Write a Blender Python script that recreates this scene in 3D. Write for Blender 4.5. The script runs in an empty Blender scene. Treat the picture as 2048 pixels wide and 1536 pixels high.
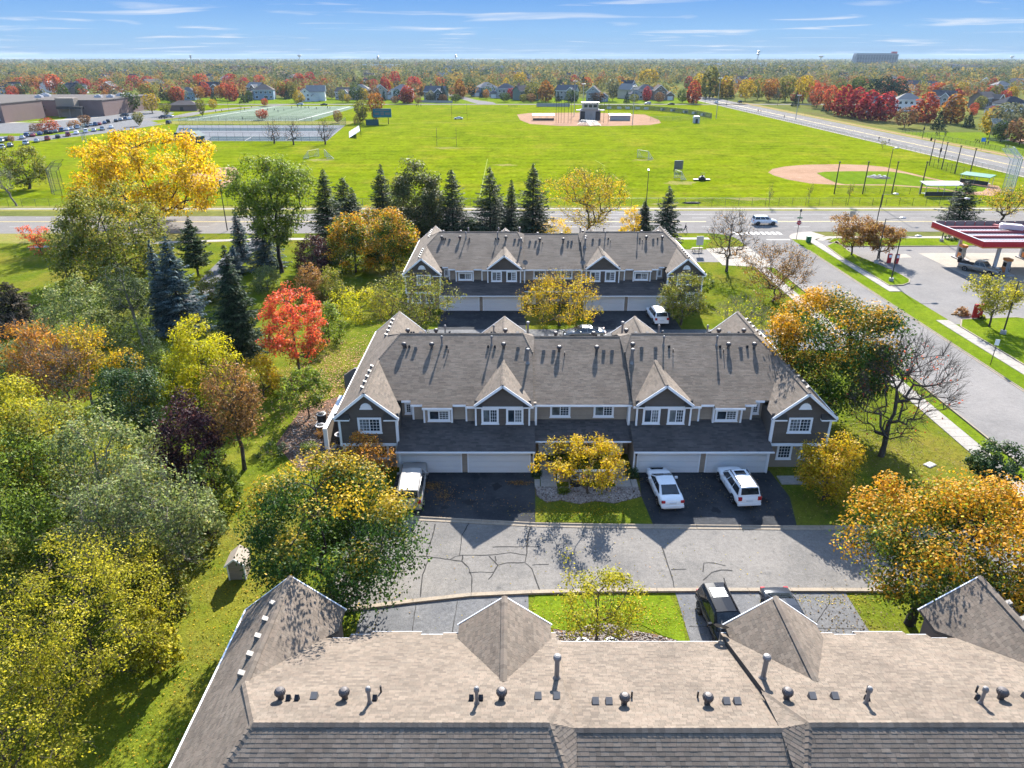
import bpy, bmesh, math, random
import numpy as np
from mathutils import Vector, Matrix

SC = bpy.context.scene
COL = SC.collection
rnd = random.Random(7)
R = math.radians

# ---------------------------------------------------------------- camera
F, CAM_H = 1420.0, 30.1                     # focal length in pixels of the 2048 wide photograph, eye height
PITCH = math.atan(654 / F)
SP, CP = math.sin(PITCH), math.cos(PITCH)
cam_d = bpy.data.cameras.new('camera')
cam_d.sensor_fit = 'HORIZONTAL'
cam_d.sensor_width = 36.0
cam_d.lens = 36.0 * F / 2048
cam_d.clip_start, cam_d.clip_end = 0.5, 30000
cam = bpy.data.objects.new('camera', cam_d)
cam.location = (0, 0, CAM_H)
cam.rotation_euler = (R(90) - PITCH, 0, 0)
COL.objects.link(cam)
SC.camera = cam

# ---------------------------------------------------------------- sky, sun, exposure
SUN_EL, SUN_AZ = R(31.4), R(9.3)            # azimuth measured from +Y towards +X
SUN_DIR = Vector((math.sin(SUN_AZ) * math.cos(SUN_EL), math.cos(SUN_AZ) * math.cos(SUN_EL), math.sin(SUN_EL)))
world = bpy.data.worlds.new('World')
SC.world = world
world.use_nodes = True
SKY_STRENGTH = 0.12
EXPOSURE = 2.05


def build_sky():
    nt = world.node_tree
    nt.nodes.clear()
    N = nt.nodes.new
    L = nt.links.new
    out = N('ShaderNodeOutputWorld')
    bg = N('ShaderNodeBackground')
    bg.inputs['Strength'].default_value = SKY_STRENGTH
    L(bg.outputs[0], out.inputs[0])
    sky = N('ShaderNodeTexSky')
    sky.sky_type = 'NISHITA'
    sky.sun_disc = False
    sky.sun_elevation = SUN_EL
    sky.sun_rotation = SUN_AZ
    sky.altitude = 200
    sky.air_density, sky.dust_density, sky.ozone_density = 1.0, 0.2, 2.0
    tc = N('ShaderNodeTexCoord')
    sep = N('ShaderNodeSeparateXYZ')
    L(tc.outputs['Generated'], sep.inputs[0])
    k = 1.0 / SKY_STRENGTH / (2 ** EXPOSURE)
    ramp = N('ShaderNodeValToRGB')           # clear blue deepening upwards from a pale horizon
    cr = ramp.color_ramp
    stops = [(0.0, (.15, .28, .45)), (.004, (.21, .37, .58)), (.011, (.33, .54, .80)), (.030, (.31, .56, .90)), (.065, (.19, .43, .88)), (.16, (.11, .29, .72)), (.4, (.08, .2, .56))]
    while len(cr.elements) < len(stops):
        cr.elements.new(.5)
    for e, (p, c) in zip(cr.elements, stops):
        e.position = p
        e.color = (c[0], c[1], c[2], 1)
    L(sep.outputs['Z'], ramp.inputs[0])
    sc = N('ShaderNodeVectorMath'); sc.operation = 'SCALE'
    sc.inputs['Scale'].default_value = k
    L(ramp.outputs[0], sc.inputs[0])
    mr = N('ShaderNodeMapRange')
    mr.inputs['From Min'].default_value, mr.inputs['From Max'].default_value = .12, .45
    L(sep.outputs['Z'], mr.inputs['Value'])
    mx = N('ShaderNodeMix'); mx.data_type = 'RGBA'
    L(mr.outputs[0], mx.inputs['Factor'])
    L(sc.outputs[0], mx.inputs['A'])
    L(sky.outputs[0], mx.inputs['B'])
    # thin high clouds on a flat layer, seen ever flatter towards the horizon
    mz = N('ShaderNodeMath'); mz.operation = 'ADD'; mz.inputs[1].default_value = .03
    L(sep.outputs['Z'], mz.inputs[0])
    mz2 = N('ShaderNodeMath'); mz2.operation = 'MAXIMUM'; mz2.inputs[1].default_value = .01
    L(mz.outputs[0], mz2.inputs[0])
    dv = N('ShaderNodeVectorMath'); dv.operation = 'DIVIDE'
    cmb = N('ShaderNodeCombineXYZ')
    for i in range(3):
        L(mz2.outputs[0], cmb.inputs[i])
    L(tc.outputs['Generated'], dv.inputs[0]); L(cmb.outputs[0], dv.inputs[1])
    mp = N('ShaderNodeMapping')
    mp.inputs['Scale'].default_value = (.42, .62, 0)
    mp.inputs['Location'].default_value = (3.1, 4.35, 0)
    L(dv.outputs[0], mp.inputs['Vector'])
    nz = N('ShaderNodeTexNoise')
    nz.inputs['Scale'].default_value = 1.0
    nz.inputs['Detail'].default_value = 6
    nz.inputs['Roughness'].default_value = .5
    nz.inputs['Distortion'].default_value = .7
    L(mp.outputs[0], nz.inputs['Vector'])
    cl = N('ShaderNodeMapRange')
    cl.inputs['From Min'].default_value, cl.inputs['From Max'].default_value = .56, .78
    L(nz.outputs[0], cl.inputs['Value'])
    mc = N('ShaderNodeMix'); mc.data_type = 'RGBA'
    cwh = N('ShaderNodeVectorMath'); cwh.operation = 'SCALE'
    cwh.inputs[0].default_value = (.92, .95, 1.0); cwh.inputs['Scale'].default_value = k
    L(cl.outputs[0], mc.inputs['Factor'])
    L(mx.outputs['Result'], mc.inputs['A'])
    L(cwh.outputs[0], mc.inputs['B'])
    L(mc.outputs['Result'], bg.inputs['Color'])


build_sky()
sun_d = bpy.data.lights.new('sun', 'SUN')
sun_d.energy = 4.3
sun_d.angle = R(.55)
sun_d.color = (1, .95, .87)
sun = bpy.data.objects.new('sun', sun_d)
sun.rotation_euler = SUN_DIR.to_track_quat('Z', 'Y').to_euler()
sun.location = (0, 0, 80)
COL.objects.link(sun)
vs = SC.view_settings
vs.view_transform, vs.look, vs.gamma, vs.exposure, vs.use_curve_mapping = 'Standard', 'None', 1, EXPOSURE, False
cy = SC.cycles
cy.use_denoising = True
cy.max_bounces, cy.diffuse_bounces, cy.glossy_bounces = 6, 3, 2
cy.transmission_bounces, cy.transparent_max_bounces, cy.volume_bounces = 3, 12, 0
cy.use_adaptive_sampling = True
cy.adaptive_threshold = .02
cy.sample_clamp_indirect = 4
cy.caustics_reflective = cy.caustics_refractive = False


# ---------------------------------------------------------------- measuring: a point seen in the photograph -> the place it stands
def G(u, v, z=0.0):
    a, b = (v - 768) / F, (u - 1024) / F
    zc = (CAM_H - z) / (SP + a * CP)
    return (b * zc, zc * (CP - a * SP))


def Zat(v, Y):
    return CAM_H - Y * math.tan(PITCH + math.atan((v - 768) / F))


def XZ(u, v, Y):
    a = (v - 768) / F
    return ((u - 1024) / F * Y / (CP - a * SP), Zat(v, Y))


def mpp(Y, z=0.0):                           # metres per photograph pixel at a place
    return (Y * CP + (CAM_H - z) * SP) / F


# ---------------------------------------------------------------- objects
def tag(o, label=None, cat=None, group=None, kind=None):
    for k_, v_ in (('label', label), ('category', cat), ('group', group), ('kind', kind)):
        if v_:
            o[k_] = v_
    return o


def empty(name, loc=(0, 0, 0), rz=0.0, label=None, cat=None, group=None, parent=None):
    o = bpy.data.objects.new(name, None)
    o.empty_display_size = .3
    o.location = loc
    o.rotation_euler = (0, 0, rz)
    o.parent = parent
    COL.objects.link(o)
    return tag(o, label, cat, group)


def put(name, me, parent=None, loc=(0, 0, 0), rz=0.0):
    o = bpy.data.objects.new(name, me)
    o.location = loc
    if rz:
        o.rotation_euler = (0, 0, rz)
    o.parent = parent
    COL.objects.link(o)
    return o


KIDS = {}


def kids_of(o):
    return [c for c in bpy.data.objects if c.parent == o]


def tree_of(o):                              # (object, [(child, [...])]) snapshot, so that many copies stay cheap
    return (o, [tree_of(c) for c in kids_of(o)])


def copy_tree(snap, parent=None, remap=None):
    o, ch = snap
    c = o.copy()
    COL.objects.link(c)
    c.parent = parent
    if remap and c.type == 'MESH':
        for i, s in enumerate(c.material_slots):
            if s.material and s.material.name in remap:
                new = remap[s.material.name]
                s.link = 'OBJECT'
                s.material = new
    for k_ in ch:
        copy_tree(k_, c, remap)
    return c


def np_mesh(name, V, Fc, mat=None, attrs=None, smooth=False):
    """V (n,3) and Fc (m,k) arrays -> mesh; attrs: name -> per-face floats"""
    V = np.asarray(V, dtype=np.float32)
    Fc = np.asarray(Fc, dtype=np.int32)
    me = bpy.data.meshes.new(name)
    m, k_ = Fc.shape
    me.vertices.add(len(V))
    me.vertices.foreach_set('co', V.ravel())
    me.loops.add(m * k_)
    me.loops.foreach_set('vertex_index', Fc.ravel())
    me.polygons.add(m)
    me.polygons.foreach_set('loop_start', np.arange(0, m * k_, k_, dtype=np.int32))
    me.polygons.foreach_set('loop_total', np.full(m, k_, dtype=np.int32))
    if smooth:
        me.polygons.foreach_set('use_smooth', np.ones(m, dtype=bool))
    if attrs:
        for n_, a_ in attrs.items():
            at = me.attributes.new(n_, 'FLOAT', 'FACE')
            at.data.foreach_set('value', np.asarray(a_, dtype=np.float32))
    me.update()
    if mat:
        me.materials.append(mat)
    return me


class MB:
    """collects boxes, bars, tubes ... into one mesh"""

    def __init__(s):
        s.v, s.f, s.t = [], [], []

    def face(s, pts, t=0.5):
        b = len(s.v)
        s.v.extend([tuple(p) for p in pts])
        s.f.append(list(range(b, b + len(pts))))
        s.t.append(t)
        return s

    def hexa(s, p, t=.5):                    # 8 points: bottom 4 ccw, top 4 ccw
        b = len(s.v)
        s.v.extend([tuple(q) for q in p])
        for q in ((3, 2, 1, 0), (4, 5, 6, 7), (0, 1, 5, 4), (1, 2, 6, 5), (2, 3, 7, 6), (3, 0, 4, 7)):
            s.f.append([b + i for i in q])
            s.t.append(t)
        return s

    def box(s, x0, x1, y0, y1, z0, z1, t=.5):
        return s.hexa([(x0, y0, z0), (x1, y0, z0), (x1, y1, z0), (x0, y1, z0), (x0, y0, z1), (x1, y0, z1), (x1, y1, z1), (x0, y1, z1)], t)

    def bar(s, p, q, w, h=None, t=.5, up=(0, 0, 1)):   # square bar from p to q
        h = h or w
        p, q = Vector(p), Vector(q)
        d = (q - p).normalized()
        u = Vector(up)
        if abs(d.dot(u)) > .98:
            u = Vector((0, 1, 0))
        a = d.cross(u).normalized() * (w / 2)
        b = a.cross(d).normalized() * (h / 2)
        return s.hexa([p - a - b, p + a - b, q + a - b, q - a - b, p - a + b, p + a + b, q + a + b, q - a + b], t)

    def prism(s, poly, z0, z1, t=.5):        # plan polygon
        b = len(s.v)
        n = len(poly)
        s.v.extend([(x, y, z0) for x, y in poly] + [(x, y, z1) for x, y in poly])
        s.f.append([b + n + i for i in range(n)]); s.t.append(t)
        s.f.append([b + n - 1 - i for i in range(n)]); s.t.append(t)
        for i in range(n):
            j = (i + 1) % n
            s.f.append([b + i, b + j, b + n + j, b + n + i]); s.t.append(t)
        return s

    def extr(s, poly, ax, a0, a1, t=.5):     # polygon in the plane across axis ax ('x': poly=(y,z); 'y': poly=(x,z))
        mk = (lambda p, a: (a, p[0], p[1])) if ax == 'x' else (lambda p, a: (p[0], a, p[1]))
        b = len(s.v)
        n = len(poly)
        s.v.extend([mk(p, a0) for p in poly] + [mk(p, a1) for p in poly])
        s.f.append([b + i for i in range(n)]); s.t.append(t)
        s.f.append([b + 2 * n - 1 - i for i in range(n)]); s.t.append(t)
        for i in range(n):
            j = (i + 1) % n
            s.f.append([b + i, b + n + i, b + n + j, b + j]); s.t.append(t)
        return s

    def tube(s, p, q, r0, r1=None, n=8, caps=True, t=.5):
        r1 = r0 if r1 is None else r1
        p, q = Vector(p), Vector(q)
        d = (q - p).normalized()
        u = Vector((0, 0, 1)) if abs(d.z) < .9 else Vector((1, 0, 0))
        a = d.cross(u).normalized()
        c = d.cross(a)
        b = len(s.v)
        for r_, o in ((r0, p), (r1, q)):
            for i in range(n):
                th = 2 * math.pi * i / n
                s.v.append(tuple(o + a * (math.cos(th) * r_) + c * (math.sin(th) * r_)))
        for i in range(n):
            j = (i + 1) % n
            s.f.append([b + i, b + j, b + n + j, b + n + i]); s.t.append(t)
        if caps:
            s.f.append([b + n - 1 - i for i in range(n)]); s.t.append(t)
            s.f.append([b + n + i for i in range(n)]); s.t.append(t)
        return s

    def lathe(s, prof, n=12, at=(0, 0, 0), t=.5, wob=0):
        b = len(s.v)
        k_ = len(prof)
        for (r_, z) in prof:
            for i in range(n):
                th = 2 * math.pi * i / n
                rr = r_ * (1 + (wob if i % 2 else -wob))
                s.v.append((at[0] + rr * math.cos(th), at[1] + rr * math.sin(th), at[2] + z))
        for m in range(k_ - 1):
            for i in range(n):
                j = (i + 1) % n
                s.f.append([b + m * n + i, b + m * n + j, b + (m + 1) * n + j, b + (m + 1) * n + i]); s.t.append(t)
        s.f.append([b + i for i in range(n)][::-1]); s.t.append(t)
        s.f.append([b + (k_ - 1) * n + i for i in range(n)]); s.t.append(t)
        return s

    def loft(s, rings, closed=True, caps=True, t=.5):
        b = len(s.v)
        n = len(rings[0])
        for r_ in rings:
            s.v.extend([tuple(p) for p in r_])
        for m in range(len(rings) - 1):
            for i in range(n if closed else n - 1):
                j = (i + 1) % n
                s.f.append([b + m * n + i, b + m * n + j, b + (m + 1) * n + j, b + (m + 1) * n + i]); s.t.append(t)
        if caps:
            s.f.append([b + i for i in range(n)][::-1]); s.t.append(t)
            s.f.append([b + (len(rings) - 1) * n + i for i in range(n)]); s.t.append(t)
        return s

    def mesh(s, name, mat, smooth=False):
        me = bpy.data.meshes.new(name)
        me.from_pydata(s.v, [], s.f)
        if smooth:
            me.polygons.foreach_set('use_smooth', [True] * len(s.f))
        at = me.attributes.new('tint', 'FLOAT', 'FACE')
        at.data.foreach_set('value', s.t)
        if mat:
            me.materials.append(mat)
        return me

    def build(s, name, mat, parent=None, loc=(0, 0, 0), rz=0.0, smooth=False):
        return put(name, s.mesh(name, mat, smooth), parent, loc, rz)


# ---------------------------------------------------------------- materials
MATS = {}


def new_mat(name):
    m = bpy.data.materials.new(name)
    m.use_nodes = True
    nt = m.node_tree
    b = nt.nodes['Principled BSDF']
    MATS[name] = m
    return m, nt, b, nt.nodes.new, nt.links.new


def noise(nt, scale, coord, detail=3, rough=.55, stretch=None):
    n = nt.nodes.new('ShaderNodeTexNoise')
    n.inputs['Scale'].default_value = scale
    n.inputs['Detail'].default_value = detail
    n.inputs['Roughness'].default_value = rough
    if stretch:
        mp = nt.nodes.new('ShaderNodeMapping')
        mp.inputs['Scale'].default_value = stretch
        nt.links.new(coord, mp.inputs['Vector'])
        coord = mp.outputs[0]
    nt.links.new(coord, n.inputs['Vector'])
    return n.outputs[0]


def mixc(nt, f, a, b, blend='MIX'):
    m = nt.nodes.new('ShaderNodeMix')
    m.data_type = 'RGBA'
    m.blend_type = blend
    for s, x in (('Factor', f), ('A', a), ('B', b)):
        if isinstance(x, (int, float)):
            m.inputs[s].default_value = x
        elif isinstance(x, tuple):
            m.inputs[s].default_value = (x[0], x[1], x[2], 1)
        else:
            nt.links.new(x, m.inputs[s])
    return m.outputs['Result']


def mrange(nt, v, a, b, c=0., d=1., smooth=False):
    m = nt.nodes.new('ShaderNodeMapRange')
    if smooth:
        m.interpolation_type = 'SMOOTHSTEP'
    m.inputs['From Min'].default_value, m.inputs['From Max'].default_value = a, b
    m.inputs['To Min'].default_value, m.inputs['To Max'].default_value = c, d
    nt.links.new(v, m.inputs['Value'])
    return m.outputs[0]


def math_n(nt, op, a, b):
    m = nt.nodes.new('ShaderNodeMath')
    m.operation = op
    for i, x in enumerate((a, b)):
        if isinstance(x, (int, float)):
            m.inputs[i].default_value = x
        else:
            nt.links.new(x, m.inputs[i])
    return m.outputs[0]


def wpos(nt):
    return nt.nodes.new('ShaderNodeNewGeometry').outputs['Position']


def attr(nt, name):
    a = nt.nodes.new('ShaderNodeAttribute')
    a.attribute_name = name
    return a.outputs['Fac']


def bump(nt, b, h, strength, dist=.05):
    n = nt.nodes.new('ShaderNodeBump')
    n.inputs['Strength'].default_value = strength
    n.inputs['Distance'].default_value = dist
    nt.links.new(h, n.inputs['Height'])
    nt.links.new(n.outputs[0], b.inputs['Normal'])


def plain(name, col, rough=.7, var=.12, scale=2.5, metal=0., spec=.22, bumpy=0., fine=None):
    """a colour with soft uneven wear"""
    m, nt, b, N, L = new_mat(name)
    p = wpos(nt)
    n1 = noise(nt, scale, p, 4)
    c = mixc(nt, n1, tuple(x * (1 - var) for x in col), tuple(min(1, x * (1 + var)) for x in col))
    if fine:
        n2 = noise(nt, fine[0], p, 2)
        c = mixc(nt, mrange(nt, n2, .35, .7), c, tuple(x * (1 - fine[1]) for x in col))
        bump(nt, b, n2, .4, .02)
    L(c, b.inputs['Base Color'])
    b.inputs['Roughness'].default_value = rough
    b.inputs['Metallic'].default_value = metal
    b.inputs['Specular IOR Level'].default_value = spec
    return m


def ground_mat(name, cols, scales, rough=1.0, fine=None, stripes=None, bumpv=.5, spec=.0):
    """cols: base plus colours laid over it through noises of the given scales"""
    m, nt, b, N, L = new_mat(name)
    p = wpos(nt)
    c = cols[0]
    for (s, lo, hi), cc in zip(scales, cols[1:]):
        n1 = noise(nt, s, p, 5, .6)
        c = mixc(nt, mrange(nt, n1, lo, hi), c, cc)
    if stripes:
        ax, per, amt = stripes
        sep = N('ShaderNodeSeparateXYZ')
        L(p, sep.inputs[0])
        w = math_n(nt, 'SINE', math_n(nt, 'MULTIPLY', sep.outputs[ax], 2 * math.pi / per), 0)
        c = mixc(nt, mrange(nt, w, -.4, .4, 0, amt), c, (0, 0, 0), 'MIX') if amt < 0 else mixc(nt, mrange(nt, w, -.5, .5, 0, 1), c, mixc(nt, 1.0, c, (1 - amt, 1 - amt, 1 - amt), 'MULTIPLY'))
    if fine:
        n2 = noise(nt, fine[0], p, 2, .7)
        n3 = noise(nt, fine[0] * .23, p, 3, .7)
        f = mrange(nt, math_n(nt, 'ADD', n2, math_n(nt, 'MULTIPLY', n3, .8)), .65, 1.15)
        c = mixc(nt, 1.0, c, mixc(nt, f, (1 - fine[1],) * 3, (1 + fine[1],) * 3), 'MULTIPLY')
        bump(nt, b, n2, bumpv, .04)
    L(c, b.inputs['Base Color'])
    b.inputs['Roughness'].default_value = rough
    b.inputs['Specular IOR Level'].default_value = spec
    return m


def leaf_mat(name, inner, outer, accent, lo=.35, hi=.75, acc=.8, transl=.45):
    """leaf colours turn from inner to outer over the crown; some leaves take the accent"""
    m, nt, b, N, L = new_mat(name)
    t, o = attr(nt, 'tint'), attr(nt, 'turn')
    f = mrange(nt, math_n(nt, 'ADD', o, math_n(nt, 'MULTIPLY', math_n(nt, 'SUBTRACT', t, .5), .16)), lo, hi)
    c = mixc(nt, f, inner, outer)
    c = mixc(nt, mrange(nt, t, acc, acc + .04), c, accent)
    t2 = math_n(nt, 'FRACT', math_n(nt, 'MULTIPLY', t, 7.31), 0)
    c = mixc(nt, 1.0, c, mixc(nt, t2, (.62, .62, .6), (1.6, 1.55, 1.5)), 'MULTIPLY')
    b.inputs['Roughness'].default_value = .55
    b.inputs['Specular IOR Level'].default_value = 0 if name.startswith('far_') else .12 if transl > .25 else .04
    L(c, b.inputs['Base Color'])
    tr = N('ShaderNodeBsdfTranslucent')
    L(mixc(nt, 1.0, c, (1.15, 1.15, .8), 'MULTIPLY'), tr.inputs['Color'])
    ms = N('ShaderNodeMixShader')
    ms.inputs[0].default_value = transl
    L(b.outputs[0], ms.inputs[1])
    L(tr.outputs[0], ms.inputs[2])
    L(ms.outputs[0], nt.nodes['Material Output'].inputs['Surface'])
    return m


def shingle_mat(name, cols, seam=None):
    m, nt, b, N, L = new_mat(name)
    t = attr(nt, 'tint')
    ramp = N('ShaderNodeValToRGB')
    cr = ramp.color_ramp
    cr.interpolation = 'LINEAR'
    while len(cr.elements) < len(cols):
        cr.elements.new(.5)
    for i, c in enumerate(cols):
        cr.elements[i].position = i / (len(cols) - 1)
        cr.elements[i].color = (*c, 1)
    L(t, ramp.inputs[0])
    p = wpos(nt)
    n1 = noise(nt, .5, p, 4, .6)
    n2 = noise(nt, 38, p, 2, .7)
    c = mixc(nt, 1.0, ramp.outputs[0], mixc(nt, mrange(nt, n1, .3, .7), (.80, .79, .78), (1.15, 1.14, 1.12)), 'MULTIPLY')
    c = mixc(nt, 1.0, c, mixc(nt, mrange(nt, n2, .3, .7), (.78, .78, .78), (1.22, 1.22, 1.22)), 'MULTIPLY')
    L(c, b.inputs['Base Color'])
    b.inputs['Roughness'].default_value = .9
    b.inputs['Specular IOR Level'].default_value = .2
    bump(nt, b, n2, .35, .012)
    return m


def glass_mat(name, col=(.02, .03, .04), rough=.06):
    m, nt, b, N, L = new_mat(name)
    n1 = noise(nt, 1.3, wpos(nt), 2)
    L(mixc(nt, mrange(nt, n1, .35, .65), tuple(x * .6 for x in col), tuple(x * 1.8 for x in col)), b.inputs['Base Color'])
    b.inputs['Roughness'].default_value = rough
    b.inputs['Specular IOR Level'].default_value = .6
    return m


def mesh_fabric(name, col, cover):
    m, nt, b, N, L = new_mat(name)
    b.inputs['Base Color'].default_value = (*col, 1)
    b.inputs['Roughness'].default_value = .6
    tr = N('ShaderNodeBsdfTransparent')
    ms = N('ShaderNodeMixShader')
    n1 = noise(nt, 2.0, wpos(nt), 2)
    L(mrange(nt, n1, .2, .8, cover * .8, cover * 1.2), ms.inputs[0])
    L(tr.outputs[0], ms.inputs[1])
    L(b.outputs[0], ms.inputs[2])
    L(ms.outputs[0], nt.nodes['Material Output'].inputs['Surface'])
    return m


grass_far = ground_mat('grass_far', [(.085, .10, .03), (.12, .12, .035), (.11, .085, .04)], [(.02, .4, .6), (.008, .55, .7)], fine=(.6, .25))
grass_lawn = ground_mat('grass_lawn', [(.078, .105, .010), (.12, .13, .014), (.155, .125, .025), (.058, .083, .010)], [(.25, .42, .62), (.09, .5, .72), (.9, .55, .75)], fine=(9, .42), bumpv=.9)
grass_field = ground_mat('grass_field', [(.105, .140, .004), (.135, .165, .005), (.165, .165, .014), (.075, .108, .004), (.15, .13, .03)], [(.018, .38, .62), (.05, .52, .68), (.11, .53, .72), (.3, .60, .76)], fine=(.9, .36), stripes=('Y', 7.4, .09))
grass_field2 = ground_mat('grass_infield', [(.085, .14, .008), (.11, .16, .012)], [(.05, .38, .62)], fine=(1.4, .2), stripes=('X', 5, .10))
grass_bright = ground_mat('grass_bright', [(.09, .135, .008), (.122, .16, .012), (.07, .105, .010)], [(.2, .4, .62), (.7, .55, .75)], fine=(7, .35), bumpv=.8)
grass_dry = ground_mat('grass_dry', [(.19, .17, .05), (.15, .16, .035), (.22, .18, .09)], [(.3, .42, .62), (.9, .55, .75)], fine=(6, .3))
asphalt_old = ground_mat('asphalt_old', [(.165, .153, .14), (.125, .118, .110), (.20, .184, .165), (.10, .096, .092), (.22, .205, .185)], [(.3, .42, .62), (.11, .45, .7), (.9, .6, .76), (.5, .64, .8)], fine=(16, .22), spec=.06, rough=.95)
asphalt_dark = ground_mat('asphalt_dark', [(.026, .028, .032), (.042, .044, .048), (.075, .073, .072), (.055, .056, .06)], [(.45, .4, .62), (1.4, .58, .74), (.17, .5, .7)], fine=(14, .25), spec=.06, rough=.95)
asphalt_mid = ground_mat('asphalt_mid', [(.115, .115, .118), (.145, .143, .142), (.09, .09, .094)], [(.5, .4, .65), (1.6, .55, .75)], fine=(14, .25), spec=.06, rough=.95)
asphalt_street = ground_mat('asphalt_street', [(.172, .161, .152), (.145, .137, .131), (.20, .186, .174)], [(.2, .4, .65), (.07, .45, .7)], fine=(9, .16), spec=.06, rough=.95)
asphalt_main = ground_mat('asphalt_main', [(.185, .173, .161), (.16, .15, .141), (.215, .20, .184)], [(.08, .4, .65), (.3, .55, .75)], fine=(5, .12))
concrete = ground_mat('concrete', [(.30, .275, .242), (.26, .24, .215), (.34, .31, .275)], [(.7, .4, .65), (2.4, .55, .75)], fine=(18, .16), spec=.06, rough=.95)
concrete_new = ground_mat('concrete_pale', [(.31, .278, .235), (.27, .243, .206)], [(.4, .4, .65)], fine=(10, .12), spec=.06, rough=.95)
kerb_m = ground_mat('kerb_concrete', [(.28, .23, .175), (.235, .20, .158), (.19, .175, .155)], [(.9, .4, .65), (2.6, .6, .8)], fine=(18, .18), spec=.06, rough=.95)
dirt_m = ground_mat('infield_dirt', [(.29, .185, .125), (.25, .155, .10), (.33, .22, .155)], [(.12, .4, .65), (.5, .55, .75)], fine=(3, .15))
mulch_m = ground_mat('mulch', [(.13, .085, .06), (.09, .06, .045), (.19, .13, .095)], [(1.2, .4, .65), (3, .55, .75)], fine=(12, .4), bumpv=1)
stone_m = shingle_mat('river_stone', [(.16, .13, .12), (.30, .27, .25), (.24, .20, .18), (.42, .39, .36)])
tar_m = plain('tar_seal', (.045, .043, .041), .95, .2, 3, spec=.05)
paint_white = plain('road_paint', (.42, .41, .39), .7, .15, 2, fine=(5, .2))
paint_yellow = plain('road_paint_yellow', (.55, .42, .12), .7, .15, 2)
bark_m = plain('bark', (.085, .068, .055), .95, .35, 3, fine=(9, .35))
bark_pale = plain('bark_pale', (.19, .165, .145), .95, .3, 3, fine=(9, .35))
bark_dark = plain('bark_dark', (.04, .033, .03), .95, .3, 3, fine=(9, .35))
white_trim = plain('white_trim', (.76, .77, .78), .5, .05, 1.5)
steel_dark = plain('steel_dark', (.045, .042, .042), .5, .2, 4, metal=.3)
steel_grey = plain('steel_grey', (.36, .37, .38), .42, .12, 4, metal=.7)
steel_galv = plain('steel_galvanised', (.42, .44, .45), .45, .12, 4, metal=.5)
rubber_m = plain('rubber', (.022, .022, .023), .8, .2, 6)
black_m = plain('black_plastic', (.02, .02, .022), .8, .2, 6, spec=.1)
glass_m = glass_mat('window_glass')
glass_blind = glass_mat('window_glass_blind', (.10, .115, .12), .12)
car_glass = glass_mat('car_glass', (.014, .018, .022), .05)
chain_m = mesh_fabric('chain_link', (.16, .17, .17), .16)
net_m = mesh_fabric('pale_net', (.62, .63, .62), .28)
green_screen = mesh_fabric('fence_screen_green', (.02, .05, .045), .75)
concrete_wall = plain('concrete_block', (.36, .34, .32), .9, .12, 1, fine=(8, .1))

# ================================================================ THE SETTING: ground, roads, walks
def sheet(name, poly, z, mat, label=None, kind='structure', parent=None):
    me = bpy.data.meshes.new(name)
    a = sum(poly[i][0] * poly[(i + 1) % len(poly)][1] - poly[(i + 1) % len(poly)][0] * poly[i][1] for i in range(len(poly)))
    if a < 0:
        poly = poly[::-1]
    me.from_pydata([(x, y, z) for x, y in poly], [], [list(range(len(poly)))])
    me.materials.append(mat)
    o = put(name, me, parent)
    return tag(o, label, None, None, kind if parent is None else None)


def rect(x0, x1, y0, y1):
    return [(x0, y0), (x1, y0), (x1, y1), (x0, y1)]


def arc(cx, cy, r, a0, a1, n=8):
    return [(cx + r * math.cos(R(a0 + (a1 - a0) * i / n)), cy + r * math.sin(R(a0 + (a1 - a0) * i / n))) for i in range(n + 1)]


Z3 = lambda x, y, z=0: G(1448 + .29297 * x, 420 + .29297 * y, z)      # pixels of enlarged details of the photograph
Z5 = lambda x, y, z=0: G(740 + .390625 * x, 900 + .390625 * y, z)

sheet('ground', rect(-9500, 9500, -150, 11000), 0, grass_far, 'pale green ground running out to the wooded horizon')
sheet('lawn', rect(-150, 41, -60, 133), .006, grass_lawn, 'leaf strewn lawn around the townhouses')
sheet('playing_field', rect(-290, 141.2, 158.3, 527), .006, grass_field, 'bright mown playing field beyond the main road')
sheet('verge', rect(-400, 141.2, 154, 160), .012, grass_dry, 'dry grass verge between main road and footpath')
sheet('verge', [(-400, 125), (-60, 125), (-60, 134), (-400, 134)], .012, grass_dry, 'dry grass verge along the near side of the main road')
sheet('verge', rect(50.8, 56, -40, 128), .012, grass_bright, 'mown grass strip beside the side street')
sheet('verge', rect(40, 41.5, 20, 112), .012, grass_bright, 'narrow mown strip between footpath and side street')
# main road along X, with a wider turn lane in front of the side street
sheet('main_road', [(-400, 131.6), (36, 133.2)] + arc(36, 128.2, 5, 90, 0, 6) + [(41.2, 100), (50.8, 100)] + arc(56.8, 128.4, 6, 180, 90, 6) + [(142, 134.4), (330, 134.4), (330, 154.6), (-20, 154.6), (-60, 148.8), (-400, 148.2)], .020, asphalt_main, 'pale grey main road passing the townhouses')
sheet('side_street', rect(41.2, 50.8, -60, 100.2), .022, asphalt_street, 'grey side street running down to the lower right')
sheet('entry_drive', [(33.5, 110.5), (41.2, 109), (41.2, 123), (33.5, 121.2)], .030, concrete_new, 'pale concrete apron where the drive leaves the side street')
sheet('entry_drive', rect(-14, 33.5, 112.4, 120.6), .018, asphalt_street, 'pale drive behind the farthest townhouse row')
sheet('picnic_lawn', [(24, 120.9), (33, 121.5), (36, 127), (36, 131), (24, 131)], .014, grass_bright, 'small bright lawn beside the drive entrance')
# footpaths, as slabs
slab_me = {}


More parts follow.
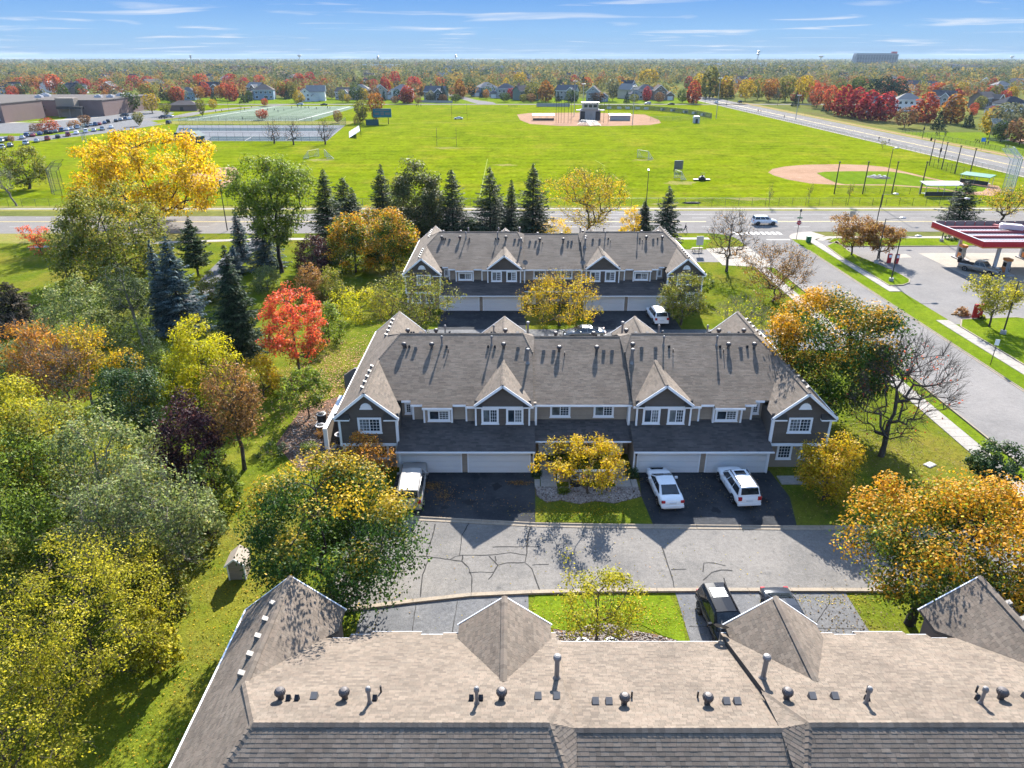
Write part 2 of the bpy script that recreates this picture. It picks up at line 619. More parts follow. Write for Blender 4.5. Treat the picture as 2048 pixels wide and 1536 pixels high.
def slab_run(name, label, p, q, width, step, z, mat, kind='structure', gap=.02, h=.06):
    """a straight run of paving slabs, each its own object"""
    root = empty(name, (p[0], p[1], z), math.atan2(q[1] - p[1], q[0] - p[0]))
    tag(root, label, None, None, kind)
    L_ = math.hypot(q[0] - p[0], q[1] - p[1])
    n = max(1, int(round(L_ / step)))
    st = L_ / n
    key = (round(st, 3), width, h, mat.name)
    if key not in slab_me:
        m = MB()
        e = .012
        m.hexa([(0, -width / 2, -h), (st - gap, -width / 2, -h), (st - gap, width / 2, -h), (0, width / 2, -h),
                (e, -width / 2 + e, h * .5), (st - gap - e, -width / 2 + e, h * .5), (st - gap - e, width / 2 - e, h * .5), (e, width / 2 - e, h * .5)])
        slab_me[key] = m.mesh('slab', mat)
    for i in range(n):
        o = put('slab', slab_me[key], root, (i * st, rnd.uniform(-.006, .006), rnd.uniform(-.004, .004)))
    return root


def strip_walk(name, label, poly, z, mat):
    return sheet(name, poly, z, mat, label)


slab_run('footpath', 'pale slab footpath left of the side street', (39.1, 24), (39.1, 110), 1.6, 1.6, .03, concrete)
slab_run('footpath', 'pale slab footpath between side street and filling station lawn', (54.1, 38), (54.1, 84.5), 1.6, 1.6, .03, concrete)
slab_run('footpath', 'pale slab footpath leading up to the stop sign corner', (54.1, 96.5), (54.1, 128), 1.6, 1.6, .03, concrete)
strip_walk('footpath', 'long pale footpath along the playing field fence', [(-400, 155.4), (141, 156.3), (141, 157.9), (-400, 157)], .024, concrete_new)
strip_walk('footpath', 'pale footpath along the near side of the main road', [(-84, 123.2), (-45, 129.2), (28, 129.6), (36, 129.6), (36, 128), (28, 128), (-45, 127.6), (-84, 121.6)], .024, concrete_new)
strip_walk('footpath', 'pale footpath in front of the filling station', [(54.9, 128), (58, 130.6), (140, 130.6), (140, 128.9), (58, 128.9), (56, 127)], .026, concrete_new)
sheet('street_corner', arc(56.8, 128.4, 6, 180, 90, 6) + [(58, 131), (54.5, 127)], .026, concrete_new, 'pale concrete corner at the stop sign')
# filling station forecourt
lot = [(55.0, 84.5), (55.0, 96.5)] + [Z3(1130, 522), Z3(1255, 500), Z3(1270, 480), Z3(1200, 440), Z3(1080, 385), Z3(940, 330), Z3(850, 285), Z3(830, 240), Z3(1050, 208), Z3(1560, 200)] + [(125, 127), (125, 84), (70, 84), Z3(2048, 640), Z3(1640, 622), Z3(1320, 632)]
sheet('forecourt', [(55, 83), (55, 127.5), (125, 127.5), (125, 70), (62, 70), (62, 83)], .018, asphalt_street, 'wide grey forecourt of the filling station')
sheet('fuel_pad', rect(68.6, 112, 96, 118.2), .030, concrete_new, 'pale concrete pad under the filling station canopy')
sheet('patch', [Z3(1170, 305), Z3(1240, 300), Z3(1285, 325), Z3(1180, 328)], .026, concrete_new, 'pale concrete patch in the forecourt')


def island(label, poly, mat=grass_bright, name='grass_island', h=.12, kerb=True, kw=.16, z=.03):
    root = empty(name, (0, 0, 0))
    tag(root, label, None, None, 'structure')
    m = MB(); m.prism(poly, -.05, h)
    m.build('turf', mat, root)
    if kerb:
        k_ = MB()
        n = len(poly)
        for i in range(n):
            k_.bar((*poly[i], .06), (*poly[(i + 1) % n], .06), kw, .16)
        k_.build('kerb', kerb_m, root)
    return root


island('tapering grass island between footpath and forecourt', [Z3(770, 215), Z3(850, 285), Z3(940, 330), Z3(1080, 385), Z3(1200, 440), Z3(1265, 478), Z3(1262, 500), Z3(1220, 515), Z3(1130, 520), Z3(1000, 440), Z3(800, 325), Z3(700, 250)])
island('long grass strip between forecourt and main road', [(58.6, 122.6), (96, 123.3), (140, 123.3), (140, 128.6), (58.6, 128.6), (56.6, 126)])
island('sloping lawn between footpath and filling station with a red sign', [(56.0, 83.6), (56.6, 84.6), (64, 85.4), (66, 84), (66, 30), (55.0, 30), (55.0, 82)])
# private drive between the two nearer townhouse rows
kerb_far = [Z5(-110, 370)] + [Z5(*p) for p in ((150, 348), (240, 345), (340, 352), (520, 366), (660, 374), (840, 380))] + [Z5(*p) for p in ((1000, 384), (1250, 385), (1500, 392), (1800, 394), (2100, 392))]
kerb_far = [(-11.2, 42.6), (-7.2, 42.35), (-2.2, 41.9), (1.7, 41.55), (5, 41.45), (10, 41.35), (19, 41.2), (27, 41.2), (34.5, 41.3), (38.6, 42.6), (41.3, 45.5)]
kerb_near = [(-11.2, 32.6), (-6.0, 33.55), (-2.5, 34.1), (1.2, 34.35), (6, 34.5), (12, 34.55), (20, 34.55), (27, 34.5)]
drive_poly = kerb_near + [(33, 34.3), (38, 32.5), (41.4, 29)] + [(41.4, 45.5)] + [(38.6, 42.6), (34.5, 41.3)] + kerb_far[::-1]
sheet('private_drive', drive_poly, .026, asphalt_old, 'worn pale asphalt drive with sealed cracks between the rows')


def kerb_run(name, label, pts, w=.55, side=1):
    """poured kerb and gutter in short lengths"""
    root = tag(empty(name), label, None, None, 'structure')
    for (x0, y0), (x1, y1) in zip(pts[:-1], pts[1:]):
        L_ = math.hypot(x1 - x0, y1 - y0)
        n = max(1, round(L_ / 3.0))
        ux, uy = (x1 - x0) / L_, (y1 - y0) / L_
        nx, ny = -uy * side, ux * side
        for i in range(n):
            a, b = L_ * i / n + .012, L_ * (i + 1) / n - .012
            m = MB()
            prof = [(-w * .1, -.05), (w * .62, -.05), (w * .62, .045), (w * .2, .055), (.03, .13), (-w * .1, .135)]
            ring = lambda t_: [(x0 + ux * t_ - nx * o_, y0 + uy * t_ - ny * o_, .012 + z_) for o_, z_ in prof]
            m.loft([ring(a), ring(b)])
            m.build('kerb_segment', kerb_m, root)
    return root


kerb_run('kerb', 'low concrete kerb along the middle row of townhouses', kerb_far, side=1)
kerb_run('kerb', 'low concrete kerb along the front of the nearest row', kerb_near, side=-1)
kerb_run('kerb', 'right hand kerb of the side street', [(50.8, 40), (50.8, 84), (50.8, 97), (50.8, 120)], w=.4, side=-1)
kerb_run('kerb', 'left hand kerb of the side street', [(41.2, 50), (41.2, 72), (41.2, 84), (41.2, 108)], w=.4, side=1)
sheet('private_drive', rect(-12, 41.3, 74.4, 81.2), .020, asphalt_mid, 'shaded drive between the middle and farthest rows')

# tar sealed cracks
CR = [[(335, 380), (318, 450), (290, 540), (300, 560), (270, 640), (258, 755)], [(60, 545), (150, 547), (290, 547), (330, 553), (410, 562), (470, 572), (505, 605), (520, 650), (520, 745)],
      [(505, 378), (470, 440), (458, 540)], [(410, 562), (440, 545), (475, 540), (620, 540), (720, 528), (800, 540)], [(475, 540), (470, 572)],
      [(825, 390), (808, 440), (803, 530), (792, 578), (830, 610), (845, 660), (870, 725)], [(628, 500), (660, 497), (870, 497)], [(792, 578), (700, 580), (655, 592), (635, 630), (605, 665)],
      [(505, 632), (560, 627), (632, 628)], [(610, 545), (640, 575), (655, 592)], [(642, 545), (645, 570)], [(830, 590), (915, 588)], [(1495, 500), (1520, 580), (1545, 650), (1560, 720)],
      [(1540, 615), (1620, 612)], [(1705, 625), (1710, 580), (1760, 580), (1820, 595)], [(1705, 670), (1750, 630), (1800, 615), (1855, 620)], [(1812, 655), (1828, 715)]]


def crack(name, pts, z, w, mat, label):
    m = MB()
    P = []
    for (a, b), (c, d) in zip(pts[:-1], pts[1:]):
        n = max(2, int(math.hypot(c - a, d - b) / .35))
        for i in range(n):
            t_ = i / n
            P.append((a + (c - a) * t_ + rnd.uniform(-.025, .025), b + (d - b) * t_ + rnd.uniform(-.025, .025)))
    P.append(pts[-1])
    b = 0
    for i, (x, y) in enumerate(P):
        x1, y1 = P[min(i + 1, len(P) - 1)]
        x0, y0 = P[max(i - 1, 0)]
        l_ = math.hypot(x1 - x0, y1 - y0) or 1
        ww = w * rnd.uniform(.55, 1.25) / 2
        nx, ny = -(y1 - y0) / l_ * ww, (x1 - x0) / l_ * ww
        m.v += [(x + nx, y + ny, z), (x - nx, y - ny, z)]
        if i:
            m.f.append([2 * i - 2, 2 * i - 1, 2 * i + 1, 2 * i]); m.t.append(.5)
    o = m.build(name, mat)
    return tag(o, label, None, None, 'structure')


for c_ in CR:
    crack('sealed_crack', [Z5(*p) for p in c_], .034, .085, tar_m, 'dark tar sealed crack in the worn drive')
# driveways
sheet('driveway', [(-9.1, 48.62), (1.7, 48.62), (1.75, 45.4), (1.65, 41.6), (-2.2, 41.95), (-7.2, 42.4), (-9.2, 42.5)], .030, asphalt_dark, 'fresh black driveway in front of the left pair of garages')
sheet('driveway', [(10.1, 48.72), (20.6, 48.72), (20.9, 45), (20.1, 41.25), (10.0, 41.4), (9.75, 45)], .030, asphalt_dark, 'fresh black driveway in front of the right pair of garages')
sheet('driveway', [(-9.0, 33.3), (-2.5, 34.2), (1.0, 34.4), (1.0, 27.4), (-9.0, 27.4)], .030, asphalt_mid, 'grey driveway behind the left gable of the nearest row')
sheet('driveway', [(10.1, 34.6), (20.6, 34.6), (20.6, 27.4), (10.1, 27.4)], .030, asphalt_mid, 'grey driveway beside the black parked car')
for u_ in (-7.9, -5.8, -3.4, -1.2):
    crack('sealed_crack', [(u_, 27.5), (u_ + rnd.uniform(-.1, .1), 30), (u_ + rnd.uniform(-.1, .1), 33.7)], .036, .05, tar_m, 'dark seam across the grey driveway of the nearest row')
for a_, b_ in (((10.3, 31.6), (20.4, 31.4)), ((17.2, 27.4), (16.4, 34.3)), ((16.9, 30.8), (19.3, 33.6))):
    crack('sealed_crack', [a_, b_], .036, .05, tar_m, 'dark seam in the grey driveway beside the black car')
sheet('driveway', rect(-9.1, 1.7, 81.1, 88.6), .026, asphalt_dark, 'black driveway in front of the farthest left garages')
sheet('driveway', rect(10.0, 20.6, 81.1, 88.6), .026, asphalt_dark, 'black driveway in front of the farthest right garages')
for k_, (x_, y_, w_, d_) in enumerate(((-3.2, 44.3, .5, .35), (-1.2, 46.4, .35, .5), (-5.0, 43.6, .3, .25), (14.4, 45.2, .45, .4), (14.9, 43.3, .3, .4), (18.9, 44.5, .35, .3))):
    sheet('oil_stain', [(x_ + w_ * math.cos(R(a)) * (1 + .3 * math.sin(a * .05 + k_)), y_ + d_ * math.sin(R(a)) * (1 + .3 * math.cos(a * .07 + k_))) for a in range(0, 360, 24)], .0345 + k_ * .0001, tar_m if x_ < 3 and y_ < 40 else black_m, 'small dark oil stain on the asphalt')
# courtyard of the middle row
sheet('courtyard_grass', [(1.8, 45.2), (2.6, 44.3), (3.6, 44.6), (5.0, 44.1), (6.2, 44.5), (7.6, 44.2), (8.8, 44.7), (9.7, 45.2), (9.95, 41.7), (1.75, 41.8)], .026, grass_lawn, 'small front lawn in the shade of the middle row')
sheet('gravel_bed', [(1.75, 46.4), (9.8, 46.4), (9.75, 45), (8.8, 44.6), (7.6, 44.1), (6.2, 44.4), (5.0, 44.0), (3.6, 44.5), (2.6, 44.2), (1.8, 45.1)], .030, mulch_m, 'scalloped bed of river stone by the front lawn')
slab_run('entry_walk', 'concrete entry walk to the left front door of the middle row', (2.85, 50.2), (2.85, 46.3), 1.25, 1.3, .05, concrete)
slab_run('entry_walk', 'concrete step slab beside the left black driveway', (1.75, 46.85), (2.2, 46.85), 1.1, .45, .05, concrete)
slab_run('entry_walk', 'concrete entry walk to the right front door of the middle row', (8.6, 50.2), (8.6, 46.3), 1.25, 1.3, .05, concrete)
slab_run('entry_walk', 'concrete step slabs beside the white saloon car', (9.25, 46.85), (9.75, 46.85), 1.1, .5, .05, concrete)
slab_run('entry_walk', 'concrete walk right of the right garages', (20.9, 47.3), (25.5, 47.3), 1.2, 1.5, .05, concrete)
# courtyard of the nearest row (across the drive)
sheet('courtyard_grass', [(1.45, 34.2), (1.2, 33.2), (1.5, 31.6), (3.6, 31.2), (5.0, 31.9), (7.5, 31.8), (8.6, 30.9), (9.8, 30.3), (10.05, 32), (9.7, 34.2)], .030, grass_bright, 'bright front lawn of the nearest row')
sheet('gravel_bed', [(2.4, 31.4), (3.6, 31.15), (4.4, 31.7), (5.6, 31.9), (6.8, 31.3), (8.2, 31.0), (9.9, 30.2), (9.9, 26.8), (2.4, 26.8)], .034, mulch_m, 'bed of river stone in front of the nearest row')


def gravel(label, polys, n, z, smin=.05, smax=.1, seed=1):
    r_ = np.random.RandomState(seed)
    pts = []
    for poly in polys:
        P = np.array(poly)
        lo, hi = P.min(0), P.max(0)
        q = r_.rand(n * 3, 2) * (hi - lo) + lo
        ins = np.zeros(len(q), bool)
        j = len(P) - 1
        for i in range(len(P)):
            c = ((P[i, 1] > q[:, 1]) != (P[j, 1] > q[:, 1])) & (q[:, 0] < (P[j, 0] - P[i, 0]) * (q[:, 1] - P[i, 1]) / (P[j, 1] - P[i, 1] + 1e-9) + P[i, 0])
            ins ^= c
            j = i
        pts.append(q[ins][:n])
    p = np.vstack(pts)
    n = len(p)
    octa = np.array([(1, 0, 0), (0, 1, 0), (-1, 0, 0), (0, -1, 0), (0, 0, .7), (0, 0, -.5)])
    tri = np.array([(0, 1, 4), (1, 2, 4), (2, 3, 4), (3, 0, 4), (1, 0, 5), (2, 1, 5), (3, 2, 5), (0, 3, 5)])
    s = r_.uniform(smin, smax, n)[:, None, None] * r_.uniform(.7, 1.3, (n, 1, 3))
    V = octa[None] * s
    a = r_.uniform(0, 6.28, n)
    c_, s_ = np.cos(a)[:, None], np.sin(a)[:, None]
    V = np.stack([V[..., 0] * c_ - V[..., 1] * s_, V[..., 0] * s_ + V[..., 1] * c_, V[..., 2]], -1)
    V[..., 0] += p[:, 0:1]; V[..., 1] += p[:, 1:2]; V[..., 2] += z + .02
    Fc = (tri[None] + (np.arange(n) * 6)[:, None, None]).reshape(-1, 3)
    me = np_mesh('gravel', V.reshape(-1, 3), Fc, stone_m, {'tint': np.repeat(r_.rand(n), 8)})
    return tag(put('gravel', me), label, None, None, 'stuff')


gravel('grey and pink river stones in the scalloped bed', [[(1.8, 46.3), (9.7, 46.3), (9.7, 45), (8.8, 44.65), (7.6, 44.15), (6.2, 44.45), (5.0, 44.05), (3.6, 44.55), (2.6, 44.25), (1.85, 45.1)]], 2600, .03, seed=3)
gravel('pinkish river stones behind the nearest roof', [[(2.4, 31.3), (3.6, 31.1), (4.4, 31.65), (5.6, 31.85), (6.8, 31.25), (8.2, 30.95), (9.8, 30.2), (9.8, 27.2), (2.4, 27.2)]], 3000, .034, seed=4)
gravel('brown stones by the left side of the middle row', [[(-19.6, 58), (-14, 62), (-13.6, 50), (-17, 49), (-19.5, 53)]], 1500, .02, seed=5)
sheet('mulch_bed', [(-20.2, 53), (-19.8, 60), (-15, 64), (-13.6, 63), (-13.6, 49.3), (-17, 48.6)], .014, mulch_m, 'brown planting bed beside the left end wall')
sheet('mulch_bed', [(25.2, 50), (26.6, 50.5), (27.4, 60), (26.4, 67), (25.2, 67)], .014, mulch_m, 'brown planting bed along the right end wall')
sheet('trail', [(-44.5, 89), (-40.8, 88), (-40.9, 97), (-42.6, 108), (-44, 118), (-43, 128), (-47, 128), (-48, 117), (-46.6, 104), (-45.2, 96)], .014, asphalt_mid, 'narrow asphalt trail curving through the trees')

# road markings
def stripe(pts, z, w, mat, label, name='road_marking'):
    m = MB()
    for (x0, y0), (x1, y1) in pts:
        l_ = math.hypot(x1 - x0, y1 - y0)
        nx, ny = -(y1 - y0) / l_ * w / 2, (x1 - x0) / l_ * w / 2
        m.face([(x0 - nx, y0 - ny, z), (x1 - nx, y1 - ny, z), (x1 + nx, y1 + ny, z), (x0 + nx, y0 + ny, z)])
    return tag(m.build(name, mat), label, None, None, 'structure')


for i_ in range(9):
    x_ = 42.0 + i_ * 1.02
    stripe([((x_, 131.9), (x_, 134.1))], .032, .62, paint_white, 'white crosswalk bar at the mouth of the side street', 'crosswalk_bar')
stripe([((46.2, 127.9), (50.4, 127.9))], .032, .55, paint_white, 'white stop line below the crosswalk')
stripe([((-400, 143.2), (39, 143.6)), ((52, 143.7), (330, 143.7)), ((-400, 142.85), (39, 143.25)), ((52, 143.35), (330, 143.35))], .032, .14, paint_yellow, 'double yellow centre line of the main road')
stripe([((x_, 147.0), (x_ + 3, 147.0)) for x_ in range(-395, 325, 9)], .032, .14, paint_white, 'dashed white line in the far lanes of the main road')
stripe([((x_, 138.6), (x_ + 3, 138.6)) for x_ in range(-395, 325, 9)], .032, .14, paint_white, 'dashed white line in the near lanes of the main road')
stripe([((0, 150.6), (70, 150.8)), ((70, 151), (330, 151))], .032, .14, paint_white, 'solid white edge line of the turn lane')
stripe([((-6, 154), (3, 149.4)), ((20, 154), (27, 150.8))], .032, .12, paint_white, 'thin diagonal line in the turn lane')

chalk = plain('chalk_line', (.20, .23, .07), .95, .1, 1, spec=0)
stripe([(G(958, 402), G(975, 318)), (G(692, 352), G(678, 366)), (G(1190, 320), G(1210, 332)), (G(1225, 348), G(1240, 362)), (G(905, 295), G(1240, 300))], .016, .22, chalk, 'faint chalk lines on the playing field', 'field_marking')
for k_, (u_, v_, w_, d_) in enumerate(((893, 296, 9, 2.5), (640, 320, 8, 3), (1288, 320, 7, 2.5), (1360, 366, 8, 3), (1330, 408, 7, 1.2), (790, 385, 9, 2), (1500, 398, 10, 2), (1010, 330, 7, 2))):
    x_, y_ = G(u_, v_)
    sheet('worn_patch', [(x_ + w_ * .5 * math.cos(R(a)) * (1 + .25 * math.sin(a * 3.7 + k_)), y_ + d_ * math.sin(R(a)) * (1 + .3 * math.sin(a * 2.3 + k_))) for a in range(0, 360, 20)], .010 + k_ * .0005, grass_dry, 'worn dry patch in the playing field')

# broad highway on the right
sheet('highway', rect(142.6, 164, 155, 640), .020, asphalt_main, 'broad pale highway along the right side of the playing field')
sheet('highway_path', rect(140.9, 142.3, 158, 600), .022, concrete_new, 'pale footpath beside the highway fence')
sheet('highway_verge', rect(164, 171, 155, 560), .014, grass_dry, 'dry grass verge on the far side of the highway')
sheet('highway_path', rect(166.2, 168, 155, 560), .022, dirt_m, 'tan footpath on the far verge of the highway')
stripe([((152.9, 158), (152.9, 640)), ((153.6, 158), (153.6, 640))], .034, .22, paint_yellow, 'yellow median lines of the highway')
stripe([((148, y_), (148, y_ + 3)) for y_ in range(158, 600, 9)] + [((158.6, y_), (158.6, y_ + 3)) for y_ in range(158, 600, 9)], .034, .16, paint_white, 'dashed lane lines of the highway')
sheet('far_field', rect(171, 330, 155, 330), .010, grass_bright, 'second playing field right of the highway')
sheet('infield', [(194, 276), (206, 268), (222, 275), (226, 292), (212, 306), (197, 300)], .016, dirt_m, 'bare infield right of the highway')
# road in front of the houses and its side street
sheet('back_road', [(-420, 529), (330, 529), (330, 538), (-420, 538)], .020, asphalt_main, 'pale road in front of the distant houses')
sheet('back_street', [(-24, 538), (-11, 538), (-14, 560), (-28, 590), (-40, 640), (-60, 700), (-67, 698), (-48, 636), (-37, 590), (-30, 560)], .020, asphalt_main, 'pale street winding up between the distant houses')
sheet('cart_track', [(-66, 374), (-20, 384), (4, 392), (4, 393.2), (-20, 385.4), (-66, 375.5)], .016, grass_dry, 'faint pale track across the playing field')
sheet('house_lawn', rect(-420, 142, 538, 620), .012, grass_bright, 'lawns in front of the distant houses')
# school drive and parking on the left
sheet('parking_lot', [(-330, 290), (-186, 296), (-176, 330), (-172, 372), (-188, 392), (-200, 450), (-220, 470), (-262, 462), (-238, 400), (-236, 380), (-330, 368)], .014, asphalt_mid, 'grey parking lot in front of the school')
sheet('parking_strip', [(-330, 308), (-196, 314), (-186, 344), (-190, 350), (-200, 326), (-330, 318)], .020, grass_bright, 'grass strip between the rows of parked cars')
sheet('school_lawn', [(-330, 372), (-246, 384), (-244, 404), (-330, 400)], .020, grass_bright, 'lawn in front of the school')
sheet('school_walk', [(-330, 366), (-250, 378), (-230, 402), (-226, 418), (-234, 414), (-246, 385), (-330, 371)], .022, concrete_new, 'pale walk in front of the school')
sheet('school_road', [(-222, 455), (-208, 424), (-199, 405), (-190, 420), (-192, 450), (-186, 490), (-160, 532), (-150, 529), (-176, 488), (-182, 450), (-180, 420), (-188, 392), (-200, 400)], .016, asphalt_main, 'pale road curving past the turf field')

# playing surfaces
turf_m = ground_mat('turf_green', [(.13, .165, .115), (.15, .185, .135)], [(.05, .4, .65)], fine=(1.2, .12), stripes=('X', 9.1, .1))
court_m = ground_mat('court_blue_grey', [(.062, .088, .098), (.078, .10, .11)], [(.05, .4, .65)], fine=(1.2, .12))
court_pale = ground_mat('court_pale', [(.185, .19, .20), (.16, .165, .175)], [(.06, .4, .65)], fine=(1.2, .12))
sheet('turf_field', [(-180, 393), (-166, 512), (-103, 512), (-103, 390)], .016, turf_m, 'pale green turf football field')
stripe([((-170, 396), (-158, 508)), ((-158, 508), (-108, 508)), ((-108, 508), (-112, 394)), ((-112, 394), (-170, 396))], .026, .9, paint_white, 'white boundary lines of the turf field')
for k_ in range(1, 9):
    y_ = 394 + k_ * 12.7
    stripe([((-168.5 + k_ * 1.3, y_), (-150, y_)), ((-132, y_), (-112 + k_ * .5, y_))], .026, .35, paint_white, 'thin white yard line on the turf field')
sheet('tennis_courts', [(-162, 366), (-81, 366), (-73, 294), (-122, 294.5), (-140, 310)], .016, court_pale, 'pale fenced tennis courts')
sheet('tennis_court', [(-121, 296), (-74.5, 295.6), (-76, 311), (-125, 312)], .024, court_m, 'blue grey tennis court nearest the field')
sheet('tennis_court', [(-150, 338), (-80, 336), (-81, 350), (-156, 352)], .024, court_m, 'blue grey tennis court farther from the field')
stripe([((-106, 296.5), (-108, 311.5)), ((-90, 296.2), (-91, 311)), ((-122, 303), (-75, 302.5))], .03, .28, paint_white, 'white lines of the nearest tennis court')
sheet('grass_strip', [(-178, 372), (-80, 371), (-80, 389), (-178, 391)], .020, grass_dry, 'dry strip between tennis courts and turf field')


def diamond(hx, hy, dx, dy, rad, label):
    """skinned infield: an arc of dirt round a grass square, home plate at (hx, hy)"""
    root = tag(empty('infield'), label, None, None, 'structure')
    a0 = math.degrees(math.atan2(dy, dx))
    ux, uy = math.cos(R(a0)), math.sin(R(a0))
    cx, cy_ = hx + ux * rad * .62, hy + uy * rad * .62
    r_ = rad * .95
    sheet('infield_skin', arc(cx, cy_, r_, a0 - 108, a0 + 108, 28) + [(hx + 3.5 * math.cos(R(a0 + 125)), hy + 3.5 * math.sin(R(a0 + 125))), (hx - ux * 3.4, hy - uy * 3.4), (hx + 3.5 * math.cos(R(a0 - 125)), hy + 3.5 * math.sin(R(a0 - 125)))], .014, dirt_m, None, None, root)
    q = lambda a, r2: (hx + r2 * math.cos(R(a0 + a)), hy + r2 * math.sin(R(a0 + a)))
    s_ = rad * .93
    sheet('infield_grass', [q(-38, 4.2), q(-42, s_ * .9), q(-36, s_ * .96), q(-6, s_ * 1.28), q(6, s_ * 1.28), q(36, s_ * .96), q(42, s_ * .9), q(38, 4.2)], .020, grass_field2, None, None, root)
    return root


sheet('infield_skin', [G(*p) for p in ((1536, 345), (1545, 338), (1570, 333), (1610, 329.5), (1680, 328.5), (1730, 330), (1770, 334), (1800, 341), (1845, 352), (1900, 364), (1960, 366), (1998, 372), (2004, 384), (1985, 392), (1940, 389), (1880, 378), (1780, 371), (1690, 370.5), (1620, 367), (1575, 359), (1548, 351))], .014, dirt_m, 'reddish dirt infield in the right part of the playing field')
sheet('infield_grass', [G(*p) for p in ((1633, 346), (1650, 343.5), (1700, 342.5), (1780, 343), (1810, 347), (1850, 356), (1905, 366.5), (1950, 371), (1975, 376), (1965, 383), (1925, 385), (1880, 376), (1780, 369), (1690, 369), (1670, 365), (1650, 356))], .020, grass_field2, 'grass square inside the reddish infield')
sheet('infield_skin', [G(*p) for p in ((430, 336), (470, 334), (478, 345), (470, 360), (445, 376), (405, 380), (370, 372), (380, 350), (400, 340))], .014, dirt_m, 'dirt infield behind the tall yellow tree')
sheet('infield_skin', [G(*p) for p in ((1034, 229), (1060, 226), (1180, 225), (1290, 229), (1318, 240), (1322, 246), (1300, 250), (1220, 252), (1120, 252), (1060, 248), (1040, 240))], .014, dirt_m, 'dirt apron round the central backstop')

# ================================================================ TOWNHOUSES
shingle_m = shingle_mat('roof_shingle', [(.106, .086, .069), (.133, .108, .085), (.150, .118, .093), (.166, .135, .107), (.123, .102, .082)])
shingle_shaded = shingle_mat('charcoal_shingle', [(.058, .053, .052), (.075, .068, .066), (.088, .076, .072), (.10, .09, .085)])  # darker copy of the roof shingle, shade put into its colour for the skirts
siding_brown = shingle_mat('siding_brown', [(.098, .082, .070), (.112, .094, .081)])
siding_tan = shingle_mat('siding_tan', [(.27, .222, .175), (.30, .248, .195)])
wall_tan = plain('wall_tan', (.26, .213, .168), .8, .06)
wall_brown = plain('wall_brown', (.10, .084, .072), .8, .06)
roof_base_m = plain('roof_felt', (.06, .055, .05), .95, .1)
door_white = plain('garage_white', (.64, .64, .64), .45, .04, .8)
vent_metal = plain('vent_metal', (.10, .09, .088), .55, .25, 5, metal=.5)
vent_black = plain('vent_black', (.025, .025, .028), .5, .2, 5)
vent_grey = plain('vent_grey', (.15, .142, .135), .55, .12, 5, metal=.2)
flue_metal = plain('flue_metal', (.20, .19, .185), .55, .2, 5, metal=.4)


def clip_row(poly, v0):
    """u interval of a convex polygon at height v0"""
    us = []
    n = len(poly)
    for i in range(n):
        (ua, va), (ub, vb) = poly[i], poly[(i + 1) % n]
        if va == vb:
            if abs(va - v0) < 1e-6:
                us += [ua, ub]
            continue
        t = (v0 - va) / (vb - va)
        if -1e-6 <= t <= 1 + 1e-6:
            us.append(ua + (ub - ua) * t)
    return (min(us), max(us)) if us else None


def courses(m, O, U, V, poly, e, tab, th, r_, lift=.004, keep=None):
    """lays overlapping courses (shingles or lap siding) on a plane into the builder m"""
    O, U, V = Vector(O), Vector(U).normalized(), Vector(V).normalized()
    Nn = U.cross(V).normalized()
    if Nn.z < 0 and abs(Nn.z) > .05:
        Nn = -Nn
    vmin, vmax = min(p[1] for p in poly), max(p[1] for p in poly)
    k = int(math.floor(vmin / e + 1e-6))
    P = lambda u, v, h: O + U * u + V * v + Nn * h
    while k * e < vmax - .01:
        v0, v1 = max(k * e, vmin + 1e-4), min((k + 1) * e, vmax - 1e-4)
        a, b = clip_row(poly, v0), clip_row(poly, v1)
        k += 1
        if not a or not b or v1 - v0 < .01:
            continue
        lo, hi = min(a[0], b[0]), max(a[1], b[1])
        u = lo - r_.uniform(0, tab or 0)
        while u < hi:
            w = (tab * r_.uniform(.62, 1.38)) if tab else (hi - lo + 1)
            x0, x1 = u, u + w
            u += w
            q = [max(x0, a[0]), min(x1, a[1]), min(x1, b[1]), max(x0, b[0])]
            if q[1] - q[0] < .01 and q[2] - q[3] < .01:
                continue
            q[1], q[2] = max(q[1], q[0]), max(q[2], q[3])
            t = r_.random()
            h = th * (r_.uniform(.75, 1.5) if tab else 1)
            if keep is not None and tab and x0 > max(a[0], b[0]) and x1 < min(a[1], b[1]) and keep(P((x0 + x1) / 2, (v0 + v1) / 2, 0)):
                KEEP.append((P(x0, v0, 0), w, v1 - v0, h, t, U, V, Nn))
                continue
            g = .004 if tab else 0
            c0, c1 = P(q[0] + g, v0, h), P(q[1] - g, v0, h)
            d1, d0 = P(q[2] - g, v1, lift), P(q[3] + g, v1, lift)
            b0, b1 = P(q[0] + g, v0, 0), P(q[1] - g, v0, 0)
            i = len(m.v)
            m.v += [tuple(c0), tuple(c1), tuple(d1), tuple(d0), tuple(b0), tuple(b1)]
            m.f += [[i, i + 1, i + 2, i + 3], [i + 4, i + 5, i + 1, i]]
            m.t += [t, t]
            if tab:
                m.f += [[i + 5, i + 2, i + 1], [i + 4, i, i + 3]]
                m.t += [t, t]
    return m


KEEP = []


def plane_rect(p00, p10, p01):               # origin and unit axes from three corners
    O = Vector(p00)
    return O, (Vector(p10) - O).normalized(), (Vector(p01) - O)


ZR, SL, SE, XE, ZE = 8.2, .415, .845, 19.4, 4.86
ZM = 7.92                                     # ridge of the middle part
XW, ZW = 16.93, 6.95                          # wing ridge
XH = 15.39                                    # ridge end
YW = (ZR - ZW) / SL                           # where the wing ridge meets the main slope
zmain = lambda y: ZR - SL * abs(y)
YF = 9.5
YV = (ZR - ZE) / SL


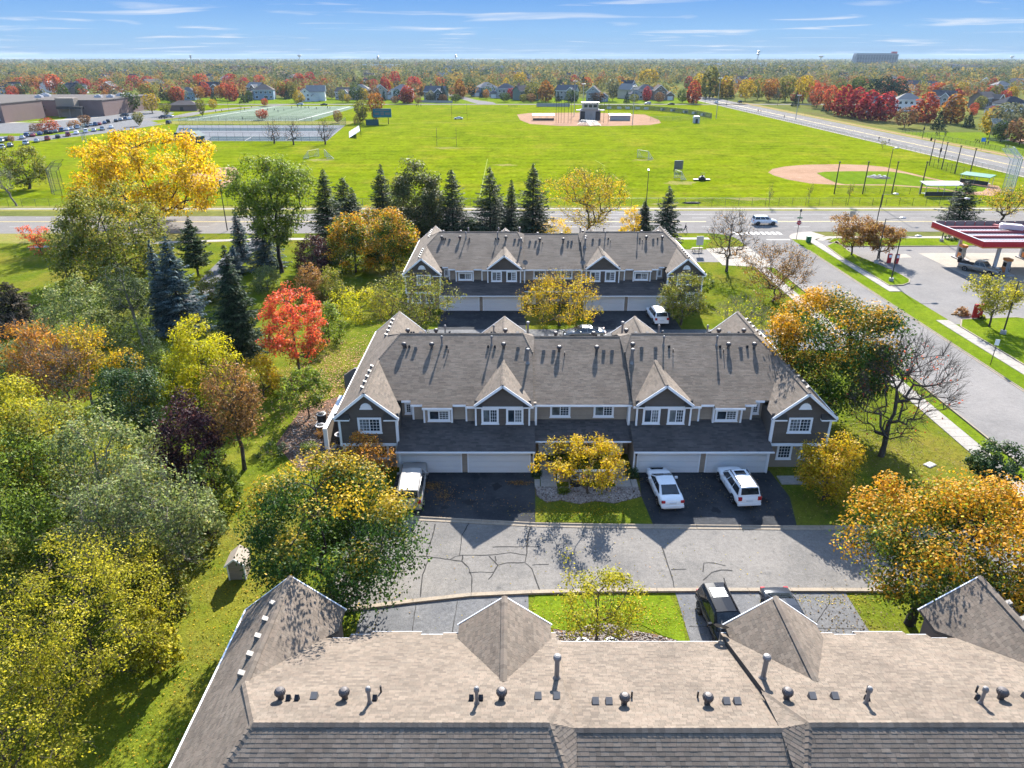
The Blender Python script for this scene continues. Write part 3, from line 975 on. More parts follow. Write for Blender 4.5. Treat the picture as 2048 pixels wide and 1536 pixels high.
def roof_planes():
    """every slope of the roof as (corner points in 3-D, origin, u, v) with u along the eave and v upslope"""
    out = []
    for sy in (-1, 1):
        vm = Vector((0, -sy * 1.0, SL))
        mk = lambda pts: [Vector((x, sy * y, z)) for x, y, z in pts]
        for sx in (-1, 1):
            def add(kind, pts, O, U, V, sx=sx):
                out.append((kind, sy, mk([(sx * x, y, z) for x, y, z in pts]), Vector((sx * O[0], sy * O[1], O[2])), Vector((sx * U[0], sy * U[1], U[2])), Vector((sx * V[0], sy * V[1], V[2]))))
            # main slope, with its stepped eave
            e0 = 7.2
            xv = XW - (e0 - YW) / (YV - YW) * (XW - 14.46)
            add('main', [(3.95, e0, zmain(e0)), (xv, e0, zmain(e0)), (XW, YW, ZW), (XH, 0, ZR), (4.7, 0, ZR), (3.95, 2.15, zmain(2.15))], (0, e0, zmain(e0)), (1, 0, 0), (0, -1, SL))
            for x0, x1, y1 in ((3.95, 9.35, 7.77), (9.35, 13.75, 7.6)):
                add('eave', [(x0, y1, zmain(y1)), (x1, y1, zmain(y1)), (x1, e0, zmain(e0)), (x0, e0, zmain(e0))], (0, e0, zmain(e0)), (1, 0, 0), (0, -1, SL))
            add('eave', [(10.4, 7.92, zmain(7.92)), (12.8, 7.92, zmain(7.92)), (12.8, 7.6, zmain(7.6)), (10.4, 7.6, zmain(7.6))], (0, e0, zmain(e0)), (1, 0, 0), (0, -1, SL))
            # wing, inner slope
            add('wing', [(14.46, YF, ZE), (14.46, YV, ZE), (XW, YW, ZW), (XW, YF, ZW)], (14.46, 0, ZE), (0, 1, 0), (1, 0, SE))
            # dormer, two slopes
            for s2 in (-1, 1):
                yb0, yb1 = (ZR - 5.25) / SL, (ZR - 6.95) / SL
                add('dormer', [(6.4 + s2 * 2.2, 8.05, 5.25), (6.4 + s2 * 2.2, yb0, 5.25), (6.4, yb1, 6.95), (6.4, 8.05, 6.95)], (6.4 + s2 * 2.2, 0, 5.25), (0, 1, 0), (-s2, 0, .773))
            # small hip face where the high roof steps down to the middle
            add('hip', [(3.95, 2.15, zmain(2.15)), (3.93, 2.3, ZM - SL * 2.3), (3.70, 0, ZM), (4.7, 0, ZR)], (3.95, 2.15, zmain(2.15)), (-.33, -1.0, .44), (.6, -.2, .75))
        out.append(('mid', sy, mk([(-3.95, 7.3, ZM - SL * 7.3), (3.95, 7.3, ZM - SL * 7.3), (3.95, 0, ZM), (-3.95, 0, ZM)]), Vector((0, sy * 7.0, ZM - SL * 7.0)), Vector((1, 0, 0)), Vector((0, -sy, SL))))
    for sx in (-1, 1):
        for pts in ([(XE, -YF, ZE), (XE, YF, ZE), (XW, YF, ZW), (XW, -YF, ZW)], [(XW, -YW, ZW), (XW, YW, ZW), (XH, 0, ZR)]):
            out.append(('end', 0, [Vector((sx * x, y, z)) for x, y, z in pts], Vector((sx * XE, 0, ZE)), Vector((0, 1, 0)), Vector((-sx, 0, SE))))
    return out


PLANES = roof_planes()


def caps(m, p, q, r_, w=.15, step=.21, th=.02):
    """overlapping cap pieces along a ridge or hip"""
    p, q = Vector(p), Vector(q)
    d = q - p
    L_ = d.length
    d.normalize()
    s = d.cross(Vector((0, 0, 1))).normalized()
    n = max(1, int(L_ / step))
    drop = .075
    for i in range(n):
        a, b = p + d * (L_ * i / n), p + d * (L_ * (i + 1) / n + .03)
        hi, lo = .035 + th, .035
        t = r_.random()
        A = [a - s * w + Vector((0, 0, lo - drop)), a + Vector((0, 0, lo)), a + s * w + Vector((0, 0, lo - drop))]
        B = [b - s * w + Vector((0, 0, hi - drop)), b + Vector((0, 0, hi)), b + s * w + Vector((0, 0, hi - drop))]
        k = len(m.v)
        m.v += [tuple(x) for x in A + B]
        m.f += [[k, k + 1, k + 4, k + 3], [k + 1, k + 2, k + 5, k + 4], [k + 3, k + 4, k + 5]]
        m.t += [t, t, t]


def window(parent, xc, y, z0, z1, w, n=2, grid=(3, 4), name='window', both=True, fw=.13, proud=.05, glass=glass_m):
    """framed window on a wall facing -y; xc, z0..z1 outer frame"""
    x0, x1 = xc - w / 2, xc + w / 2
    f = MB()
    yo, yi = y - proud, y + .02
    f.box(x0, x1, yo, yi, z0, z0 + fw).box(x0, x1, yo, yi, z1 - fw, z1)
    f.box(x0, x0 + fw, yo, yi, z0 + fw, z1 - fw).box(x1 - fw, x1, yo, yi, z0 + fw, z1 - fw)
    f.box(x0 - .04, x1 + .04, yo - .04, yi, z0 - .06, z0 + .002)
    o = f.build(name, white_trim, parent)
    gx0, gx1, gz0, gz1 = x0 + fw, x1 - fw, z0 + fw, z1 - fw
    pw = (gx1 - gx0) / n
    b = MB()
    for i in range(n):
        a = gx0 + pw * i
        g = MB()
        g.box(a + .03, a + pw - .03, y - .012, y + .01, gz0 + .03, gz1 - .03)
        g.build('pane', glass if (i + int(abs(xc) * 7)) % 3 else glass_blind, o)
        b.box(a, a + .035, y - .035, y, gz0, gz1).box(a + pw - .035, a + pw, y - .035, y, gz0, gz1)
        b.box(a + .035, a + pw - .035, y - .035, y, gz0, gz0 + .035).box(a + .035, a + pw - .035, y - .035, y, gz1 - .035, gz1)
        if both or i == n - 1:
            for c in range(1, grid[0]):
                x_ = a + pw * c / grid[0]
                b.box(x_ - .012, x_ + .012, y - .024, y - .013, gz0 + .035, gz1 - .035)
            for r_ in range(1, grid[1]):
                z_ = gz0 + (gz1 - gz0) * r_ / grid[1]
                b.box(a + .035, a + pw - .035, y - .022, y - .013, z_ - .012, z_ + .012)
    b.build('glazing_bars', white_trim, o)
    return o


def turbine():
    m = MB()
    m.tube((0, 0, -.25), (0, 0, .24), .12, n=12)
    prof = [(.12, .21), (.17, .25), (.205, .32), (.21, .40), (.18, .47), (.115, .52), (.04, .53)]
    m.lathe(prof, 28, wob=.045)
    return m.mesh('turbine_vent', vent_metal)


def flue(h, r):
    m = MB()
    m.tube((0, 0, -.3), (0, 0, h), r, n=12)
    m.lathe([(r * 1.25, h - .1), (r * 1.65, h - .06), (r * 1.65, h + .06), (r * 1.3, h + .12), (r * .5, h + .15)], 14)
    m.lathe([(r * 2.3, -.12), (r * 1.2, .12), (r * 1.02, .16)], 12)
    return m.mesh('flue_pipe', flue_metal)


def boxvent(w=.30, mat=None):
    m = MB()
    m.hexa([(-w / 2, -w / 2, -.12), (w / 2, -w / 2, -.12), (w / 2, w / 2, -.2), (-w / 2, w / 2, -.2),
            (-w * .42, -w * .42, .16), (w * .42, -w * .42, .16), (w * .42, w * .42, .05), (-w * .42, w * .42, .05)])
    m.box(-w * .62, w * .62, -w * .62, w * .62, -.16, -.13)
    return m.mesh('box_vent', mat or vent_grey)


VM = {'turbine': turbine(), 'flue': flue(.72, .065), 'big': flue(1.15, .10), 'box': boxvent(), 'small': boxvent(.2, vent_black)}
pm_ = MB(); pm_.tube((0, 0, -.2), (0, 0, .34), .04, n=8)
VM['pipe'] = pm_.mesh('vent_pipe', vent_black)
VENTS = [('turbine', x, 1.7) for x in (-15.0, -12.6, -6.35, -1.7, 1.65, 4.6, 12.8, 15.1)] + \
        [('box', x, 1.75) for x in (-13.8, -5.1, -4.4, -2.85, -2.2, 2.2, 2.8, 5.5, 6.6, 13.9)] + \
        [('small', x, 1.6) for x in (-14.75, -14.4, -11.3, -7.6, -7.15, 7.7, 12.05, 14.55)] + \
        [('flue', x, 1.35) for x in (-11.6, -7.35, 7.4, 11.8)] + [('big', x, 3.3) for x in (-4.3, 4.4)] + \
        [('pipe', x, 2.2) for x in (-11.2, -1.3, 1.4, 7.9, 12.2)]
VNAME = {'turbine': 'turbine_vent', 'box': 'box_vent', 'small': 'box_vent', 'flue': 'flue_pipe', 'big': 'flue_pipe', 'pipe': 'vent_pipe'}


def townhouse(loc, label, tab, front, seed, near=False):
    r_ = random.Random(seed)
    root = empty('townhouse_row', loc, 0, label, 'townhouses')
    # ---------- roof
    base = MB()
    for kind, sy, pts, O, U, V in PLANES:
        b = len(base.v)
        n = len(pts)
        base.v += [(p.x, p.y, p.z - .004) for p in pts] + [(p.x, p.y, p.z - .16) for p in pts]
        base.f += [list(range(b, b + n)), list(range(b + 2 * n - 1, b + n - 1, -1))] + [[b + i, b + (i + 1) % n, b + n + (i + 1) % n, b + n + i] for i in range(n)]
        base.t += [.5] * (n + 2)
    for sx in (-1, 1):
        for sy in (-1, 1):                    # vertical step between high and middle roofs
            base.hexa([(sx * 3.955, sy * 2.15, 6.4), (sx * 4.06, sy * 2.15, 6.4), (sx * 4.06, sy * 7.0, 4.4), (sx * 3.955, sy * 7.0, 4.4),
                       (sx * 3.955, sy * 2.15, zmain(2.15) - .006), (sx * 4.06, sy * 2.15, zmain(2.15) - .006), (sx * 4.06, sy * 7.0, zmain(7) - .006), (sx * 3.955, sy * 7.0, zmain(7) - .006)])
    roof = base.build('roof', roof_base_m, root)
    sh = MB()
    near_keep = None
    del KEEP[:]
    if near:
        def near_keep(P):
            return P.y < -1.55 and abs(P.x) < 15.5 and len(KEEP) < 260 and r_.random() < .8
    for kind, sy, pts, O, U, V in PLANES:
        Un, Vn = U.normalized(), V.normalized()
        poly = [((p - O).dot(Un), (p - O).dot(Vn)) for p in pts]
        if kind == 'hip':
            nn = (pts[3] - pts[0]).cross(pts[2] - pts[0]).normalized()
            nn = nn if nn.z > 0 else -nn
            Un = nn.cross(Vector((0, 0, 1))).normalized()
            Vn = nn.cross(Un).normalized()
            Vn = Vn if Vn.z > 0 else -Vn
            O = pts[0]
            poly = [((p - O).dot(Un), (p - O).dot(Vn)) for p in pts]
        courses(sh, O, Un, Vn, poly, .155, tab, .0085 if near else .0055, r_, lift=.002, keep=near_keep if (near and sy == -1 and kind in ('main', 'mid')) else None)
    for sx in (-1, 1):
        caps(sh, (sx * 4.7, 0, ZR), (sx * XH, 0, ZR), r_)
        for sy in (-1, 1):
            caps(sh, (sx * XH, 0, ZR), (sx * XW, sy * YW, ZW), r_)
            caps(sh, (sx * XW, sy * YW, ZW), (sx * XW, sy * YF, ZW), r_)
            caps(sh, (sx * 4.7, 0, ZR), (sx * 3.95, sy * 2.15, zmain(2.15)), r_)
            caps(sh, (sx * 6.4, sy * (ZR - 6.95) / SL, 6.95), (sx * 6.4, sy * 8.05, 6.95), r_)
    caps(sh, (-3.9, 0, ZM), (3.9, 0, ZM), r_)
    if front:                                 # lower skirt roofs over garages and entries
        sk = [(-14.6, -3.88, 7.0, 10.15, 2.25, .40), (3.88, 14.6, 7.0, 10.15, 2.25, .40), (-3.84, 3.84, 6.65, 8.8, 2.42, .40)]
        skirt = MB()
        for x0, x1, yt, yb, zb, s_ in sk:
            zt = zb + (yb - yt) * s_
            skirt.hexa([(x0, -yb, zb - .14), (x1, -yb, zb - .14), (x1, -yt, zt - .14), (x0, -yt, zt - .14), (x0, -yb, zb - .004), (x1, -yb, zb - .004), (x1, -yt, zt - .004), (x0, -yt, zt - .004)])
        so = skirt.build('skirt_roof', roof_base_m, root)
        s2 = MB()
        for x0, x1, yt, yb, zb, s_ in sk:
            O = Vector((0, -yb, zb)); Vv = Vector((0, 1, s_)).normalized()
            courses(s2, O, Vector((1, 0, 0)), Vv, [(x0 - .06, 0), (x1 + .06, 0), (x1 + .06, (yb - yt) * math.hypot(1, s_)), (x0 - .06, (yb - yt) * math.hypot(1, s_))], .155, tab, .012, r_)
        o = s2.build('shingles', shingle_shaded, so); tag(o, None, None, None, 'stuff')
    o = sh.build('shingles', shingle_m, roof); tag(o, None, None, None, 'stuff')
    if KEEP:
        var = []
        for k in range(6):
            m = MB()
            w, hgt, th = .3, .152, .02
            m.hexa([(.004, 0, -.002), (w - .004, 0, -.002), (w - .004, hgt, -.002), (.004, hgt, -.002), (.004, 0, th), (w - .004, 0, th), (w - .004, hgt, .004), (.004, hgt, .004)], k / 5)
            var.append(m.mesh('shingle', shingle_m))
        for P, w, hgt, th, t, U, V, Nn in KEEP:
            so_ = put('shingle', var[int(t * 5.99)], roof)
            mt = Matrix((U * (w / .3), V * (hgt / .152), Nn * (th / .02))).transposed().to_4x4()
            mt.translation = P
            so_.matrix_local = mt
    # fascia and rake boards
    fa = MB()
    for sy in (-1, 1):
        for sx in (-1, 1):
            for x0, x1, y in ((3.95, 9.35, 7.77), (9.35, 10.4, 7.6), (12.8, 13.75, 7.6), (10.4, 12.8, 7.92), (13.75, 14.5, 7.2)):
                z = zmain(y)
                fa.box(min(sx * x0, sx * x1), max(sx * x0, sx * x1), min(sy * y, sy * (y + .05)), max(sy * y, sy * (y + .05)), z - .19, z - .02)
            fa.bar((sx * XW, sy * (YF + .03), ZW - .11), (sx * (XE + .03), sy * (YF + .03), ZE - .11), .06, .2)
            fa.bar((sx * XW, sy * (YF + .03), ZW - .11), (sx * 14.43, sy * (YF + .03), ZE - .11), .06, .2)
            for s2_ in (-1, 1):
                fa.bar((sx * 6.4, sy * 8.08, 6.95 - .11), (sx * 6.4 + s2_ * 2.23, sy * 8.08, 5.25 - .11), .06, .2)
        fa.box(-3.95, 3.95, min(sy * 7.3, sy * 7.35), max(sy * 7.3, sy * 7.35), ZM - SL * 7.3 - .19, ZM - SL * 7.3 - .02)
    for sx in (-1, 1):
        fa.box(min(sx * XE, sx * (XE + .1)), max(sx * XE, sx * (XE + .1)), -YF, YF, ZE - .2, ZE - .02)
    fa.build('fascia', white_trim, root)
    # vents
    for sy in ((1,) if near else (-1, 1)):
        for k, x, y in VENTS:
            x = x + r_.uniform(-.12, .12)
            z = (zmain(y) if abs(x) > 3.95 else ZM - SL * y)
            o = put(VNAME[k], VM[k], roof, (x, sy * y, z + (.05 if k in ('box', 'small') else 0)))
            if sy == 1 and k in ('box', 'small'):
                o.rotation_euler.z = math.pi
        for sx in (-1, 1):
            for i in range(5):
                y = 3.7 + i * 1.05
                o = put('box_vent', VM['box'], roof, (sx * (XW + .42), sy * y, ZW - .42 * SE + .06), math.pi / 2 * sx)
    # ---------- walls
    w = MB()
    w.box(-19.1, 19.1, -6.62, 6.62, 0, 4.95)
    for sx in (-1, 1):
        for sy in (-1, 1):
            a, b = min(sx * 14.65, sx * 19.1), max(sx * 14.65, sx * 19.1)
            w.box(a, b, min(sy * 6.6, sy * 8.75), max(sy * 6.6, sy * 8.75), 0, 2.4)
            a, b = min(sx * 3.95, sx * 14.6), max(sx * 3.95, sx * 14.6)
            w.box(a, b, min(sy * 6.6, sy * 9.6), max(sy * 6.6, sy * 9.6), 0, 2.2)
            for x0, x1, y in ((9.3, 13.65, 7.1), (3.72, 8.6, 7.27), (10.45, 12.75, 7.42)):
                a, b = min(sx * x0, sx * x1), max(sx * x0, sx * x1)
                w.box(a, b, min(sy * 6.6, sy * y), max(sy * 6.6, sy * y), 2.6, zmain(y) - .17)
    w.box(-3.72, 3.72, -6.7, 6.7, 0, 4.9)
    w.build('wall', wall_tan, root)
    w2 = MB()
    for sx in (-1, 1):
        for sy in (-1, 1):
            a, b = min(sx * 14.6, sx * 19.15), max(sx * 14.6, sx * 19.15)
            w2.box(a, b, min(sy * 6.5, sy * 9.2), max(sy * 6.5, sy * 9.2), 2.42, 4.75)
            w2.extr([(sx * 14.6, 4.75), (sx * 19.15, 4.75), (sx * 19.15, 4.9), (sx * XW, ZW - .2), (sx * 14.6, 4.8)], 'y', sy * 9.2, sy * 7.6)
            w2.box(min(sx * 4.3, sx * 8.55), max(sx * 4.3, sx * 8.55), min(sy * 7.0, sy * 7.7), max(sy * 7.0, sy * 7.7), 2.5, 5.15)
            w2.extr([(sx * 4.3, 5.15), (sx * 8.55, 5.15), (sx * 6.4, 6.95 - .16)], 'y', sy * 7.7, sy * 6.9)
    w2.build('gable_wall', wall_brown, root)
    if not front:
        return root
    # ---------- the front that faces the drive
    sid, sidt = MB(), MB()
    X1, ZU = Vector((1, 0, 0)), Vector((0, 0, 1))

    def lap(mb, x0, x1, y, z0, z1, poly=None):
        O = Vector((0, y, 0))
        courses(mb, O, X1, ZU, poly or [(x0, z0), (x1, z0), (x1, z1), (x0, z1)], .115, None, -.016 if X1.cross(ZU).y > 0 else .016, r_, lift=-.003)
    for sx in (-1, 1):
        P2 = lambda *q: [(sx * a, b) for a, b in (q if sx > 0 else q[::-1])]
        lap(sid, 0, 0, -9.2, 0, 0, P2((14.6, 2.45), (19.15, 2.45), (19.15, 4.85), (XW, ZW - .2), (14.6, 4.85)))
        lap(sid, 0, 0, -7.7, 0, 0, P2((4.3, 2.9), (8.55, 2.9), (8.55, 5.12), (6.4, 6.66), (4.3, 5.12)))
        for x0, x1, y in ((9.3, 13.65, 7.1), (3.72, 4.25, 7.27), (8.6, 9.3, 7.27), (10.45, 12.75, 7.42)):
            lap(sidt, 0, 0, -y, 0, 0, P2((x0, 3.2), (x1, 3.2), (x1, zmain(y) - .2), (x0, zmain(y) - .2)))
        lap(sidt, 0, 0, -9.6, 0, 0, P2((9.2, .02), (9.68, .02), (9.68, 2.1), (9.2, 2.1)))
        # inner flank of the wing
    lap(sidt, 0, 0, -6.7, 0, 0, [(-3.7, 3.2), (3.7, 3.2), (3.7, 4.75), (-3.7, 4.75)])
    so1 = sid.build('siding', siding_brown, root); tag(so1, 'dark brown lap siding', None, None, 'stuff')
    so2 = sidt.build('siding', siding_tan, root); tag(so2, 'light tan lap siding', None, None, 'stuff')
    tr = MB()
    for sx in (-1, 1):
        B = lambda x0, x1, y0, y1, z0, z1: tr.box(min(sx * x0, sx * x1), max(sx * x0, sx * x1), y0, y1, z0, z1)
        B(14.55, 14.75, -9.24, -9.05, 2.4, 4.85)
        B(19.02, 19.2, -9.24, -9.05, 2.4, 4.85)
        B(14.55, 19.2, -9.26, -8.7, 2.2, 2.44)
        B(14.7, 14.95, -8.8, -8.6, 0, 2.2)
        B(18.85, 19.12, -8.8, -8.6, 0, 2.2)
        B(4.22, 4.36, -7.74, -7.6, 2.9, 5.1)
        B(8.49, 8.63, -7.74, -7.6, 2.9, 5.1)
        B(9.27, 9.41, -7.31, -7.05, 2.9, 4.75)
        B(3.66, 3.84, -7.31, -6.68, 2.9, 4.85)
        B(13.55, 13.7, -7.14, -6.9, 3.1, 4.85)
        B(10.42, 10.56, -7.46, -7.2, 3.1, 4.7)
        B(12.64, 12.78, -7.46, -7.2, 3.1, 4.7)
        # little pent returns at the feet of the gables get a white edge
        B(18.25, 19.42, -9.52, -9.2, ZE - .32, ZE - .2)
        B(14.44, 15.6, -9.52, -9.2, ZE - .32, ZE - .2)
        B(8.0, 8.63, -8.06, -7.7, 4.92, 5.02)
        B(4.17, 4.8, -8.06, -7.7, 4.92, 5.02)
        B(3.92, 4.02, -9.75, -9.55, 0, 2.2)       # downspout
        B(14.5, 14.6, -9.75, -9.62, 0, 2.2)
        B(4.02, 14.5, -9.66, -9.58, 2.13, 2.24)
        for xa in (4.2, 9.1, 9.62, 14.42):
            B(xa, xa + .1, -9.66, -9.58, 0, 2.13)
        B(3.86, 14.75, -10.24, -10.15, 2.1, 2.22)     # gutter of the skirt roof
    tr.box(-3.8, 3.8, -8.88, -8.8, 2.28, 2.4)
    tr.build('white_boards', white_trim, root)
    pe = MB()
    for sx in (-1, 1):
        for x0, x1, yw, yf, z in ((18.25, 19.42, 9.2, 9.52, ZE - .2), (14.44, 15.6, 9.2, 9.52, ZE - .2), (8.0, 8.63, 7.7, 8.06, 5.02), (4.17, 4.8, 7.7, 8.06, 5.02)):
            pe.extr([(-yw, z + .42), (-yf, z), (-yw, z)], 'x', min(sx * x0, sx * x1), max(sx * x0, sx * x1))
    pe.build('pent_return', roof_base_m, root)
    for sx in (-1, 1):
        window(root, sx * 16.75, -9.22, 3.4, 4.72, 1.85)
        window(root, sx * 11.52, -7.44, 3.5, 4.52, 1.8, both=False)
        window(root, sx * 7.42, -7.72, 3.4, 4.78, 1.38, both=False)
        window(root, sx * 5.45, -7.72, 3.4, 4.78, 1.38, both=False)
        window(root, sx * 1.76, -6.72, 3.5, 4.65, 1.65, both=False)
        window(root, sx * 14.05, -6.66, 3.75, 4.75, .62, n=1, grid=(2, 4))
        window(root, sx * 17.9, -8.77, .75, 2.1, 1.2, n=1, grid=(4, 4))
        window(root, sx * 16.1, -8.77, .75, 2.1, 1.2, n=1, grid=(4, 4))
        hr = MB()
        hr.extr([(sx * XW - .44, 5.5)] + [(sx * XW + .44 * math.cos(R(180 - a)), 5.5 + .46 * math.sin(R(180 - a))) for a in range(0, 181, 15)][1:-1] + [(sx * XW + .44, 5.5)], 'y', -9.27, -9.2)
        hr.box(sx * XW - .5, sx * XW + .5, -9.28, -9.2, 5.43, 5.5)
        hr.build('half_round_vent', white_trim, root)
        for x0, x1 in ((4.3, 9.1), (9.72, 14.42)):
            a, b = min(sx * x0, sx * x1), max(sx * x0, sx * x1)
            d = MB()
            d.box(a, b, -9.62, -9.58, 0, 2.13)
            do = d.build('garage_door', door_white, root)
            for k in range(4):
                p_ = MB()
                z0 = .01 + k * .53
                p_.box(a + .02, b - .02, -9.66, -9.62, z0, z0 + .505)
                for c in range(8):
                    w_ = (b - a - .1) / 8
                    xx = a + .05 + c * w_
                    p_.box(xx + .06, xx + w_ - .06, -9.678, -9.66, z0 + .08, z0 + .43)
                p_.build('panel', door_white, do)
        lm = MB()
        lm.box(sx * 4.1 - .07, sx * 4.1 + .07, -9.75, -9.66, 1.65, 1.95)
        lm.lathe([(.03, 1.98), (.1, 1.92), (.08, 1.66), (.03, 1.6)], 6, (sx * 4.1, -9.78, 0))
        lm.build('wall_lamp', vent_black, root)
        # front door with a white storm door and sidelight
        d = MB()
        d.box(sx * 2.85 - .62, sx * 2.85 + .62, -6.86, -6.7, 0, 2.25)
        do = d.build('front_door', white_trim, root)
        g = MB(); g.box(sx * 2.85 - .32, sx * 2.85 + .2, -6.9, -6.86, 1.05, 1.95); g.build('pane', glass_m, do)
        g = MB()
        g.bar((sx * 2.85 - .32, -6.88, .3), (sx * 2.85 + .3, -6.88, .85), .05).bar((sx * 2.85 - .32, -6.885, .85), (sx * 2.85 + .3, -6.885, .3), .05)
        g.box(sx * 2.85 + .34, sx * 2.85 + .39, -6.94, -6.86, .95, 1.05)
        g.build('cross_brace', vent_grey, do)
    window(root, 0, -6.72, .5, 2.1, 2.6, n=2, grid=(3, 4))
    return root


row_near = townhouse((6.05, 18.2, 0), 'nearest townhouse row, its brown shingled ridge and vents filling the bottom of the picture', .25, False, 11, near=True)
row_mid = townhouse((5.67, 58.1, 0), 'middle townhouse row with two white saloon and family cars in front of its garages', .42, True, 12)
row_far = townhouse((5.4, 97.8, 0), 'farthest townhouse row, backed by dark spruces and the main road', .9, True, 13)


def dish(parent, loc, rz):
    m = MB()
    m.tube((0, 0, -.6), (0, 0, .15), .03, n=6)
    c = Vector((0, 0, .25)); d = Vector((0, -.8, .55)).normalized()
    rings = []
    a = d.cross(Vector((1, 0, 0))).normalized(); b = d.cross(a)
    for r_, k in ((.05, 0), (.2, .03), (.33, .09)):
        rings.append([c + d * k + a * (r_ * math.cos(t_ * math.pi / 7)) + b * (r_ * 1.1 * math.sin(t_ * math.pi / 7)) for t_ in range(14)])
    m.loft(rings, caps=False)
    m.tube(c, c + d * .45 + Vector((0, 0, -.15)), .015, n=5)
    return m.build('satellite_dish', vent_grey, parent, loc, rz)


dish(row_far, (-3.7, -7.1, 5.5), .4)
dish(row_far, (3.85, -7.1, 5.5), -.3)
dish(row_near, (3.85, 7.5, 5.3), 2.8)

# ================================================================ TREES AND SHRUBS
def env(shape, t):
    """crown radius (0..1) at height fraction t"""
    t = np.clip(t, 0, 1)
    if shape == 'round':
        return np.sqrt(np.clip(1 - (2 * t - 1) ** 2, 0, 1)) ** .85
    if shape == 'maple':
        return np.where(t < .38, .55 + .45 * np.sin(t / .38 * np.pi / 2), np.cos((t - .38) / .62 * np.pi / 2) ** .72)
    if shape == 'vase':
        return np.where(t < .68, .25 + .75 * (t / .68) ** .8, np.sqrt(np.clip(1 - ((t - .68) / .34) ** 2, 0, 1)))
    if shape == 'column':
        return np.where(t < .3, .6 + .4 * np.sin(t / .3 * np.pi / 2), np.cos((t - .3) / .7 * np.pi / 2) ** .5)
    if shape == 'dome':
        return np.sqrt(np.clip(1 - t ** 2.2, 0, 1))
    return 1 - t


def tubes(segs, n=4):
    """segs: (m,8) p0 r0 p1 r1 -> V, F (quads)"""
    S = np.asarray(segs, float)
    p0, r0, p1, r1 = S[:, :3], S[:, 3], S[:, 4:7], S[:, 7]
    d = p1 - p0
    d /= np.linalg.norm(d, axis=1, keepdims=True) + 1e-9
    up = np.where(np.abs(d[:, 2:3]) > .9, [[1., 0, 0]], [[0, 0, 1.]])
    a = np.cross(d, up); a /= np.linalg.norm(a, axis=1, keepdims=True) + 1e-9
    b = np.cross(d, a)
    th = np.arange(n) * 2 * np.pi / n
    cs, sn = np.cos(th)[None, :, None], np.sin(th)[None, :, None]
    ring = a[:, None] * cs + b[:, None] * sn
    V = np.concatenate([p0[:, None] + ring * r0[:, None, None], p1[:, None] + ring * r1[:, None, None]], 1)
    i = np.arange(n); j = (i + 1) % n
    f = np.stack([i, i + n, j + n, j], 1)
    Fc = f[None] + (np.arange(len(S)) * 2 * n)[:, None, None]
    return V.reshape(-1, 3), Fc.reshape(-1, 4)


def leaves(C, r_, size, up=.35, aspect=.62, out=None):
    """kite shaped leaf faces at the points C"""
    n = len(C)
    nr = r_.normal(size=(n, 3)); nr[:, 2] = np.abs(nr[:, 2]) + up
    if out is not None:                       # leaves face outwards from their spray
        nr += out
    nr /= np.linalg.norm(nr, axis=1, keepdims=True)
    a = r_.normal(size=(n, 3))
    a -= nr * (a * nr).sum(1, keepdims=True)
    a /= np.linalg.norm(a, axis=1, keepdims=True) + 1e-9
    b = np.cross(nr, a)
    l = (size * r_.uniform(.65, 1.3, n))[:, None]
    w = l * aspect
    V = np.stack([C - a * l * .5, C + b * w * .5 - a * l * .08 + nr * l * .08, C + a * l * .5, C - b * w * .5 - a * l * .08 + nr * l * .08], 1)
    return V.reshape(-1, 3), np.arange(n * 4).reshape(-1, 4)


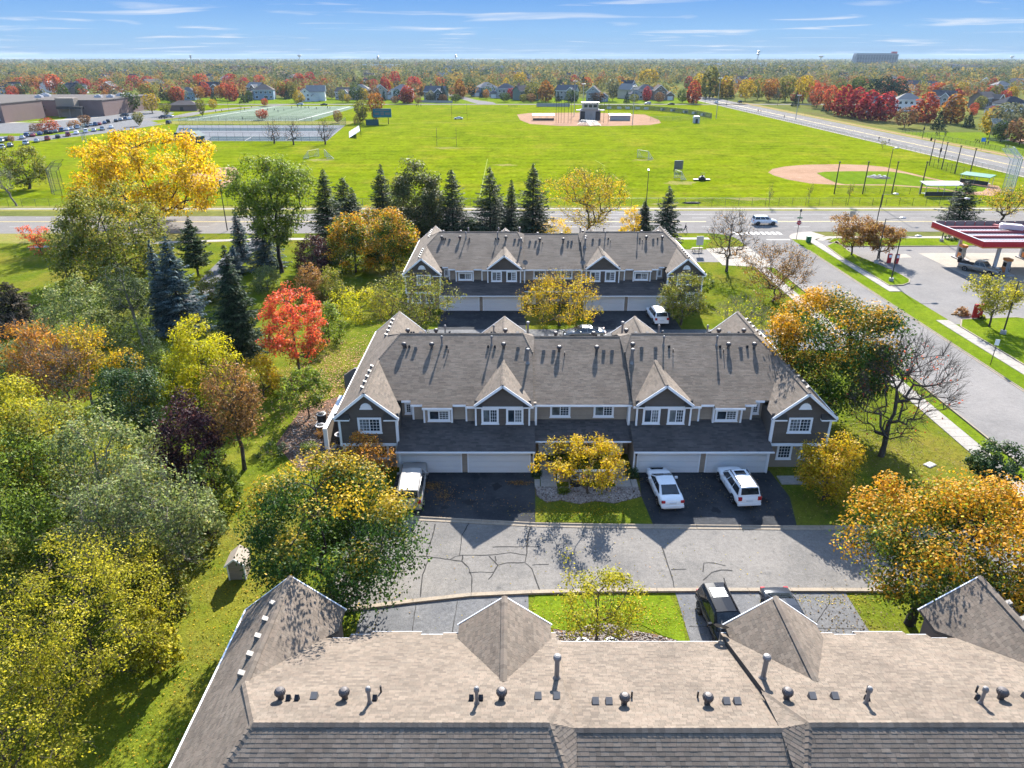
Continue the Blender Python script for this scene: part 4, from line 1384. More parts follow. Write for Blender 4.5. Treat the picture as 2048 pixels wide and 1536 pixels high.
def skeleton(r_, H, base, Rad, shape, n_tips, trunk_r, lean=(0, 0), forks=1, rough=.22, inner=.45, sub=3):
    """tips spread through a lumpy crown, each joined to the nearest limb below it; limb thickness from what hangs on it"""
    t = r_.rand(n_tips * 6)
    e = env(shape, t)
    keep = r_.rand(len(t)) < (e ** 1.6 + .05)
    t = t[keep][:n_tips]
    n = len(t)
    th = r_.rand(n) * 2 * np.pi
    lump = np.zeros(n)
    for _ in range(9):
        a0, t0, k, s = r_.rand() * 6.28, r_.rand(), r_.uniform(-.9, 1) * rough, r_.uniform(.35, .8)
        dth = np.angle(np.exp(1j * (th - a0)))
        lump += k * np.exp(-(dth / s) ** 2 - ((t - t0) / .28) ** 2)
    rho = np.clip(inner + (1 - inner) * r_.rand(n) ** .6, 0, 1)
    rr = Rad * env(shape, t) * rho * (1 + lump)
    z = base + (H - base) * t * (1 + .35 * lump * (t > .6))
    P = np.stack([rr * np.cos(th) + lean[0] * z, rr * np.sin(th) + lean[1] * z, z], 1)
    # trunk nodes
    nodes, par = [np.array([0., 0, -.2])], [-1]
    top = base + (H - base) * (.62 if shape != 'vase' else .35)
    k = 7
    wob = r_.normal(size=(k + 1, 2)) * .03 * Rad
    for i in range(1, k + 1):
        zz = top * i / k
        nodes.append(np.array([wob[i, 0] + lean[0] * zz, wob[i, 1] + lean[1] * zz, zz])); par.append(len(nodes) - 2)
    order = np.argsort(np.hypot(P[:, 0] - lean[0] * z, P[:, 1] - lean[1] * z) * .7 + P[:, 2] * .3)
    tip_nodes = []
    cap = 4000
    N = np.zeros((cap, 3)); N[:len(nodes)] = nodes
    cnt = len(nodes)
    for i in order:
        p = P[i]
        Q = N[1:cnt]
        dz = p[2] - Q[:, 2]
        d = np.linalg.norm(Q - p, axis=1)
        cost = d + np.where(dz < .12 * d, 2.2 * (.12 * d - dz), 0) + .15 * np.hypot(Q[:, 0], Q[:, 1]) * 0
        j = int(np.argmin(cost)) + 1
        a = N[j].copy()
        last = j
        m = sub if d[j - 1] > 1.2 else 1
        for s in range(1, m + 1):
            f = s / m
            q = a + (p - a) * f
            q[2] += .12 * d[j - 1] * math.sin(f * math.pi) * (1 if p[2] > a[2] else .4)
            if s < m:
                q += r_.normal(size=3) * .035 * d[j - 1]
            if cnt < cap:
                N[cnt] = q
                par.append(last); last = cnt; cnt += 1
        tip_nodes.append(last)
    flow = np.zeros(cnt)
    for tn in tip_nodes:
        flow[tn] += 1
    for i in range(cnt - 1, 0, -1):
        flow[par[i]] += flow[i]
    rad = trunk_r * np.maximum(flow, .6) ** .5 / (max(flow[0], 1) ** .5)
    rad = np.maximum(rad, .010)
    segs = [(*N[par[i]], min(rad[par[i]], rad[i] * 1.35), *N[i], rad[i]) for i in range(1, cnt)]
    segs[0] = (*N[0], rad[0] * 1.35, *N[1], rad[1])
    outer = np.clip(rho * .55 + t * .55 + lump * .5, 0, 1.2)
    return segs, P, outer, N[:cnt], rad


TREES = {}


def tree(label, u, vb, vt, wpx, mat, shape='round', n_leaf=9000, size=.2, base=.22, tips=150, trunk=None, clump=None, cat='tree', name='tree', group=None,
         bark=None, seed=None, inner=.45, rough=.36, lean=(0, 0), flat=.75, aspect=None, twigs=0, up=.35, hmul=1.0, at=None, h=None, rad=None, side=(0, 0, 0)):
    """a leafy or bare tree: its foot, top and width as measured in the photograph give its place and size"""
    x, y = at if at else G(u, vb)
    H = h if h else max(.5, Zat(vt, y)) * hmul
    if not at:                                # u was read at the middle of the crown, above the foot
        x = (u - 1024) * mpp(y, H * .5)
    Rd = rad if rad else wpx / 2 * mpp(y, H * .55)
    seed = seed if seed is not None else len(TREES) * 17 + 5
    TREES[label] = 1
    r_ = np.random.RandomState(seed)
    b0 = base * H
    tr_r = trunk or max(.05, .03 * H)
    cl = clump or max(.16, Rd * .17)
    segs, P, outer, N, rad = skeleton(r_, H - cl * .6, b0, max(.2, Rd - cl * .7), shape, tips, tr_r, lean, rough=rough, inner=inner)
    root = empty(name, (x, y, 0), 0, label, cat, group)
    if twigs:                                 # fine bare twigs at every tip
        k = twigs
        src = np.repeat(P, k, 0)
        d = r_.normal(size=src.shape) * .55; d[:, 2] += .55
        cdir = src - np.array([0, 0, b0 + (H - b0) * .25]); cdir /= np.linalg.norm(cdir, axis=1, keepdims=True) + 1e-9
        d += cdir * .9
        L_ = cl * r_.uniform(.7, 2.2, len(src))[:, None]
        e_ = src + d / np.linalg.norm(d, axis=1, keepdims=True) * L_
        segs = list(segs) + [(*a, .011, *b, .005) for a, b in zip(src, e_)]
        mid_ = src + (e_ - src) * .5
        d2 = r_.normal(size=src.shape) * .6 + (e_ - src)
        e2 = mid_ + d2 / np.linalg.norm(d2, axis=1, keepdims=True) * L_ * .55
        segs += [(*a, .008, *b, .004) for a, b in zip(mid_, e2)]
        P2 = e_
    V, Fc = tubes(segs, 5 if len(segs) < 900 else 4)
    put('trunk', np_mesh('trunk', V, Fc, bark or bark_m, smooth=True), root)
    if n_leaf:
        n_leaf, size = int(n_leaf * .70), size * 1.12
        w = r_.uniform(.4, 1.6, len(P)); w /= w.sum()
        idx = r_.choice(len(P), n_leaf, p=w)
        q = r_.normal(size=(n_leaf, 3))
        q /= np.linalg.norm(q, axis=1, keepdims=True)
        q *= (r_.rand(n_leaf, 1) ** .45) * cl * 1.35 * r_.uniform(.75, 1.25, (len(P), 1))[idx]
        q[:, 2] *= flat
        C = P[idx] + q
        od = q / (np.linalg.norm(q, axis=1, keepdims=True) + 1e-6) * 1.1
        C[:, 2] = np.maximum(C[:, 2], .06)
        LV, LF = leaves(C, r_, size, up, aspect or .62, od)
        cr_ = r_.rand(len(P))
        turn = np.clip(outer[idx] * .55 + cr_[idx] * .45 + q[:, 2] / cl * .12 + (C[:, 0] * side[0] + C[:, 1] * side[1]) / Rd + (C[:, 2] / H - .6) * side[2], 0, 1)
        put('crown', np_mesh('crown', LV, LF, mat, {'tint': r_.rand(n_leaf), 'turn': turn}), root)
    return root


def conifer(label, u, vb, vt, wpx, mat, kind='spruce', dens=1.0, name=None, group=None, seed=None, at=None, h=None, bark=None, base=.05, gap=.15):
    x, y = at if at else G(u, vb)
    H = h if h else max(1, Zat(vt, y))
    if not at:
        x = (u - 1024) * mpp(y, H * .45)
    Rd = wpx / 2 * mpp(y, H * .3) * (1.5 if vb < 500 else 1.15)
    dens *= 1.5
    seed = seed if seed is not None else len(TREES) * 13 + 3
    TREES[label] = 1
    r_ = np.random.RandomState(seed)
    segs = [(0, 0, -.2, .022 * H, 0, 0, H * .5, .014 * H), (0, 0, H * .5, .014 * H, 0, 0, H, .01)]
    C, A, T, TU = [], [], [], []
    z = base * H
    while z < H * .985:
        f = z / H
        r = Rd * (1 - f) ** .82 * r_.uniform(.82, 1.08)
        if f < .14:
            r *= .8 + f * 1.4
        nb = max(3, int(round(7 * (1 - f) ** .3)))
        a0 = r_.rand() * 6.28
        for k in range(nb):
            if r_.rand() < gap:
                continue
            a = a0 + 6.283 * k / nb + r_.normal() * .16
            l = r * r_.uniform(.6, 1.25)
            dr = np.array([math.cos(a), math.sin(a)])
            rise = .55 * f - .12 if kind == 'spruce' else .3
            tip = np.array([dr[0] * l, dr[1] * l, z + l * (rise - .12)])
            midp = np.array([dr[0] * l * .55, dr[1] * l * .55, z + l * (rise * .6 - .13)])
            segs += [(0, 0, z, .035, *midp, .02), (*midp, .02, *tip, .008)]
            ns = max(2, int(l / .16 * dens))
            s = (np.arange(ns) + r_.rand(ns)) / ns
            s = .12 + .88 * s
            pos = np.stack([dr[0] * l * s, dr[1] * l * s, z + np.interp(s, [0, .55, 1], [0, midp[2] - z, tip[2] - z])], 1)
            for rep in range(3):
                side = r_.normal(size=ns) * (.34 * l * (1.05 - s) + .05)
                p2 = pos.copy()
                p2[:, 0] += -dr[1] * side; p2[:, 1] += dr[0] * side
                p2[:, 2] -= np.abs(side) * .25 + r_.rand(ns) * .12
                C.append(p2)
                A.append(np.stack([np.full(ns, dr[0]) - dr[1] * np.sign(side) * .8, np.full(ns, dr[1]) + dr[0] * np.sign(side) * .8, np.full(ns, -.25) + r_.normal(size=ns) * .2], 1))
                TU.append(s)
        z += (.30 if H > 6 else .22) * r_.uniform(.8, 1.2) / max(.6, dens ** .5)
    C, A, TU = np.vstack(C), np.vstack(A), np.concatenate(TU)
    n = len(C)
    A /= np.linalg.norm(A, axis=1, keepdims=True)
    up = np.array([[0, 0, 1.]]) + r_.normal(size=(n, 3)) * .45
    B = np.cross(A, up); B /= np.linalg.norm(B, axis=1, keepdims=True) + 1e-9
    l = (r_.uniform(.26, .5, n) * (1.0 if kind == 'spruce' else 1.15))[:, None]
    w = l * .36
    V = np.stack([C - A * l * .4, C + B * w * .5, C + A * l * .6 - [[0, 0, .03]], C - B * w * .5], 1).reshape(-1, 3)
    root = empty(name or ('spruce_tree' if kind == 'spruce' else 'pine_tree'), (x, y, 0), r_.rand() * 6, label, 'conifer', group)
    tv, tf = tubes(segs, 4)
    put('trunk', np_mesh('trunk', tv, tf, bark or bark_dark, smooth=True), root)
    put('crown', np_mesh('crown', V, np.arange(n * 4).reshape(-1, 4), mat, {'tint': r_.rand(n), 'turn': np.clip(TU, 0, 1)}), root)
    return root


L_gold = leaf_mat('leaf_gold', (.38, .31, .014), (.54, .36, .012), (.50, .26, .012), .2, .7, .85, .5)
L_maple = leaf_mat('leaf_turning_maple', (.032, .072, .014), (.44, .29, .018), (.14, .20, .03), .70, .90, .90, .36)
L_maple_g = leaf_mat('leaf_green_maple', (.034, .08, .014), (.46, .24, .016), (.13, .19, .03), .76, .94, .92, .36)
L_maple_o = leaf_mat('leaf_orange_maple', (.055, .10, .016), (.48, .24, .016), (.30, .32, .03), .54, .74, .84, .40)
L_red = leaf_mat('leaf_scarlet', (.16, .12, .02), (.56, .085, .05), (.48, .20, .05), .30, .55, .84, .45)
L_yel = leaf_mat('leaf_yellow', (.18, .18, .016), (.45, .32, .014), (.42, .20, .02), .25, .7, .87)
L_ygreen = leaf_mat('leaf_yellow_green', (.15, .18, .022), (.33, .30, .022), (.42, .35, .03), .2, .75, .85)
L_lime = leaf_mat('leaf_lime', (.20, .22, .012), (.38, .36, .012), (.44, .36, .02), .2, .7, .85, .5)
L_olive = leaf_mat('leaf_olive', (.08, .11, .02), (.21, .215, .035), (.24, .17, .03), .3, .85, .88)
L_green = leaf_mat('leaf_green', (.07, .11, .016), (.155, .21, .03), (.20, .20, .03), .3, .9, .9)
L_dolive = leaf_mat('leaf_dark_olive', (.035, .05, .018), (.085, .10, .03), (.17, .13, .04), .3, .9, .9, .3)
L_dgreen = leaf_mat('leaf_dark_green', (.022, .048, .018), (.05, .092, .032), (.12, .14, .035), .3, .9, .93, .3)
L_grey = leaf_mat('leaf_grey_green', (.075, .11, .035), (.185, .225, .085), (.28, .26, .10), .25, .8, .86, .42)
L_purple = leaf_mat('leaf_purple', (.022, .012, .018), (.065, .026, .034), (.16, .06, .05), .3, .95, .86, .3)
L_rust = leaf_mat('leaf_rust', (.16, .09, .03), (.30, .15, .05), (.30, .19, .05), .2, .8, .85, .35)
L_brown = leaf_mat('leaf_brown', (.09, .07, .035), (.19, .125, .06), (.24, .19, .07), .2, .8, .85, .35)
L_orange = leaf_mat('leaf_orange', (.22, .13, .03), (.44, .19, .03), (.46, .30, .05), .2, .75, .85, .45)
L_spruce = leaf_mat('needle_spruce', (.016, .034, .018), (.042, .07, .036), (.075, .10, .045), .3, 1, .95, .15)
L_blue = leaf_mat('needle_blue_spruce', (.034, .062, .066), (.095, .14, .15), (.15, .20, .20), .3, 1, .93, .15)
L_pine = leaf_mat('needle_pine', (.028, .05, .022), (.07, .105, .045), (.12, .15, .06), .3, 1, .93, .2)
L_juniper = leaf_mat('needle_brown', (.03, .03, .02), (.08, .065, .045), (.14, .10, .06), .3, 1, .9, .2)

# --- close trees round the drive
tree('large maple turning from green to gold beside the left end of the drive', 640, 1195, 893, 350, L_maple, 'maple', 52000, .165, .16, 150, .2, .92, at=(-10.9, 33.7), h=10.4, rad=5.7, bark=bark_dark, rough=.5, side=(0, .10, .22))
tree('large orange and gold maple at the right end of the drive', 1812, 1243, 930, 430, L_maple_o, 'maple', 56000, .165, .26, 160, .26, .95, at=(23.2, 31.8), h=9.7, rad=5.6, lean=(.30, .0), side=(0, 0, .25), bark=bark_dark, rough=.5)
tree('small golden tree on the gravel bed before the middle row', 1180, 985, 850, 168, L_yel, 'maple', 9500, .14, .2, 80, .1, .46, at=(5.75, 45.4), h=5.1, rad=3.2, rough=.55, inner=.3)
tree('thin yellow tree on the bright lawn of the nearest row', 1237, 1268, 1112, 178, L_ygreen, 'round', 6200, .13, .28, 90, .09, .42, at=(4.75, 30.3), h=5.2, rad=2.75, inner=.25)
tree('yellow and orange tree beside the right garage of the middle row', 1645, 1030, 868, 160, L_yel, 'maple', 15000, .15, .16, 110, .11, .6, at=(23.2, 44.6), h=6.0, rad=2.6)
tree('orange leaved small tree behind the parked van', 750, 1000, 885, 118, L_orange, 'round', 7500, .14, .16, 110, .08, .4, at=(-11.3, 46.2), h=4.7, rad=2.3, inner=.3)
tree('tall green and orange maple right of the middle row', 1685, 850, 566, 300, L_maple_g, 'vase', 52000, .2, .14, 140, .22, 1.05, at=(28.4, 57.6), h=11.8, rad=6.6, bark=bark_dark, rough=.5, side=(-.24, 0, .2))
tree('spreading bare tree with a few red leaves beside the side street', 1815, 912, 690, 220, L_red, 'round', 420, .16, .2, 280, .24, .7, at=(30.6, 51.0), h=10.6, rad=4.0, lean=(.02, .0), bark=bark_m, twigs=5, inner=.2)
tree('round dark green tree beside the side street footpath', 1978, 965, 872, 98, L_dgreen, 'round', 5200, .2, .12, 90, .1, .4, at=(36.9, 46.6), h=3.9, rad=2.0)
tree('scarlet red maple on the leaf strewn lawn', 583, 738, 565, 138, L_red, 'column', 14000, .2, .2, 150, .15, .5, at=(-22.3, 68.2), h=9.6, rad=3.9, inner=.5)
tree('small dark green tree beside the air conditioning units', 618, 838, 742, 92, L_green, 'round', 5200, .18, .22, 80, .08, .42, at=(-18.6, 57.9), h=5.0, rad=2.6)
# --- between the middle and far rows
tree('half bare crab apple left of the farthest row', 790, 690, 525, 210, L_olive, 'vase', 9500, .18, .2, 220, .2, .7, at=(-11.2, 75.2), h=8.6, rad=5.6, inner=.2, twigs=3, bark=bark_m)
tree('orange and yellow tree in front of the farthest row', 1140, 690, 562, 215, L_yel, 'round', 9000, .17, .12, 130, .16, .7, at=(5.8, 82.5), h=6.8, rad=5.2, inner=.2, twigs=3, rough=.55)
tree('thinning olive tree right of the farthest row', 1355, 660, 548, 120, L_olive, 'round', 9000, .18, .18, 150, .15, .5, at=(20.8, 82.8), h=6.6, rad=3.4, inner=.25, twigs=2)
tree('sparse tree with yellow green twigs behind the right gable', 1450, 668, 585, 120, L_lime, 'vase', 900, .16, .12, 170, .1, .5, at=(26.0, 75.4), h=5.8, rad=3.4, inner=.2, twigs=4, bark=bark_pale)
tree('bright yellow green shrubs left of the farthest row', 735, 600, 540, 150, L_lime, 'dome', 6500, .2, .05, 90, .08, .6, at=(-19.5, 87), h=3.6, rad=4.6, cat='shrub', name='shrub')
tree('small round green tree at the right end of the farthest row', 1425, 583, 526, 44, L_green, 'round', 1800, .22, .25, 50, .07, .35, at=(25.8, 92.8), h=4.2, rad=1.7)
tree('bare brown shrub tree beside the side street', 1600, 612, 488, 170, L_rust, 'vase', 6000, .19, .06, 240, .16, .6, at=(35.3, 92.0), h=7.8, rad=5.8, inner=.15, twigs=5, bark=bark_m, cat='tree')
tree('tall bare tree by the drive entrance', 1466, 543, 408, 104, L_rust, 'round', 500, .2, .22, 230, .2, .55, at=(33.1, 106.8), h=9.6, rad=4.4, inner=.15, twigs=4, bark=bark_m)
tree('reddish brown tree on the filling station island', 1676, 503, 427, 100, L_rust, 'vase', 8000, .24, .2, 130, .14, .6, at=(56.6, 116.6), h=6.6, rad=4.3, inner=.3, twigs=2, bark=bark_dark)
tree('smaller reddish brown tree beside the forecourt', 1712, 508, 430, 80, L_rust, 'vase', 6500, .24, .2, 110, .12, .5, at=(60.3, 114.6), h=6.0, rad=3.4, inner=.3, twigs=2, bark=bark_dark)
tree('thin yellow green tree below the filling station', 1975, 657, 562, 110, L_ygreen, 'vase', 6500, .2, .28, 150, .12, .5, at=(58.4, 82), h=6.2, rad=4.0, inner=.2, twigs=2)
tree('orange hedge bush at the right edge of the picture', 2035, 745, 630, 100, L_orange, 'dome', 6000, .17, .03, 100, .06, .5, at=(58.3, 68.2), h=4.4, rad=3.0, cat='shrub', name='shrub')
tree('brown bush below the orange hedge', 2030, 775, 700, 60, L_rust, 'dome', 2500, .17, .03, 60, .05, .4, at=(56.4, 66.0), h=2.0, rad=1.9, cat='shrub', name='shrub')
# --- dark belt of conifers and trees behind the farthest row
for lab, u, vb, vt, w, m_ in (('tall dark spruce leftmost of the belt behind the farthest row', 765, 462, 326, 62, L_spruce), ('dark spruce right of the rounded tree behind the farthest row', 905, 470, 337, 72, L_spruce),
                              ('open branched spruce in the middle of the belt', 980, 474, 331, 76, L_spruce), ('slim spruce between two wider spruces', 1023, 468, 356, 36, L_spruce),
                              ('dense dark spruce beside the wide bare tree', 1066, 478, 323, 74, L_spruce), ('small dark spruce beside a yellow bush', 1288, 462, 400, 36, L_spruce),
                              ('lone spruce at the right end of the farthest row', 1334, 484, 368, 58, L_spruce), ('broad spruce between main road and filling station', 1925, 452, 357, 78, L_spruce),
                              ('short spruce tip behind the orange maple', 708, 470, 375, 40, L_spruce), ('dark green pine left of the orange maples', 655, 520, 333, 105, L_pine)):
    conifer(lab, u, vb, vt, w, m_)
tree('rounded dark green tree between two spruces', 830, 470, 311, 118, L_dolive, 'maple', 26000, .34, .04, 120, .22, 1.15, rough=.2)
for i_, (u_, w_, t_, lab) in enumerate(((775, 60, 428, 'dark undergrowth left in the belt behind the farthest row'), (868, 70, 432, 'dark undergrowth below the rounded dark tree'), (940, 60, 436, 'dark undergrowth between the second and third spruce'), (1005, 60, 438, 'dark undergrowth below the slim spruce'), (1050, 50, 430, 'dark undergrowth beside the dense spruce'))):
    tree(lab, u_, 468, t_, w_, L_dgreen, 'dome', 5000, .28, .02, 70, .06, .7, cat='shrub', name='shrub')
conifer('dark spruce half hidden behind the rounded dark tree', 860, 455, 350, 60, L_spruce)
conifer('short spruce between the third spruce and the slim one', 1000, 455, 392, 44, L_spruce)
conifer('dark spruce behind the orange maples', 690, 475, 352, 80, L_spruce)
tree('wide half bare tree with yellow lower leaves', 1180, 478, 341, 180, L_yel, 'vase', 9500, .24, .16, 280, .3, .9, inner=.15, twigs=4, bark=bark_m)
tree('yellow bush under the wide bare tree', 1105, 478, 432, 110, L_gold, 'dome', 3600, .22, .03, 70, .06, .6, cat='shrub', name='shrub')
tree('golden yellow bush beside the small spruce', 1262, 470, 404, 50, L_gold, 'dome', 3200, .22, .04, 60, .06, .5, cat='shrub', name='shrub')
tree('tall vase shaped green tree with dark limbs', 548, 545, 313, 172, L_green, 'vase', 26000, .30, .28, 170, .3, 1.1, inner=.35, bark=bark_dark)
tree('orange and green maple left of the farthest row', 705, 545, 408, 118, L_maple_o, 'maple', 16000, .27, .06, 100, .16, 1.0)
tree('second orange and green maple touching the farthest row', 785, 540, 410, 110, L_maple_o, 'maple', 16000, .27, .06, 100, .16, 1.0)
tree('yellow tipped maple behind the orange maples', 745, 520, 404, 100, L_maple_o, 'maple', 7000, .24, .1, 100, .16, .8)
tree('dark purple leaved tree beside the vase shaped tree', 622, 560, 466, 78, L_purple, 'round', 6500, .22, .1, 90, .12, .55)
tree('rusty brown bush below the purple tree', 622, 600, 524, 82, L_rust, 'dome', 4800, .2, .04, 90, .08, .5, inner=.3, twigs=2, cat='shrub', name='shrub')
tree('dark brown green bush right of the rusty bush', 665, 605, 530, 70, L_olive, 'dome', 4200, .2, .04, 80, .08, .5, cat='shrub', name='shrub')
tree('pale green bush left of the red maple', 533, 580, 525, 62, L_grey, 'dome', 3800, .2, .04, 70, .08, .45, cat='shrub', name='shrub')
tree('green bushes right of the red maple', 655, 680, 600, 76, L_green, 'dome', 3800, .2, .04, 70, .08, .5, cat='shrub', name='shrub')
conifer('pale blue spruce left of two blue spruces', 478, 520, 420, 50, L_blue)
conifer('blue spruce close beside the vase shaped tree', 525, 535, 413, 80, L_blue)
conifer('small blue green conifer below the blue spruces', 470, 550, 490, 48, L_blue)
conifer('dark spruce left of the asphalt trail', 387, 553, 432, 82, L_pine, 'pine', base=.2)
conifer('tall blue green spruce in front of the trail', 350, 665, 468, 118, L_blue, dens=1.2)
conifer('slim blue spruce beside the tall blue green spruce', 318, 660, 475, 60, L_blue)
conifer('dark green spruce right of the trail', 468, 708, 487, 112, L_spruce, dens=1.2)
# --- left side
tree('huge golden yellow cottonwood by the main road', 288, 452, 247, 296, L_gold, 'maple', 34000, .42, .12, 190, .5, 1.5, lean=(-.03, 0), bark=bark_dark, rough=.5)
tree('large yellow green willow like tree by the lawn', 215, 560, 366, 232, L_olive, 'dome', 34000, .30, .06, 190, .32, 1.15, rough=.3)
tree('small red leaning tree on the roadside lawn', 82, 522, 446, 56, L_red, 'vase', 2200, .2, .18, 80, .08, .4, lean=(-.25, 0), inner=.25)
tree('round olive brown tree on the field behind the main road', 46, 378, 285, 92, L_olive, 'round', 9000, .36, .1, 100, .3, 1.0, bark=bark_dark)
tree('leaning bare grey tree at the left edge beside the fence', 22, 412, 330, 60, L_grey, 'vase', 800, .25, .3, 120, .2, .6, lean=(-.35, 0), twigs=3, bark=bark_pale)
conifer('dark brown juniper at the left edge', 25, 660, 560, 130, L_juniper, dens=1.2)
tree('silvery grey green willow behind the yellow thicket', 150, 690, 552, 170, L_grey, 'dome', 11000, .22, .06, 150, .14, .75)
tree('grey green bush behind the tall pine', 250, 660, 555, 110, L_grey, 'dome', 6000, .22, .06, 90, .1, .6)
tree('leaning pine with a bare orange trunk', 268, 690, 520, 86, L_pine, 'round', 6500, .26, .42, 70, .16, .65, lean=(-.10, 0), aspect=.2, bark=bark_pale)
tree('feathery green pine below the leaning pine', 280, 770, 640, 115, L_pine, 'maple', 9000, .26, .08, 100, .14, .65, aspect=.22)
tree('orange yellow thicket tree with bare stems', 75, 830, 636, 130, L_orange, 'vase', 6500, .19, .2, 170, .14, .6, inner=.15, twigs=3, bark=bark_pale)
tree('second orange yellow thicket tree beside the leaning pine', 165, 810, 650, 130, L_yel, 'vase', 6500, .19, .2, 170, .14, .6, inner=.15, twigs=3, bark=bark_pale)
tree('thin stemmed thicket tree with few leaves', 130, 845, 690, 130, L_rust, 'vase', 2800, .18, .1, 170, .1, .5, inner=.1, twigs=4, bark=bark_pale)
tree('golden bush above the dark green bush', 262, 800, 688, 90, L_yel, 'dome', 4800, .18, .06, 80, .08, .5, inner=.3)
tree('bright lemon yellow tree beside the conifers', 398, 800, 626, 138, L_lime, 'maple', 15000, .19, .06, 150, .12, .6)
tree('dark glossy green bush in the thicket', 262, 885, 715, 132, L_dgreen, 'round', 12000, .19, .06, 130, .12, .6)
tree('orange and green sapling left of the red maple', 520, 790, 704, 96, L_yel, 'dome', 5200, .18, .08, 80, .08, .5)
tree('dark purple leaved tree in the middle of the left thicket', 375, 975, 770, 148, L_purple, 'maple', 14000, .19, .06, 140, .14, .6)
tree('rusty half bare tree beside the purple tree', 470, 938, 722, 142, L_rust, 'round', 7500, .17, .3, 190, .16, .55, inner=.2, twigs=3, bark=bark_m)
tree('pale olive tree at the left edge above the thicket', 40, 960, 745, 170, L_ygreen, 'round', 13000, .19, .06, 140, .14, .65)
tree('olive green tree at the left edge', 20, 1090, 860, 190, L_green, 'round', 14000, .19, .05, 140, .14, .7)
tree('broad yellow green tree in the left thicket', 110, 1030, 800, 170, L_olive, 'round', 13000, .18, .06, 140, .14, .65)
tree('grey green leafy tree with a crooked bare stem', 195, 1075, 800, 190, L_grey, 'round', 12000, .17, .1, 160, .16, .65, bark=bark_pale)
tree('dull green bush right of the dark glossy bush', 300, 970, 850, 110, L_grey, 'dome', 6000, .18, .05, 90, .08, .5)
tree('silvery thicket tree reaching over the lawn', 330, 1150, 925, 190, L_grey, 'round', 12000, .16, .06, 170, .14, .6, inner=.2, twigs=2, bark=bark_pale)
tree('grey green thicket tree behind the yellow tree', 210, 1190, 970, 170, L_grey, 'round', 9500, .16, .06, 150, .14, .6, inner=.2, twigs=2, bark=bark_pale)
tree('dark green undergrowth tree at the left edge', 60, 1190, 960, 170, L_green, 'round', 11000, .17, .04, 130, .12, .6)
tree('dark bush with rusty leaves at the left edge', 15, 1260, 1080, 150, L_olive, 'dome', 8000, .16, .04, 110, .1, .55)
tree('yellow leaved tree in the lower left corner', 150, 1390, 1150, 300, L_ygreen, 'round', 30000, .115, .08, 220, .16, .6, inner=.2, twigs=2, at=(-22.2, 28.2), h=8.2, rad=5.4)
tree('second yellow tree at the lower left edge', 30, 1480, 1270, 220, L_ygreen, 'round', 20000, .115, .06, 160, .14, .55, inner=.2, twigs=2, at=(-22.3, 21.6), h=6.4, rad=4.2)
for i_, (lab, u_, vb_, vt_, w_, m_) in enumerate((('green filler bush between purple tree and lawn edge', 425, 1010, 900, 120, L_green), ('grey green bush at the lawn edge of the thicket', 385, 1085, 975, 130, L_grey), ('olive bush under the silvery thicket tree', 300, 1225, 1085, 140, L_olive),
                                               ('lime green bush between thicket and wooden fence', 235, 1000, 880, 120, L_ygreen), ('green bush left of the lemon yellow tree', 335, 780, 700, 90, L_green), ('olive bush below the scarlet maple', 470, 845, 780, 90, L_olive), ('dull green bush left of the trail spruce', 420, 745, 660, 70, L_olive),
                                               ('grey green bush at the left edge above the thicket', 20, 770, 680, 110, L_grey), ('brown green bush below the juniper', 70, 740, 650, 120, L_olive), ('olive tree filling the left edge of the thicket', 30, 960, 850, 150, L_olive), ('yellow green bush beside the yellow tree', 300, 1330, 1210, 120, L_ygreen),
                                               ('green bush under the large willow like tree', 330, 590, 520, 90, L_green), ('olive bush right of the willow like tree', 420, 600, 540, 70, L_olive))):
    tree(lab, u_, vb_, vt_, w_, m_, 'dome', 6500, .18, .03, 80, .08, None, cat='shrub', name='shrub')
tree('dark evergreen shrub beside the nearest roof', 333, 1500, 1478, 56, L_dgreen, 'dome', 3500, .12, .03, 60, .05, .3, at=(-13.6, 16.6), h=1.8, rad=1.0, cat='shrub', name='shrub')
for i_, (lab, x_, y_, h_, r_, m_) in enumerate((('small shrub right of the left entry walk', 3.9, 45.6, .6, .5, L_green), ('low dark shrub beside the right entry walk', 9.5, 47.9, .8, .65, L_dgreen), ('low shrub beside the left garage corner', 1.95, 48.0, .7, .5, L_dgreen),
                                              ('shrub in the brown bed left of the middle row', -17.0, 52.0, .9, .8, L_green), ('pale shrub nearest the white end wall', -15.8, 50.6, .6, .5, L_olive), ('dark hedge at the left edge of the lawn bed', -19.8, 51.0, 1.6, 1.4, L_dgreen),
                                              ('olive shrub behind the stones left of the middle row', -16.6, 54.4, .9, .7, L_rust), ('shrubs along the right end wall', 26.3, 55, 1.0, .9, L_green),
                                              ('round shrub pair on the strip beside the forecourt', 65.4, 127.5, 1.1, 1.1, L_dgreen), ('yellowish shrub on the strip beside the forecourt', 63.9, 127.3, 1.2, 1.1, L_ygreen), ('low dark shrub under the lamp beside the canopy', 79.5, 127.4, 1.2, 1.4, L_dgreen),
                                              ('small brown shrub above the thin tree', 57.7, 86.6, 1.1, 1.1, L_rust), ('small green shrub beside the brown shrub', 59.2, 85.2, .8, .8, L_olive), ('green shrub at the feet of the far left gable', -10.6, 86.4, 1.2, 1.2, L_green),
                                              ('tall dark bush by the small lawn patch of the nearest row', -9.2, 28.6, .7, .7, L_olive))):
    tree(lab, 0, 0, 0, 0, m_, 'dome', 900, .11 if y_ < 60 else .2, .03, 30, .04, .22, at=(x_, y_), h=h_, rad=r_, cat='shrub', name='shrub')
